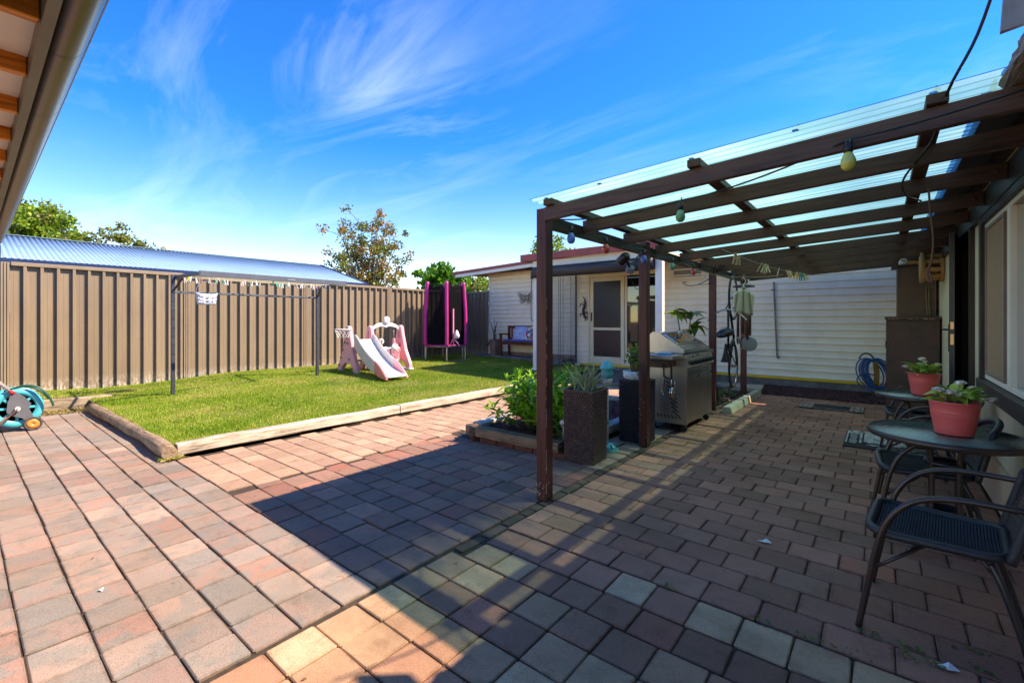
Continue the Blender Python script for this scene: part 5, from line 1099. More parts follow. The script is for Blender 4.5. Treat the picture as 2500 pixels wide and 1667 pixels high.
dk = MB(); dk.box(-2.45, -1.99, 7.3, 9.1, .0, .03); solo('soil_patch', dk, bpy.data.materials['bed_soil_mat'], 'dark soil strip between third and fourth pergola posts', 'soil')
gw = MB()
for _ in range(500):
    p = Vector((R.uniform(-2.42, -2.02), R.uniform(6.7, 9.0), .03+R.uniform(0, .3)*R.random())); a = R.uniform(0, 6.28); l = R.uniform(.03, .08); w_ = .014; gw.add([p, p+Vector((math.cos(a)*l-math.sin(a)*w_, math.sin(a)*l+math.cos(a)*w_, .02)), p+Vector((math.cos(a)*l*1.6, math.sin(a)*l*1.6, .0)), p+Vector((math.cos(a)*l+math.sin(a)*w_, math.sin(a)*l-math.cos(a)*w_, .02))], [(0, 1, 2, 3)])
gw.build('ground_cover', leafmat('cover_leaf', [(40, 70, 24), (70, 104, 36), (110, 130, 60)], .3), kind='stuff', fix=False)
# ------------------------------------------------------------------ patio tables and wicker chairs
m_tube = mat('bronze_tube', (78, 60, 52), (64, 50, 44), rough=.32, ns=6, metal=.35, spec=.6); m_tubed = mat('dark_tube', (52, 46, 46), (42, 38, 40), rough=.35, metal=.2, spec=.6)
m_weave = mat('black_weave', (50, 48, 50), (38, 38, 42), rough=.4, ns=20, isl=.3); m_rimw = mat('black_wrap', (46, 44, 46), (34, 33, 36), rough=.38, ns=3, bump=.5, bs=160, st=(1, 1, 1))
m_gap = mat('weave_gap', (22, 21, 23), rough=.8)
def make_chair():
    c = thing('patio_chair', 'x', 'chair', (0, 0, 0), 'black wicker chairs round the patio tables')
    for s in (-1, 1):
        y = .24*s; mb = MB(); mb.tube(smoothpath([(-.245, y, 0), (-.215, y, .18), (-.175, y, .40), (-.125, y*1.01, .53), (-.04, y*1.02, .612), (.08, y*1.02, .642), (.22, y, .645), (.31, y*.9, .648)], 4), .0125, 10); mb.build('front_leg', m_tube, c)
        mb = MB(); mb.tube(smoothpath([(.16, .17*s, .40), (.19, .19*s, .33), (.235, .205*s, .18), (.28, .215*s, 0)], 4), .012, 10); mb.build('rear_leg', m_tubed, c)
        mb = MB(); mb.tube([(-.20, y*.98, .27), (-.03, .16*s, .40)], .008, 8); mb.build('brace', m_tube, c)
    def rr(w0, w1, d0, d1, r, z):
        pts = []
        for cx, cy, a0 in ((d1-r, w1-r, 0), (d0+r, w0-r, 90), (d0+r, -w0+r, 180), (d1-r, -w1+r, 270)):
            for k in range(5): a = rad(a0+22.5*k); pts.append((cx+r*math.cos(a), cy+r*math.sin(a), z))
        return pts
    mb = MB(); mb.tube([(x, y, .425+.012*((x)/.2)**2) for x, y, z in rr(.225, .20, -.215, .215, .07, .425)], .018, 10, True); mb.build('seat_rim', m_rimw, c)
    def pads(fn, nu, nv, name, inside):
        mb = MB()
        for j in range(nv):
            for i in range(-1, nu):
                a0 = (i+(.5 if j % 2 else 0))/nu; a1 = a0+1/nu*.86; a0 = max(a0, 0); a1 = min(a1, 1); b0 = j/nv; b1 = (j+.72)/nv
                if a1-a0 < .004 or not inside((a0+a1)/2, (b0+b1)/2): continue
                e = .2
                co = [(a0, b0, 0), (a1, b0, 0), (a1, b1, 0), (a0, b1, 0), (a0+(a1-a0)*e, b0+(b1-b0)*e, 1), (a1-(a1-a0)*e, b0+(b1-b0)*e, 1), (a1-(a1-a0)*e, b1-(b1-b0)*e, 1), (a0+(a1-a0)*e, b1-(b1-b0)*e, 1)]
                mb.add([fn(*q) for q in co], [(4, 5, 6, 7), (0, 1, 5, 4), (1, 2, 6, 5), (2, 3, 7, 6), (3, 0, 4, 7)])
        mb.build(name, m_weave, c, kind='stuff', fix=False)
    def seat(a, b, o):
        x = -.205+.41*b; w = .215-.025*b; y = (a*2-1)*w; return (x, y, .428+.012*(x/.2)**2-.016*(1-(2*a-1)**2)+o*.0035)
    pads(seat, 26, 40, 'seat_weave', lambda a, b: True)
    mb = MB(); mb.grid(lambda a, b: (lambda q: (q[0], q[1], q[2]-.002))(seat(a, b, 0)), 10, 10); q = mb.build('seat', m_gap, c); sd = q.modifiers.new('thickness', 'SOLIDIFY'); sd.thickness = .004; sd.offset = -1
    def back(a, b, o):
        s = a*2-1; w = .205-.02*b**2; z = .45+.30*b-.05*s*s*b; x = .235+.10*b-.055*s*s*(.3+.7*b); return (x-o*.004, s*w, z)
    pads(lambda a, b, o: back(a, b, o), 26, 26, 'back_weave', lambda a, b: True)
    pts = [back(0, t_/8, 0) for t_ in range(9)]+[back(t_/8, 1, 0) for t_ in range(1, 8)]+[back(1, 1-t_/8, 0) for t_ in range(9)]
    pts = [(.215, -.20, .43)]+pts+[(.215, .20, .43)]
    mb = MB(); mb.tube(smoothpath(pts, 2), .018, 10); mb.build('back_rim', m_rimw, c)
    mb = MB()
    for k in range(24):
        for sg in (1, -1):
            a0 = k/24; mb.tube([(lambda q: (q[0]+.004, q[1], q[2]))(back(min(1, max(0, a0+sg*t_*.12)), t_/3, 0)) for t_ in range(4)], .0016, 4, cap=False)
    mb.build('lattice', m_weave, c, kind='stuff')
    return c
CH = make_chair()
def chair(o, x, y, rz_, label): o.location = (x, y, .0); o.rotation_euler = (0, 0, rz_); o['label'] = label
chair(CH, .185, 2.745, rad(-5), 'black wicker chair nearest the camera, its brown tube arms running to the right edge')
c2_ = copy_tree(CH); chair(c2_, .20, 3.88, rad(3), 'black wicker chair tucked under the near glass table')
c3_ = copy_tree(CH); chair(c3_, .235, 4.80, rad(-2), 'black wicker chair between the two glass tables')
c4_ = copy_tree(CH); chair(c4_, .25, 5.98, rad(4), 'farthest black wicker chair, behind the far glass table')
m_tglass = glassy('pebbled_glass', (168, 196, 186), .6, .04, .7, 45, .62)
def make_table(x, y, Rr, label):
    t_ = thing('glass_table', label, 'table', (x, y, 0), 'round glass patio tables'); h = .69
    MB().lathe([(0, h-.006), (Rr-.012, h-.006), (Rr-.012, h), (0, h)], (x, y, 0), 48).build('glass_top', m_tglass, t_)
    MB().lathe([(Rr-.014, h-.03), (Rr, h-.03), (Rr+.005, h-.022), (Rr+.004, h+.001), (Rr-.004, h+.005), (Rr-.013, h+.002), (Rr-.014, h-.03)], (x, y, 0), 56).build('rim', m_tube, t_)
    for k in range(4):
        a = rad(45+90*k); ca, sa = math.cos(a), math.sin(a); mb = MB(); mb.tube(smoothpath([(x+ca*(Rr-.02), y+sa*(Rr-.02), h-.02), (x+ca*.14, y+sa*.14, h-.05), (x+ca*.085, y+sa*.085, h-.13), (x+ca*.085, y+sa*.085, .25), (x+ca*.11, y+sa*.11, .14), (x+ca*.24, y+sa*.24, .012)], 4), .0125, 10); mb.build('leg', m_tube, t_)
    for z in (.52, .24):
        mb = MB(); mb.lathe([(.055, -.012), (.092, -.012), (.092, .012), (.055, .012), (.055, -.012)], (x, y, z), 20); mb.build('ring', m_tubed, t_)
make_table(.285, 3.66, .355, 'nearer round table with pebbled glass top and bronze rim holding the larger looking pink pot')
make_table(.255, 5.40, .30, 'farther round glass table beside the dark brown cupboard')
m_pink = mat('pink_enamel', (248, 104, 96), (244, 96, 90), rough=.32, ns=3, spec=.5); m_fl = leafmat('pot_leaf', [(110, 148, 50), (146, 178, 66), (186, 206, 100), (204, 214, 96)], .3, .4)
m_flow = mat('flower_head', (250, 240, 228), (226, 208, 190), rough=.8, ns=60, isl=.2); m_fst = mat('flower_stem', (148, 150, 110), (120, 110, 84), rough=.7)
PL = [leaf_mesh('leaf', R.uniform(.075, .10), R.uniform(.050, .064), m_fl, .3, R.uniform(.1, .5), 5, .62) for _ in range(5)]
fm = MB(); rf = random.Random(3)
for _ in range(90):
    a = rf.uniform(0, 6.28); el = rf.uniform(-.15, 1.5); d = Vector((math.cos(a)*math.cos(el), math.sin(a)*math.cos(el), math.sin(el)*.55)); p = d*.026; s = d.cross(Vector((0, 0, 1))).normalized()*.005 if abs(d.z) < .99 else Vector((.005, 0, 0))
    fm.add([p*.6-s, p*.6+s, p*1.15+s*.9, p*1.15-s*.9], [(0, 1, 2, 3)])
fm.lathe([(.010, -.008), (.018, .0), (.014, .009), (0, .012)], (0, 0, 0), 10)
fo = fm.build('flower', m_flow, fix=False); FME = fo.data; bpy.data.objects.remove(fo)
def flowerpot(x, y, label, glabel, seed, flowers):
    r = random.Random(seed); z0 = .697; p = thing('flower_pot', label, 'plant pot', (x, y, z0), 'pink pots on the glass tables')
    MB().lathe([(r0*.80, z_) for r0, z_ in [(.0, 0), (.104, 0), (.107, .004), (.112, .03), (.127, .105), (.1285, .108), (.1275, .112), (.130, .122), (.1315, .125), (.130, .129), (.139, .180), (.144, .183), (.145, .188), (.141, .190), (.136, .186), (.126, .16), (0, .155)]], (x, y, z0), 40).build('pot', m_pink, p)
    pl = thing('flowering_plant', glabel, 'plant', (x, y, z0+.16))
    sm_ = MB()
    for k in range(54):
        a = k*2.4+r.uniform(-.4, .4); s = r.uniform(.02, .085); h = r.uniform(.015, .085); b0 = Vector((x+math.cos(a)*.02, y+math.sin(a)*.02, z0+.15)); tp = Vector((x+math.cos(a)*s*.9, y+math.sin(a)*s*.9, z0+.155+h)); sm_.tube([b0, b0.lerp(tp, .5)+Vector((0, 0, .01)), tp], .0025, 5); el = r.uniform(.05, 1.0); sc = r.uniform(.75, 1.1); put(r.choice(PL), 'leaf', pl, tp, dirrot((math.cos(a)*math.cos(el), math.sin(a)*math.cos(el), math.sin(el)), r.uniform(-.5, .5)), (sc, sc, sc))
    for (dx, dz, dy) in flowers:
        b0 = Vector((x, y, z0+.15)); cr = Vector((.776, .63, 0)); tp = Vector((x, y, z0+.16+dz))+cr*dx+Vector((-.63, .776, 0))*dy; sm_.tube(arc(b0, b0.lerp(tp, .6)+Vector((0, 0, .03)), tp, 6), .0022, 5); put(FME, 'flower', pl, tp, (r.uniform(-.3, .3), r.uniform(-.3, .3), r.uniform(0, 6)), (1.0, 1.0, 1.0))
    sm_.build('stem', m_fst, pl, kind='stuff')
flowerpot(.325, 3.65, 'pink enamel pot on the nearer glass table', 'leafy plant with pale pincushion flowers in the nearer pink pot', 5, [(-.12, .095, -.03), (-.085, .085, -.06), (-.045, .07, -.07), (-.02, .08, .05), (.055, .125, .02), (.085, .10, -.02), (.185, .035, -.03), (.17, .07, .03)])
flowerpot(.29, 5.40, 'pink enamel pot on the farther glass table', 'leafy plant with pale pincushion flowers in the farther pink pot', 9, [(-.165, .085, 0), (-.02, .15, .0), (.03, .125, .03), (.10, .10, -.02)])

# ------------------------------------------------------------------ door mats
m_matw = mat('mat_white', (206, 200, 188), (150, 144, 134), rough=.9, ns=14, lo=.42, hi=.62, dirt=.25); m_matk = mat('mat_black', (42, 41, 40), (30, 29, 29), rough=.9, ns=16)
dm = thing('door_mat', 'worn black and white door mat with block lettering along one edge before the open door', 'door mat', (.05, 6.45, 0))
MB().box(-.325, .44, 6.02, 6.90, .003, .014, .003).build('base', m_matk, dm)
mb = MB(); rr_ = random.Random(4); y = 6.30
for i, (a, b) in enumerate(((6.33, 6.40), (6.405, 6.49), (6.495, 6.58), (6.585, 6.66), (6.665, 6.76), (6.765, 6.84))):
    x = -.155
    while x < .40:
        w_ = rr_.uniform(.07, .17); x1 = min(x+w_, .42); mb.box(x, x1-.008, a, b, .0142, .0175); x = x1
for k in range(70):
    x = rr_.uniform(-.15, .38); y = rr_.uniform(6.06, 6.32); 
    if rr_.random() < (y-6.0)/.36: mb.box(x, x+rr_.uniform(.02, .08), y, y+rr_.uniform(.008, .022), .0142, .0172)
mb.box(-.315, -.17, 6.73, 6.885, .0142, .0165); mb.box(-.315, -.30, 6.2, 6.728, .0142, .0165); mb.box(-.195, -.172, 6.25, 6.728, .0142, .0165); mb.box(-.168, .42, 6.845, 6.885, .0142, .0165)
mb.build('mat_tile', m_matw, dm, kind='stuff')
mb = MB(); y = 6.18
# worn block capitals, too scuffed to read, reading away from the camera
GL = ['|\\', '|=', '|-|', '/\\', '|_', '|o', '/-\\', '|/', '|||', '\\/']
for g_ in range(10):
    yy = 6.20+.052*g_
    for st_ in range(3):
        a = rr_.choice((0, 0, .35, -.35)); mb.obox((-.248, yy+.014*st_, .0158), (.075*rr_.uniform(.7, 1), .006, .002), 0, rot=(0, 0, a*.5))
    if g_ % 2: mb.obox((-.248+rr_.choice((-.03, 0, .03)), yy+.012, .0158), (.008, .03, .002))
mb.build('mat_lettering', m_matw, dm, kind='stuff')
mb = MB()
for _ in range(7): mb.obox((rr_.uniform(-.30, -.19), rr_.uniform(6.75, 6.87), .0172), (.03, .012, .002), 0, rot=(0, 0, rr_.uniform(0, 3)))
mb.build('mat_motif', m_matk, dm, kind='stuff')
d2 = thing('door_mat', 'grubby patterned floor mat lying on the bricks near the red gravel strip', 'door mat', (-.6, 8.5, 0))
MB().box(-1.01, -.20, 8.28, 8.78, .003, .015, .003).build('base', m_matk, d2)
mb = MB()
for (a, b) in ((-1.005, -.975), (-.965, -.905), (-.895, -.83), (-.37, -.325), (-.315, -.25), (-.24, -.205)): mb.box(a, b, 8.29, 8.77, .0152, .0175)
mb.box(-.82, -.38, 8.72, 8.76, .0152, .0175); mb.box(-.82, -.38, 8.29, 8.33, .0152, .0175)
mb.build('mat_band', mat('mat_beige', (178, 152, 134), (120, 104, 92), rough=.9, ns=16, dirt=.3), d2, kind='stuff')
mb = MB(); mb.obox((-.155, 8.32, .006), (.07, .05, .003), 0, rot=(0, 0, .3)); mb.box
# scraps of paper
m_paper = mat('paper', (232, 236, 238), rough=.8)
for i, (x, y, l) in enumerate(((-.553, 3.115, 'torn white paper scrap on the patio bricks left of the chairs'), (.195, 2.43, 'white paper scrap on the bricks below the nearest chair'), (-3.02, .47, 'small white fleck stuck on the sunlit front pavers'))):
    mb = MB(); s = .04 if i < 2 else .018; mb.add([(x-s, y-.2*s, .006), (x+.1*s, y-.6*s, .012), (x+s, y+.1*s, .006), (x+.2*s, y+.5*s, .02), (x-.3*s, y+.3*s, .006)], [(0, 1, 4), (1, 2, 3), (1, 3, 4)]); solo('paper_scrap', mb, m_paper, l, 'paper scrap', fix=False)

# ------------------------------------------------------------------ brown cupboards by the house wall
m_cup = mat('brown_black_paint', (92, 56, 44), (64, 42, 36), rough=.5, ns=5, dirt=.25, bump=.2, bs=200); m_cup2 = mat('brown_grey_paint', (112, 82, 62), (96, 70, 56), rough=.65, ns=4, dirt=.12, bump=.25, bs=260)
cu = thing('cupboard', 'tall dark brown scuffed cupboard standing beside the open door', 'cupboard', (.34, 8.8, 0))
MB().box(.05, .62, 8.52, 9.2, .04, 1.36, .004).build('body', m_cup, cu); MB().box(.035, .63, 8.49, 9.22, 1.36, 1.40, .004).build('top', m_cup, cu); MB().box(.056, .615, 8.505, 8.518, .06, 1.33, .003).build('door_panel', m_cup, cu)
mb = MB()
for z in (.35, .95): mb.box(.040, .052, 8.51, 8.53, z, z+.10, .002)
mb.build('hinge', m_rust, cu, kind='stuff')
mb = MB(); rw = random.Random(8)
for k in range(26): mb.obox((rw.uniform(.08, .6), 8.5035, rw.uniform(.4, 1.3)), (rw.uniform(.002, .008), .001, rw.uniform(.002, .008)))
for k in range(9): mb.obox((rw.uniform(.08, .6), 8.4885, 1.364+rw.uniform(0, .006)), (rw.uniform(.01, .05), .001, .005))
mb.tube(smoothpath([(.17, 8.503, .36), (.20, 8.502, .41), (.225, 8.502, .415)]), .0022, 4); mb.tube([(.21, 8.503, .35), (.245, 8.503, .345)], .002, 4)
mb.build('paint_chip', mat('chip_white', (190, 176, 166), rough=.8), cu, kind='stuff')
MB().lathe([(.0, .02), (.03, .015), (.036, -.01), (.02, -.03), (0, -.03)], (.50, 8.45, .62), 14).build('knob', mat('stone_knob', (120, 104, 94), (90, 78, 72), rough=.7, ns=30), cu)
c2 = thing('cupboard', 'brown grey upper cupboard standing on the taller dark cupboard behind it', 'cupboard', (.4, 9.3, 1.4))
MB().box(.18, .60, 8.93, 9.5, 1.402, 2.15, .004).build('body', m_cup2, c2); MB().box(.115, .63, 8.90, 9.55, 2.152, 2.175, .003).build('top', mat('brown_ply', (112, 70, 54), (92, 58, 46), rough=.6), c2)
mb = MB(); mb.tube(smoothpath([(.50, 8.92, 1.82), (.505, 8.905, 1.6), (.515, 8.9, 1.41)]), .011, 8); mb.tube(smoothpath([(.53, 8.92, 1.82), (.53, 8.905, 1.6), (.54, 8.9, 1.41)]), .011, 8); mb.box(.49, .58, 8.895, 8.925, 1.82, 1.845, .004); solo('rolled_hose', mb, mat('olive_hose', (132, 118, 84), (110, 98, 70), rough=.6), 'two olive hose lengths hanging down the front of the upper cupboard', 'hose')
mb = MB(); mb.box(.30, .58, 8.98, 9.05, 2.178, 2.225, .004); o = solo('timber_offcut', mb, m_pine, 'orange timber offcut lying on top of the upper cupboard', 'offcut', 'offcuts on the cupboard')
mb = MB(); mb.box(.44, .62, 9.1, 9.17, 2.178, 2.245, .004); o = solo('timber_offcut', mb, mat('pale_pine', (206, 156, 104), (184, 132, 84), rough=.6, ns=8), 'paler timber offcut right of the orange one on the upper cupboard', 'offcut', 'offcuts on the cupboard')
tb = thing('plastic_tub', 'small white tub with a red cap on the upper cupboard top corner', 'tub', (.25, 9.0, 2.178)); MB().lathe([(.05, 0), (.055, .01), (.052, .05), (.04, .075), (.02, .085), (0, .085)], (.25, 9.0, 2.178), 18).build('body', m_white, tb); MB().box(.225, .275, 8.935, 8.955, 2.23, 2.255, .006).build('cap', mat('red_plastic', (196, 40, 36), rough=.4), tb)
rb = thing('timber_spool', 'pale timber spool with round front and slatted sides fixed high on the house wall', 'spool', (.5, 8.3, 2.1)); m_pp = MATS['pale_pine']; sx, sy, sz = .40, 8.30, 2.07
Mx = Matrix.Translation((sx, sy, sz)) @ Euler((0, math.pi/2, 0)).to_matrix().to_4x4()
MB().lathe([(0, 0), (.21, 0), (.215, .008), (.21, .05), (0, .05)], (0, 0, 0), 28, Mx).build('disc', m_pp, rb); MB().lathe([(0, .20), (.21, .20), (.21, .235), (0, .235)], (0, 0, 0), 28, Mx).build('disc', m_pp, rb)
for k in range(10):
    a = k*2*math.pi/10; mb = MB(); mb.obox((.17*math.cos(a), .17*math.sin(a), .125), (.035, .055, .148), .004, M=Mx, rot=(0, 0, a)); mb.build('slat', m_pp, rb)
# blue hose coil on a stand by the cabin
hs_ = thing('hose_coil', 'blue hose coiled on a small hooked stand against the white cabin wall', 'hose', (-.1, 10.0, 0)); m_bh = mat('blue_hose', (24, 92, 152), (20, 78, 132), rough=.45); m_yh = mat('tan_rope', (156, 112, 46), (126, 88, 36), rough=.7)
hc = Vector((-.08, 9.93, .44)); cr = Vector((.62, .10, 0)).normalized(); hb = MB(); rh = random.Random(2)
for k in range(9):
    r1 = .17+rh.uniform(-.012, .012); r2 = .245+rh.uniform(-.02, .012); off = Vector((.02*k-.08, .006*k, 0))
    hb.tube([hc+off+Vector((cr.x*r1*math.cos(q)+.06*math.sin(q)*-.9, cr.y*r1*math.cos(q)-.02, r2*math.sin(q)+.0)) for q in [2*math.pi*i/26 for i in range(26)]], .0105, 7, True)
hb.tube(smoothpath([hc+Vector((-.02, -.05, -.02)), hc+Vector((-.15, -.06, .0)), hc+Vector((-.245, -.06, -.09)), hc+Vector((-.22, -.06, -.2)), hc+Vector((-.05, -.06, -.30)), hc+Vector((.12, -.05, -.30))]), .0105, 7); hb.build('hose', m_bh, hs_)
rp = MB()
for k in range(5): rp.tube([hc+Vector((-.03+.015*k+.015*math.sin(z*9), -.03, z-.2)) for z in [i*.05 for i in range(9)]], .009, 6)
rp.build('inner_rope', m_yh, hs_); mb = MB(); mb.tube(smoothpath([hc+Vector((.02, .03, -.43)), hc+Vector((.0, .03, .10)), hc+Vector((-.03, .02, .26)), hc+Vector((-.10, .0, .335)), hc+Vector((-.18, -.02, .32)), hc+Vector((-.225, -.03, .24))]), .014, 8); mb.build('hook', mat('grey_hook', (96, 92, 88), rough=.4, metal=.3), hs_); MB().obox(hc+Vector((.02, 0, -.37)), (.2, .16, .13), .02).build('stand_base', m_blk, hs_)
# ------------------------------------------------------------------ hose reel cart
hr = thing('hose_reel_cart', 'turquoise hose reel cart with grey frame, orange wheel and green hose on the paving edge', 'hose reel', (-8.25, .52, 0))
m_rt = mat('reel_turquoise', (64, 196, 206), (56, 178, 190), rough=.4, ns=4, dirt=.08); m_rg = mat('reel_grey', (104, 104, 108), (92, 92, 96), rough=.5, ns=5); m_gh = mat('green_hose', (30, 92, 70), (24, 76, 58), rough=.4); m_or = mat('orange_plastic', (240, 146, 72), (228, 132, 60), rough=.4)
cy, cz = .50, .285; Ax = lambda x: Matrix.Translation((x, cy, cz)) @ Euler((0, math.pi/2, 0)).to_matrix().to_4x4()
for x in (-8.14, -8.42):
    mb = MB(); mb.lathe([(.155, -.012), (.225, -.012), (.232, 0), (.225, .012), (.155, .012), (.155, -.012)], (0, 0, 0), 36, Ax(x)); mb.lathe([(.02, -.02), (.085, -.02), (.085, .02), (.02, .02)], (0, 0, 0), 20, Ax(x))
    for k in range(8): mb.obox((.12*math.cos(k*.785), .12*math.sin(k*.785), 0), (.09, .028, .018), .003, M=Ax(x), rot=(0, 0, k*.785))
    mb.build('reel_disc', m_rt, hr)
mb = MB(); rq = random.Random(5)
for lay in range(4):
    for k in range(9): r_ = .10+lay*.026; xx = -8.17-.027*k; mb.tube([(xx+.006*math.sin(q*2), cy+r_*math.cos(q), cz+r_*math.sin(q)) for q in [2*math.pi*i/24 for i in range(24)]], .012, 6, True)
mb.tube(smoothpath([(-8.2, .42, .49), (-8.12, .55, .55), (-8.08, .66, .53), (-8.06, .74, .44), (-8.05, .79, .33), (-8.05, .80, .28)]), .0125, 8); mb.tube(smoothpath([(-8.25, .40, .49), (-8.18, .54, .535), (-8.14, .65, .51), (-8.12, .73, .43), (-8.11, .77, .36)]), .0125, 8); mb.build('green_hose', m_gh, hr)
mb = MB(); mb.prism([(cy-.09, .25), (cy-.08, .36), (cy-.055, .46), (cy-.02, .49), (cy+.06, .42), (cy+.115, .33), (cy+.095, .28), (cy+.15, .12), (cy+.155, .07), (cy+.115, .06), (cy+.04, .16), (cy-.04, .20)], -8.115, -8.095, 'x'); mb.build('side_frame', m_rg, hr)
mb = MB(); mb.prism([(cy-.09, .25), (cy-.055, .46), (cy-.02, .49), (cy+.06, .42), (cy+.115, .33), (cy+.155, .07), (cy+.04, .16)], -8.47, -8.45, 'x'); mb.build('side_frame', m_rg, hr)
mb = MB()
for x in (-8.10, -8.46): mb.tube([(x, cy-.035, .47), (x, cy-.50, 1.02)], .015, 8)
mb.tube([(-8.10, cy-.50, 1.02), (-8.46, cy-.50, 1.02)], .015, 8); mb.build('handle', mat('tube_grey', (206, 198, 194), rough=.35, metal=.3), hr)
mb = MB(); mb.tube([(-8.10, cy-.03, .465), (-8.10, cy-.065, .505)], .022, 8); mb.build('collar', MATS['red_plastic'], hr)
mb = MB(); mb.tube([(-8.09, cy, cz), (-8.05, cy, cz)], .024, 12); mb.build('hub_cap', m_white, hr); mb = MB(); mb.bar((-8.06, cy, cz), (-8.06, cy-.20, .05), .03, .016, .004); mb.tube([(-8.08, cy-.09, .2), (-8.08, cy-.22, .02)], .012, 8); mb.build('crank_arm', mat('brown_plastic', (116, 84, 72), rough=.5), hr)
for x, nm in ((-8.09, 'a'), (-8.47, 'b')):
    Wm = Matrix.Translation((x, cy+.13, .083)) @ Euler((0, math.pi/2, 0)).to_matrix().to_4x4(); mb = MB(); mb.lathe([(.062, -.018), (.08, -.018), (.083, -.01), (.083, .01), (.08, .018), (.062, .018), (.062, -.018)], (0, 0, 0), 26, Wm); w_ = mb.build('wheel', mat('grey_tyre', (62, 60, 62), (80, 76, 74), rough=.7, ns=20), hr)
    mb = MB(); mb.lathe([(0, -.012), (.062, -.012), (.062, .012), (.012, .016), (.01, .008), (0, .008)], (0, 0, 0), 24, Wm); mb.build('wheel_disc', m_or, w_)

# ------------------------------------------------------------------ folding clothesline with pegs
m_cl = mat('charcoal_steel', (78, 80, 86), (66, 68, 74), rough=.4, metal=.3, ns=8); m_clr = mat('grey_rail', (108, 112, 116), (98, 102, 106), rough=.4, metal=.3)
cl = thing('folding_clothesline', 'grey folding clothesline on two posts standing on the lawn before the fence', 'clothesline', (-8.85, 3.4, .2))
CLP = ((-8.80, 2.23), (-8.90, 4.68))
for x, y in CLP: MB().box(x-.026, x+.026, y-.026, y+.026, lz(x, y)-.1, 2.075, .004).build('post', m_cl, cl)
MB().bar((-8.80, 2.25, 1.80), (-8.90, 4.66, 1.80), .025, .035, .004).build('cross_bar', m_clr, cl)
MB().bar((-7.75, 2.28, 2.035), (-7.75, 4.64, 2.03), .03, .085, .004).build('front_rail', m_clr, cl)
MB().bar((-8.86, 2.26, 2.06), (-8.94, 4.66, 2.06), .03, .05, .004).build('rear_rail', m_cl, cl)
for (x, y), yf in zip(CLP, (2.30, 4.62)): MB().bar((x, y+.03 if yf < 3 else y-.03, 2.04), (-7.735, yf, 2.035), .022, .05, .003).build('arm', m_cl, cl)
for (x, y), yf in zip(CLP, (2.30, 4.62)): MB().bar((x+.02, y+.01, 1.83), (x+.24, yf, 2.02), .02, .03, .003).build('brace', mat('rust_bracket', (92, 62, 44), (70, 46, 36), rough=.7), cl)
mb = MB()
for k in range(9): xx = -8.70+.1*k; mb.tube(arc((xx, 2.30, 2.03), (xx, 3.46, 2.015), (xx, 4.62, 2.03), 6), .0032, 5)
mb.build('line', m_rope, cl, kind='stuff')
MB().box(-7.734, -7.731, 3.55, 3.68, 2.02, 2.04).build('name_plate', mat('plate_grey', (150, 154, 158), rough=.4), cl)
PK = {'w': (m_pegwh, 'white'), 't': (m_pegt, 'teal'), 'p': (m_pegp, 'pink'), 'b': (m_pegb, 'blue'), 'y': (m_pegy, 'yellow')}
PEGS = [(-8.7, 2.36, 'w'), (-8.4, 2.37, 'w'), (-8.4, 2.34, 'y'), (-8.7, 2.43, 'b'), (-8.7, 2.52, 'w'), (-8.7, 2.6, 'p'), (-8.5, 2.63, 'w'), (-8.1, 2.64, 'w'), (-8.7, 2.79, 't'), (-8.7, 2.82, 'w'), (-8.7, 2.92, 't'), (-8.7, 2.93, 'w'), (-8.7, 2.98, 'w'), (-8.4, 3.13, 'w'), (-8.7, 3.22, 'w'), (-8.7, 3.3, 'p'), (-8.7, 3.34, 't'), (-8.7, 3.38, 'w'), (-8.4, 3.32, 'w'), (-8.7, 3.5, 'w'), (-8.0, 3.44, 't'), (-8.5, 3.7, 't'), (-8.7, 3.84, 'w'), (-8.7, 3.86, 't'), (-8.7, 3.9, 'w'), (-8.5, 3.88, 't'), (-8.3, 3.83, 'w'), (-8.7, 4.01, 'w'), (-8.6, 4.11, 'w'), (-8.7, 4.24, 'w'), (-8.6, 4.22, 'w'), (-8.4, 4.19, 'w'), (-8.3, 4.25, 'w'), (-8.7, 4.5, 'w'), (-8.3, 4.34, 'w'), (-8.1, 4.33, 'w'), (-8.7, 4.6, 'p'), (-8.4, 4.6, 'w')]
for x, y, c in PEGS:
    m, nm = PK[c]; peg((x, y, 2.025), m, {'w': 'white plastic clothes peg hanging on the folding clothesline wires', 't': 'teal plastic clothes peg hanging on the folding clothesline wires', 'p': 'pink plastic clothes peg hanging on the folding clothesline wires', 'b': 'single blue clothes peg at the left end of the folding clothesline', 'y': 'single yellow clothes peg at the left end of the folding clothesline'}[c], 'pegs on the folding clothesline', s=1.25)
pb = thing('peg_basket', 'pale blue white perforated peg basket hanging by its handle on the clothesline cross bar', 'basket', (-8.76, 2.72, 1.75)); m_bsk = mat('basket_plastic', (216, 220, 230), (204, 208, 220), rough=.4)
bx_, by_, bz_ = -8.74, 2.68, 1.70
mb = MB(); W_, D_ = .155, .075
def bsk(a, z): # outline
    t_ = .82+.18*z; return (bx_+D_*t_*math.sin(a), by_+W_*t_*math.copysign(abs(math.cos(a))**.6, math.cos(a)), bz_-.09+.17*z+(.03*abs(math.cos(a))**2*z))
vs = []; n = 32
for z in (0, .2, .35, .5, .65, .8, 1.0): vs += [bsk(2*math.pi*k/n, z) for k in range(n)]
fs = []
for r in range(6):
    for k in range(n):
        if r in (1, 3) and k % 2 == 0 and abs(math.cos(2*math.pi*(k+.5)/n)) < .9: continue
        if r in (2, 4) and False: continue
        fs.append((r*n+k, r*n+(k+1) % n, (r+1)*n+(k+1) % n, (r+1)*n+k))
fs.append(tuple(range(n))[::-1]); mb.add(vs, fs, True); o = mb.build('body', m_bsk, pb, fix=False); sd = o.modifiers.new('thickness', 'SOLIDIFY'); sd.thickness = .004
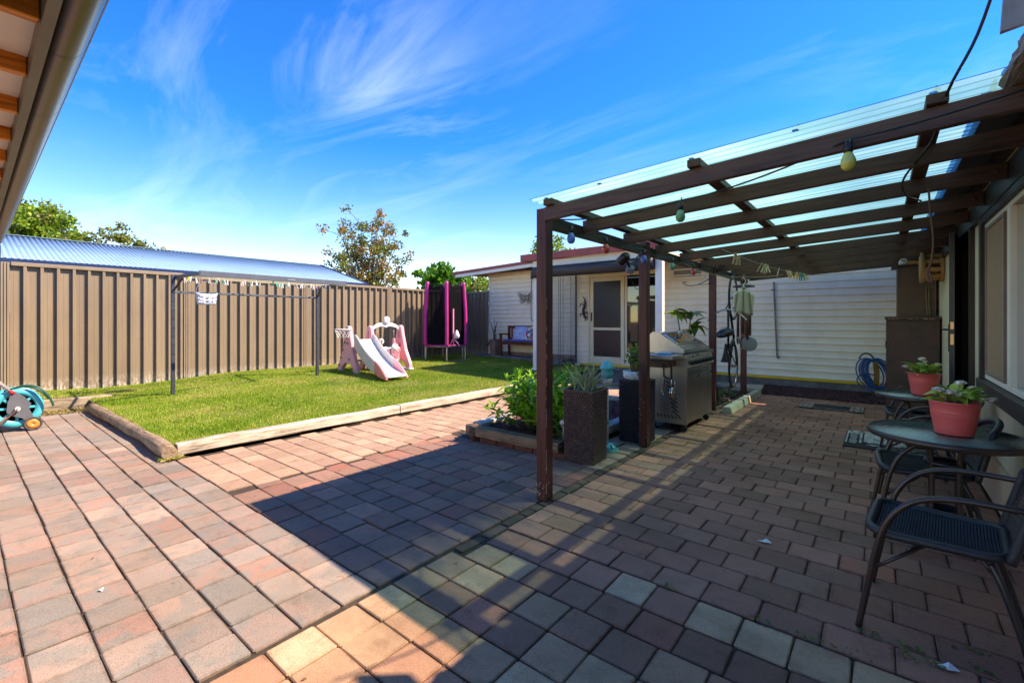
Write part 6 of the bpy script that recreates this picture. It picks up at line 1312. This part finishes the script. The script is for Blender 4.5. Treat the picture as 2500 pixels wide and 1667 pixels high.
mb = MB(); mb.tube(smoothpath([(bx_, by_-W_*.98, bz_+.09), (bx_-.02, by_-.12, bz_+.22), (bx_-.04, by_, bz_+.30), (bx_-.02, by_+.12, bz_+.22), (bx_, by_+W_*.98, bz_+.09)]), .004, 6); mb.build('handle', mat('basket_handle', (150, 154, 166), rough=.4), pb)

# ------------------------------------------------------------------ toddler slide and swing set
ps = thing('slide_swing_set', 'pink and white toddler play set with slide, swing and basketball hoop on the lawn', 'play set', (-8.4, 5.9, .2))
m_pk = mat('pink_plastic', (244, 172, 176), (236, 160, 166), rough=.35, ns=3); m_pk2 = mat('coral_plastic', (236, 132, 128), (226, 120, 118), rough=.35, ns=3); m_pw = mat('white_plastic', (238, 236, 234), (230, 228, 228), rough=.35, ns=3); m_pg = mat('grey_white_plastic', (200, 196, 190), (188, 184, 180), rough=.4)
G0 = .205
def aleg(y, xc, th, wtop, wbot, h, parent, name, m, lean=0):
    o_ = [(xc-wbot/2, 0), (xc-wbot/2+.16, 0), (xc-wbot/2+.17, .10), (xc-.10, .20), (xc+.10, .20), (xc+wbot/2-.17, .10), (xc+wbot/2-.16, 0), (xc+wbot/2, 0), (xc+wbot/2-.02, .14), (xc+wbot*.27, .45), (xc+wtop*.75, .80), (xc+wtop/2, h-.05), (xc+wtop*.3, h-.01), (xc, h), (xc-wtop*.3, h-.01), (xc-wtop/2, h-.05), (xc-wtop*.75, .80), (xc-wbot*.27, .45), (xc-wbot/2+.02, .14)]
    mb = MB(); mb.prism([(x, z+G0) for x, z in o_], y-th/2, y+th/2, 'y'); q = mb.build(name, m, parent); bv = q.modifiers.new('bevel', 'BEVEL'); bv.width = .016; bv.segments = 2; return q
lad = aleg(5.46, -9.02, .09, .15, .78, 1.02, ps, 'ladder_panel', m_pk)
def handle_hole(y, xc, par):
    mb = MB(); mb.prism([(xc-.035, G0+.72), (xc+.035, G0+.72), (xc+.015, G0+.90), (xc-.015, G0+.90)], y-.05, y+.05, 'y'); mb.build('handle_recess', mat('recess_shade', (206, 130, 134), rough=.5), par)
handle_hole(5.46, -9.02, lad)
rc = random.Random(6)
mb = MB()
for (x, z) in ((-9.10, .66), (-8.99, .64), (-9.19, .50), (-9.26, .32), (-9.34, .16), (-8.93, .30)): mb.lathe([(.03, -.055), (.03, .0), (.022, .012), (0, .014)], (0, 0, 0), 14, Matrix.Translation((x, 5.41, G0+z)) @ Euler((math.pi/2, 0, 0)).to_matrix().to_4x4())
mb.build('climbing_grip', mat('grip_grey', (132, 126, 124), rough=.5), lad)
a1 = aleg(5.98, -9.0, .09, .15, .78, 1.02, ps, 'swing_leg', m_pk); handle_hole(5.98, -9.0, a1); a2 = aleg(6.76, -8.93, .09, .16, .82, 1.03, ps, 'swing_leg', m_pk); handle_hole(6.76, -8.93, a2)
MB().box(-9.25, -8.72, 5.50, 5.94, G0+.60, G0+.64, .01).build('platform', m_pg, ps)
for k, z in enumerate((.20, .40)): MB().box(-9.28-.0, -9.22, 5.50, 5.94, G0+z, G0+z+.05, .01).build('step', m_pw, ps)
# chute
def cz_(q): return G0+.66*(1-q)**1.55*(1-.12*math.sin(q*math.pi))+.05-.02*q
def chute(q, s, o=0): # s -1..1
    x = -8.74+1.40*q; yc = 5.655-.17*q; hw = .205+.02*q; return Vector((x, yc+s*hw, cz_(q)+o))
mb = MB(); mb.grid(lambda a, b: chute(b, a*2-1, .0), 6, 20); q_ = mb.build('slide_bed', m_pw, ps, fix=False); sd = q_.modifiers.new('thickness', 'SOLIDIFY'); sd.thickness = .03; sd.offset = -1
def rail(name, s, q0, q1, m):
    mb = MB(); n = 14; vs = []
    for i in range(n+1):
        q = q0+(q1-q0)*i/n; p = chute(q, s); hh = .19*math.sin(min(1, (1-q)*3.2+.05)*math.pi/2)*math.sin(min(1, q*6+.45)*math.pi/2); lo_ = -.10*(1-q)-.03
        for dy, dz in ((-.022, lo_), (.022, lo_), (.022, hh-.015), (.01, hh), (-.01, hh), (-.022, hh-.015)): vs.append(p+Vector((0, dy, max(dz, G0-.01-p.z))))
    k = 6; mb.add(vs, [(i*k+j, i*k+(j+1) % k, (i+1)*k+(j+1) % k, (i+1)*k+j) for i in range(n) for j in range(k)]+[tuple(range(k))[::-1], tuple(range(n*k, n*k+k))], False); return mb.build(name, m, ps)
for s in (-1.08, 1.08): rail('slide_rail', s, 0, .66, m_pg); rail('slide_toe_side', s, .662, 1.0, m_pk2 if s < 0 else m_pk)
# swing
mb = MB(); n = 24; vs = []
for i in range(n+1):
    q = i/n; y = 6.0+.74*q; xx = -9.0+.07*q; zc = G0+.93+.12*math.sin(min(1, max(0, (q-.06)/.88))*math.pi)**.45-.035*math.exp(-((q-.5)/.06)**2); h = .035+.012*math.sin(q*math.pi)
    for dx, dz in ((-.03, -h), (.03, -h), (.03, h), (-.03, h)): vs.append((xx+dx, y, zc+dz))
mb.add(vs, [(i*4+j, i*4+(j+1) % 4, (i+1)*4+(j+1) % 4, (i+1)*4+j) for i in range(n) for j in range(4)]+[(3, 2, 1, 0), (n*4, n*4+1, n*4+2, n*4+3)]); sb = mb.build('swing_bar', m_pw, ps); bv = sb.modifiers.new('bevel', 'BEVEL'); bv.width = .01
Mf = Matrix.Translation((-8.93, 6.37, G0+1.15)) @ Euler((0, math.pi/2, 0)).to_matrix().to_4x4(); MB().lathe([(0, -.03), (.075, -.03), (.082, 0), (.075, .03), (.066, .034), (0, .034)], (0, 0, 0), 24, Mf).build('face_disc', m_pw, sb)
for y, s in ((6.12, 1), (6.60, -1)):
    mb = MB(); mb.tube([(-8.97, y, G0+.96), (-8.92, y+.03*s, G0+.72)], .008, 6)
    for k in range(6): mb.obox((-8.965+.008*k, y+.005*s*k, G0+.93-.04*k), (.012, .02, .03), .004)
    mb.build('swing_chain', mat('chain_grey', (150, 148, 146), rough=.4, metal=.5), ps)
    mb = MB(); yy = y+.04*s; mb.prism([(-8.94, .72), (-8.88, .72), (-8.86, .55), (-8.72, .42), (-8.72, .20), (-9.02, .20), (-9.02, .42), (-8.95, .56)], yy-.02, yy+.02, 'y', Matrix.Translation((0, 0, G0))); q_ = mb.build('seat_side', m_pk, ps); bv = q_.modifiers.new('bevel', 'BEVEL'); bv.width = .01
MB().box(-9.02, -8.70, 6.18, 6.54, G0+.20, G0+.235, .012).build('swing_seat', m_pw, ps); MB().box(-9.04, -9.0, 6.20, 6.52, G0+.24, G0+.52, .012).build('swing_back', m_pw, ps)
mb = MB(); mb.tube(smoothpath([(-8.70, 6.16, G0+.42), (-8.64, 6.22, G0+.50), (-8.62, 6.36, G0+.53), (-8.64, 6.50, G0+.50), (-8.70, 6.56, G0+.42)]), .020, 8); mb.tube([(-8.64, 6.36, G0+.5), (-8.70, 6.36, G0+.22)], .018, 8); mb.lathe([(0, -.02), (.08, -.02), (.088, 0), (.08, .02), (0, .024)], (0, 0, 0), 22, Matrix.Translation((-8.60, 6.36, G0+.53)) @ Euler((0, math.pi/2, 0)).to_matrix().to_4x4()); mb.build('grab_bar', m_pw, ps)
mb = MB(); mb.tube(smoothpath([(-9.02, 6.26, G0+.5), (-9.02, 6.24, G0+.62), (-9.02, 6.28, G0+.70), (-9.02, 6.34, G0+.66), (-9.02, 6.31, G0+.60)]), .022, 8); mb.build('back_finial', m_pw, ps)
mb = MB()
for (y, z, m_) in ((6.39, 1.17, 0), (6.35, 1.15, 0), (6.37, 1.13, 0)): mb.obox((-8.893, y, G0+z), (.003, .018, .006), 0, rot=(.6 if y > 6.36 else -.6, 0, 0))
for (y, z) in ((6.38, .55), (6.34, .53), (6.36, .51)): mb.obox((-8.575, y, G0+z), (.003, .018, .006), 0, rot=(.6 if y > 6.36 else -.6, 0, 0))
mb.build('face_mark', mat('mark_grey', (104, 104, 110), rough=.5), ps, kind='stuff'); MB().box(-8.92, -8.86, 6.706, 6.713, G0+.52, G0+.60).build('sticker', mat('sticker_pink', (222, 60, 96), rough=.5), ps)
MB().box(-9.25, -8.5, 6.70, 6.82, G0-.01, G0+.035, .012).build('base_bar', m_pw, ps)
# hoop
hp = Vector((-8.87, 5.235, G0+.945)); mb = MB(); mb.tube([hp+Vector((.165*math.cos(q), .165*math.sin(q), 0)) for q in [2*math.pi*k/32 for k in range(32)]], .014, 8, True); mb.box(-8.98, -8.90, 5.38, 5.43, G0+.92, G0+.99, .008); hq = mb.build('hoop', m_pg, ps)
mb = MB()
for k in range(12):
    for s in (-1, 1):
        q0 = 2*math.pi*k/12; mb.tube([hp+Vector((r_*math.cos(q0+s*dq), r_*math.sin(q0+s*dq), z)) for r_, dq, z in ((.16, 0, -.01), (.145, .26, -.07), (.12, .52, -.13), (.11, .7, -.17))], .0035, 4, cap=False)
mb.build('hoop_net', m_pw, hq, kind='stuff')
# ------------------------------------------------------------------ small enclosed trampoline
tr_ = thing('trampoline', 'small hexagonal trampoline with magenta padded poles and black safety net', 'trampoline', (-9.62, 8.80, .22))
m_mag = mat('magenta_pad', (206, 44, 132), (188, 36, 118), rough=.5, ns=5, bump=.3, bs=30); m_galv = mat('galvanised', (190, 192, 196), rough=.3, metal=.8)
m_net = glassy('black_net', (16, 15, 16), .0, .6); 
def netmat():
    t = NT('net_mesh'); t.N.remove(t.b); d = t.n('ShaderNodeBsdfDiffuse'); d.inputs[0].default_value = (.012, .011, .012, 1); x = t.n('ShaderNodeBsdfTransparent'); m = t.n('ShaderNodeMixShader'); m.inputs[0].default_value = .16
    t.lk(d.outputs[0], m.inputs[1]); t.lk(x.outputs[0], m.inputs[2]); t.lk(m.outputs[0], t.o.inputs[0]); return t.m
m_net = netmat(); TC = Vector((-9.62, 8.82, 0)); rv, fv = Vector((.776, .63, 0)), Vector((-.63, .776, 0)); TG = .24
def tp(k, r, z): a = rad(-77+60*k); return TC+(rv*math.cos(a)+fv*math.sin(a))*r+Vector((0, 0, z))
for k in range(6):
    mb = MB(); zs = [TG+.42+.33*i/1 for i in range(0, 6)]; mb.tube(smoothpath([tp(k, .63, TG+.40), tp(k, .64, TG+.8), tp(k, .63, TG+1.3), tp(k, .60, TG+1.8), tp(k, .57, TG+2.16)], 4), .048, 8); mb.build('pole_pad', m_mag, tr_)
for k in range(6):
    mb = MB(); mb.grid(lambda a, b: tp(k, .60-.03*b, TG+.42+1.66*b).lerp(tp(k+1, .60-.03*b, TG+.42+1.66*b), a)*1.0, 4, 6); mb.build('net_panel', m_net, tr_, fix=False)
    MB().bar(tp(k, .57, TG+2.10), tp(k+1, .57, TG+2.10), .012, .012).build('net_rope', m_blk, tr_)
    MB().bar(tp(k, .61, TG+.42), tp(k+1, .61, TG+.42), .10, .03, .01).build('edge_pad', m_mag, tr_)
mb = MB(); vs = [tp(k, .58, TG+.40) for k in range(6)]; mb.add(vs+[v-Vector((0, 0, .01)) for v in vs], [(0, 1, 2, 3, 4, 5), (11, 10, 9, 8, 7, 6)]+[(i, (i+1) % 6, 6+(i+1) % 6, 6+i) for i in range(6)]); mb.build('jump_mat', m_blk, tr_)
mb = MB()
for k in range(6): mb.tube([tp(k, .62, TG+.39), tp(k+1, .62, TG+.39)], .018, 8)
mb.build('frame', m_galv, tr_)
for k in (0, 2, 4):
    mb = MB(); mb.tube(smoothpath([tp(k, .62, TG+.40), tp(k, .625, TG+.08), tp(k, .62, TG-.0)+(tp(k+1, .62, TG)-tp(k, .62, TG))*.05, tp(k, .62, TG-.01).lerp(tp(k+1, .62, TG-.01), .5), tp(k+1, .62, TG-.0)+(tp(k, .62, TG)-tp(k+1, .62, TG))*.05, tp(k+1, .625, TG+.08), tp(k+1, .62, TG+.40)], 4), .018, 8); mb.build('leg', m_galv, tr_)
hg = thing('hanging_toy', 'pink strap with a white pouch hanging at the near side of the trampoline net', 'toy', (-9.2, 8.4, 1.0)); hq0 = tp(0, .66, 0).lerp(tp(1, .66, 0), .33)
MB().bar(hq0+Vector((0, 0, TG+.45)), hq0+Vector((0, 0, TG+1.42)), .012, .045, .004).build('strap', mat('light_pink', (238, 150, 186), rough=.6), hg); mb = MB(); mb.lathe([(0, -.12), (.07, -.10), (.08, -.02), (.04, .08), (.01, .12)], hq0+rv*.09+Vector((0, 0, TG+.72)), 12); mb.build('pouch', m_pw, hg)
mb = MB(); mb.bar(hq0+Vector((0, 0, TG+.62)), hq0+rv*.18+Vector((0, 0, TG+.40)), .012, .03, .003); mb.bar(hq0+Vector((0, 0, TG+.62)), hq0-rv*.1+Vector((0, 0, TG+.40)), .012, .03, .003); mb.build('strap', MATS['light_pink'], hg)

# ------------------------------------------------------------------ bench, pots and wall ornaments on the cabin
w_red = wood('red_timber', (118, 62, 42), (80, 40, 28), 'x', ns=3, rough=.45, bump=.2); bn = thing('garden_bench', 'red-brown timber bench with cushions against the cabin wall behind the lawn', 'bench', (-8.0, 10.35, .31)); LZ = .31
for x in (-8.66, -7.36):
    for y, h in ((10.14, .62), (10.52, .88)): MB().box(x-.03, x+.03, y-.03, y+.03, LZ, LZ+h, .005).build('leg', w_red, bn)
    MB().box(x-.04, x+.04, 10.08, 10.54, LZ+.62, LZ+.655, .008).build('armrest', w_red, bn)
for k in range(4): MB().box(-8.62, -7.40, 10.13+.105*k, 10.22+.105*k, LZ+.40, LZ+.42, .004).build('seat_slat', w_red, bn)
MB().box(-8.63, -7.39, 10.115, 10.135, LZ+.33, LZ+.40, .004).build('seat_rail', w_red, bn); MB().box(-8.63, -7.39, 10.50, 10.54, LZ+.80, LZ+.88, .006).build('back_rail', w_red, bn); MB().box(-8.63, -7.39, 10.50, 10.53, LZ+.46, LZ+.52, .006).build('back_rail', w_red, bn)
for k in range(11): MB().box(-8.56+.11*k, -8.51+.11*k, 10.51, 10.525, LZ+.52, LZ+.80, .003).build('back_slat', w_red, bn)
mb = MB(); mb.box(-8.6, -7.42, 10.13, 10.49, LZ+.422, LZ+.475, .02); solo('seat_cushion', mb, mat('blue_cushion', (92, 104, 160), (80, 92, 146), rough=.85), 'flat blue seat cushion on the garden bench', 'cushion')
def cushion(xc, wdt, name, label, m, rot=0):
    mb = MB(); 
    def f(s): return lambda a, b: (lambda u, v: Vector((xc+u*wdt*.5, 10.44-.10+.14*(b)+s*.055*(1-u**4)*(1-v**4), LZ+.475+.38*b*(1-.03*u*u))))(a*2-1, b*2-1)
    mb.grid(f(-1), 10, 10); mb.grid(f(1), 10, 10); solo(name, mb, m, label, 'cushion')
t = NT('floral'); vv = t.n('ShaderNodeTexVoronoi'); vv.inputs['Scale'].default_value = 14; t.lk(t.coord('World'), vv.inputs['Vector']); sp_ = t.n('ShaderNodeSeparateXYZ'); t.lk(vv.outputs['Color'], sp_.inputs[0]); cc = t.ramp(sp_.outputs[0], [(0, lin((236, 232, 226))), (.38, lin((236, 232, 226))), (.4, lin((206, 40, 62))), (.6, lin((226, 92, 110))), (.66, lin((84, 110, 70))), (.78, lin((236, 200, 110))), (.85, lin((120, 130, 170))), (1, lin((238, 234, 228)))]); [setattr(e, 'position', e.position) for e in cc.node.color_ramp.elements]; cc.node.color_ramp.interpolation = 'CONSTANT'; t.lk(cc, t.b.inputs['Base Color']); t.b.inputs['Roughness'].default_value = .85; m_floral = t.m
cushion(-8.16, .46, 'cushion', 'pale blue and white cushion leaning at the left of the garden bench', mat('pale_blue_cloth', (206, 212, 230), (150, 166, 206), rough=.85, ns=14)); cushion(-7.72, .44, 'cushion', 'white floral cushion with red flowers leaning on the garden bench', m_floral)
dp = thing('dead_potted_plant', 'tapered terracotta grey pot with dead bare stems left of the garden bench', 'potted plant', (-9.02, 10.3, LZ)); MB().add([(-9.02+s*sx, 10.28+s*sy, LZ+z) for s, z in ((.09, 0), (.13, .46)) for sx, sy in ((-1, -1), (1, -1), (1, 1), (-1, 1))], [(0, 1, 5, 4), (1, 2, 6, 5), (2, 3, 7, 6), (3, 0, 4, 7), (3, 2, 1, 0)]).build('pot', mat('clay_grey', (156, 122, 104), (132, 102, 88), rough=.8), dp, fix=True)
mb = MB(); rr2 = random.Random(12)
for k in range(9):
    b0 = Vector((-9.02+rr2.uniform(-.06, .06), 10.28, LZ+.42)); mb.tube(smoothpath([b0, b0+Vector((rr2.uniform(-.05, .05), 0, .2)), b0+Vector((rr2.uniform(-.14, .14), rr2.uniform(-.05, .05), rr2.uniform(.35, .68)))]), .007, 5)
mb.build('stem', mat('dead_brown', (96, 84, 74), (72, 62, 54), rough=.9), dp, kind='stuff')
# butterfly
m_bf = mat('antique_metal', (146, 130, 110), (96, 84, 70), rough=.5, metal=.4, ns=12); bf = thing('butterfly_ornament', 'openwork metal butterfly ornament fixed on the cabin boards above the bench', 'wall ornament', (-8.10, 10.6, 2.0))
for s in (-1, 1):
    mb = MB(); C_ = Vector((-8.10, 10.60, 2.0))
    def wingpt(u, r): # outline param
        o_ = [(.02, .05), (.10, .10), (.22, .17), (.26, .14), (.22, .04), (.16, -.02), (.19, -.07), (.17, -.14), (.11, -.16), (.05, -.11), (.02, -.04)]
        f = u*(len(o_)-1); i = min(int(f), len(o_)-2); a = f-i; x = o_[i][0]*(1-a)+o_[i+1][0]*a; z = o_[i][1]*(1-a)+o_[i+1][1]*a; cx, czz = .10, .02; return C_+Vector((s*(cx+(x-cx)*r), -.01-.04*(x/.26)**2, czz+(z-czz)*r))
    mb.tube([wingpt(i/30, 1) for i in range(31)], .007, 5); mb.tube([wingpt(i/24, .6) for i in range(25)], .006, 5)
    for i in range(12): mb.tube([wingpt(i/12, .15), wingpt(i/12, 1)], .005, 4)
    mb.build('wing', m_bf, bf)
mb = MB(); mb.tube([C_+Vector((0, -.02, -.10)), C_+Vector((0, -.025, .0)), C_+Vector((0, -.02, .09))], [.008, .018, .012], 8)
for s in (-1, 1): mb.tube(smoothpath([C_+Vector((0, -.02, .09)), C_+Vector((s*.03, -.03, .15)), C_+Vector((s*.08, -.03, .17))]), .003, 4)
mb.build('body', m_bf, bf)
lz_ = thing('lizard_ornament', 'dark carved lizard shaped hanging ornament beside the screen door', 'wall ornament', (-6.15, 10.6, 1.6)); mb = MB(); C2 = Vector((-6.14, 10.57, 1.62))
mb.tube(smoothpath([C2+Vector(q) for q in ((-.02, 0, .36), (.03, 0, .28), (.05, 0, .18), (.02, 0, .08), (-.01, 0, -.02), (.02, 0, -.16), (.06, 0, -.24), (.04, 0, -.30))], 4), [.006+.03*math.sin(i/28*math.pi)**1.2 for i in range(29)], 8)
for dx, z, s in ((.06, .20, 1), (-.08, .14, -1), (.10, -.08, 1), (-.08, -.12, -1), (.10, -.2, 1)): mb.tube(smoothpath([C2+Vector((0, 0, z)), C2+Vector((dx, -.01, z+.02)), C2+Vector((dx*1.2, -.01, z-.05))], 3), .014, 6)
mb.build('body', mat('dark_carved', (52, 34, 26), (30, 22, 20), rough=.4, ns=16), lz_)
mb = MB(); TP = Vector((-9.42, 10.56, .60)); mb.tube([TP+Vector((.1, .06, 0)), TP+Vector((-.06, -.06, 0))], .02, 8); mb.lathe([(0, -.03), (.04, -.03), (.04, .03), (0, .03)], TP+Vector((-.03, -.04, .05)), 10); mb.tube([TP+Vector((-.05, -.05, 0)), TP+Vector((-.16, -.06, -.02))], .022, 8); solo('garden_tap', mb, mat('tap_dark', (64, 66, 72), rough=.4, metal=.4), 'dark garden tap sticking out low on the cabin corner', 'tap')

# ------------------------------------------------------------------ trees beyond the fence
def leafcloud(mb, c, r, n, s, rg, flat=1.0):
    for _ in range(n):
        d = Vector((rg.gauss(0, 1), rg.gauss(0, 1), rg.gauss(0, 1))).normalized()*(rg.random()**.45); p = c+Vector((d.x*r, d.y*r, d.z*r*flat)); a = Vector((rg.gauss(0, 1), rg.gauss(0, 1), rg.gauss(0, .7))).normalized(); b = a.orthogonal().normalized(); b = (Matrix.Rotation(rg.uniform(0, 6.28), 3, a) @ b); l = s*rg.uniform(.6, 1.3); w = l*.36; t2 = a.cross(b)
        mb.v += [tuple(p-b*l*.5), tuple(p+t2*w), tuple(p+b*l*.5), tuple(p-t2*w)]; o = len(mb.v); mb.f.append((o-4, o-3, o-2, o-1)); mb.s.append(False)
m_bark = mat('grey_bark', (132, 116, 104), (92, 80, 72), rough=.9, ns=8, bump=.5)
def tree(name, label, x, y, h, trunk_h, spread, nb, leaf, ls, npc, m, seed, cr=.5, bare=0, group='trees beyond the fence', flat=.8, zmin=.35, kinds=None):
    rg = random.Random(seed); t_ = thing(name, label, 'tree', (x, y, 0), group); tk = MB(); cm = [MB() for _ in m]
    b = Vector((x, y, 0)); top = b+Vector((rg.uniform(-.1, .1), rg.uniform(-.1, .1), trunk_h)); tk.tube(smoothpath([b, b.lerp(top, .5)+Vector((.05, .05, 0)), top], 3), [.13*h/5, .125*h/5, .12*h/5, .11*h/5, .105*h/5, .10*h/5, .095*h/5], 8)
    for k in range(nb):
        a = k*2.4+rg.uniform(-.4, .4); q = (k+.5)/nb; hh = trunk_h+(h-trunk_h)*(zmin+(1-zmin)*q)*rg.uniform(.9, 1.0); rr_ = spread*math.sqrt(max(.05, 1-(2*(hh-trunk_h)/(h-trunk_h)*.5-.35)**2*1.9))*rg.uniform(.35, 1.0)
        if q > .9: rr_ *= .5
        tip = Vector((x+math.cos(a)*rr_, y+math.sin(a)*rr_, hh)); st_ = b.lerp(top, rg.uniform(.6, 1)); pth = smoothpath([st_, st_.lerp(tip, .45)+Vector((rg.uniform(-.15, .15), rg.uniform(-.15, .15), .18*h/5)), tip], 4); n = len(pth); tk.tube(pth, [max(.006, .055*h/5*(1-i/n)) for i in range(n)], 5, cap=False)
        isb = k < bare
        for j in range(4 if not isb else 7):
            i0 = rg.randrange(3, n); d = Vector((rg.gauss(0, 1), rg.gauss(0, 1), rg.gauss(.3, .6))).normalized()*spread*rg.uniform(.2, .5); e = pth[i0]+d; tk.tube([pth[i0], pth[i0].lerp(e, .5)+Vector((0, 0, .05)), e], [.016*h/5, .011*h/5, .005], 4, cap=False)
            if isb:
                for _ in range(4): e2 = e+Vector((rg.gauss(0, 1), rg.gauss(0, 1), rg.gauss(.2, .6))).normalized()*spread*.22; tk.tube([pth[i0].lerp(e, rg.uniform(.4, 1)), e2], [.008, .003], 3, cap=False)
            else: leafcloud(cm[rg.randrange(len(m))], e, cr*rg.uniform(.5, 1), npc, ls, rg, flat)
        if not isb: leafcloud(cm[rg.randrange(len(m))], tip, cr*rg.uniform(.6, 1), npc, ls, rg, flat)
    tk.build('trunk', m_bark, t_, fix=False)
    for c_, mm in zip(cm, m):
        if c_.f: c_.build('crown', mm, t_, fix=False)
m_t1 = leafmat('tree_leaf_green', [(70, 104, 26), (116, 150, 38), (170, 192, 62)], .42, .45); m_t2 = leafmat('tree_leaf_dark', [(72, 84, 30), (112, 118, 44), (160, 156, 66)], .4, .45); m_t3 = leafmat('tree_leaf_rust', [(136, 96, 36), (178, 126, 50), (150, 138, 54)], .4, .5); m_t4 = leafmat('fig_tree_leaf', [(44, 92, 18), (76, 132, 28), (122, 172, 44)], .35, .4)
tree('leafy_tree', 'dense round green tree beyond the shed at the far left', -24.6, 2.1, 5.75, 1.8, 1.55, 44, 1, .13, 90, [m_t1, m_t1, m_t2], 3, .55)
tree('leafy_tree', 'dark sprawling tree top rising behind the blue shed roof, right of the round tree', -22.6, 3.95, 4.9, 1.9, 1.7, 16, 1, .13, 80, [m_t2], 5, .42, zmin=.1)
tree('sparse_tree', 'tall sparse tree with rusty lower leaves and bare twigs beyond the shed end', -19.3, 12.6, 6.4, 1.7, 2.1, 46, 1, .12, 52, [m_t2, m_t2, m_t2, m_t3], 11, .42, bare=11, zmin=.12)
tree('fig_tree', 'bright green large leafed fig tree rising behind the trampoline', -12.9, 11.7, 3.55, .8, 1.15, 30, 1, .22, 34, [m_t4], 14, .38, zmin=.1)
tree('leafy_tree', 'small loose green tree behind the fence left of the cabin roof', -14.2, 15.0, 3.5, 1.2, 1.3, 20, 1, .12, 60, [m_t2, m_t1], 17, .4, zmin=.1)
tree('leafy_tree', 'light green bush behind the fence just left of the cabin corner', -11.6, 14.0, 2.95, .8, 1.0, 18, 1, .12, 60, [m_t1], 19, .35, zmin=.1)
tree('leafy_tree', 'light green tree top showing above the red cabin roof', -13.6, 19.8, 5.7, 2.4, 1.5, 22, 1, .15, 70, [m_t1], 23, .5, zmin=.2)
ORD = ['first', 'second', 'third', 'fourth', 'fifth', 'sixth', 'seventh', 'eighth', 'ninth', 'tenth', 'eleventh', 'twelfth', 'thirteenth', 'fourteenth', 'fifteenth', 'sixteenth', 'seventeenth', 'eighteenth', 'nineteenth', 'twentieth', 'twenty-first', 'twenty-second', 'twenty-third', 'twenty-fourth', 'twenty-fifth', 'twenty-sixth', 'twenty-seventh', 'twenty-eighth']
byl = {}
for o, l in PEGO: byl.setdefault(l, []).append(o)
def ucol(o):
    p = o.location; return (p.x*.7762+p.y*.6305)/(-p.x*.6305+p.y*.7762)
for l, os_ in byl.items():
    os_.sort(key=ucol)
    if len(os_) > 1:
        for i, o in enumerate(os_): o['label'] = ORD[i]+' '+l.replace('hanging ', '').replace('clipped ', '').replace(' on the ', ' from the left on the ', 1)
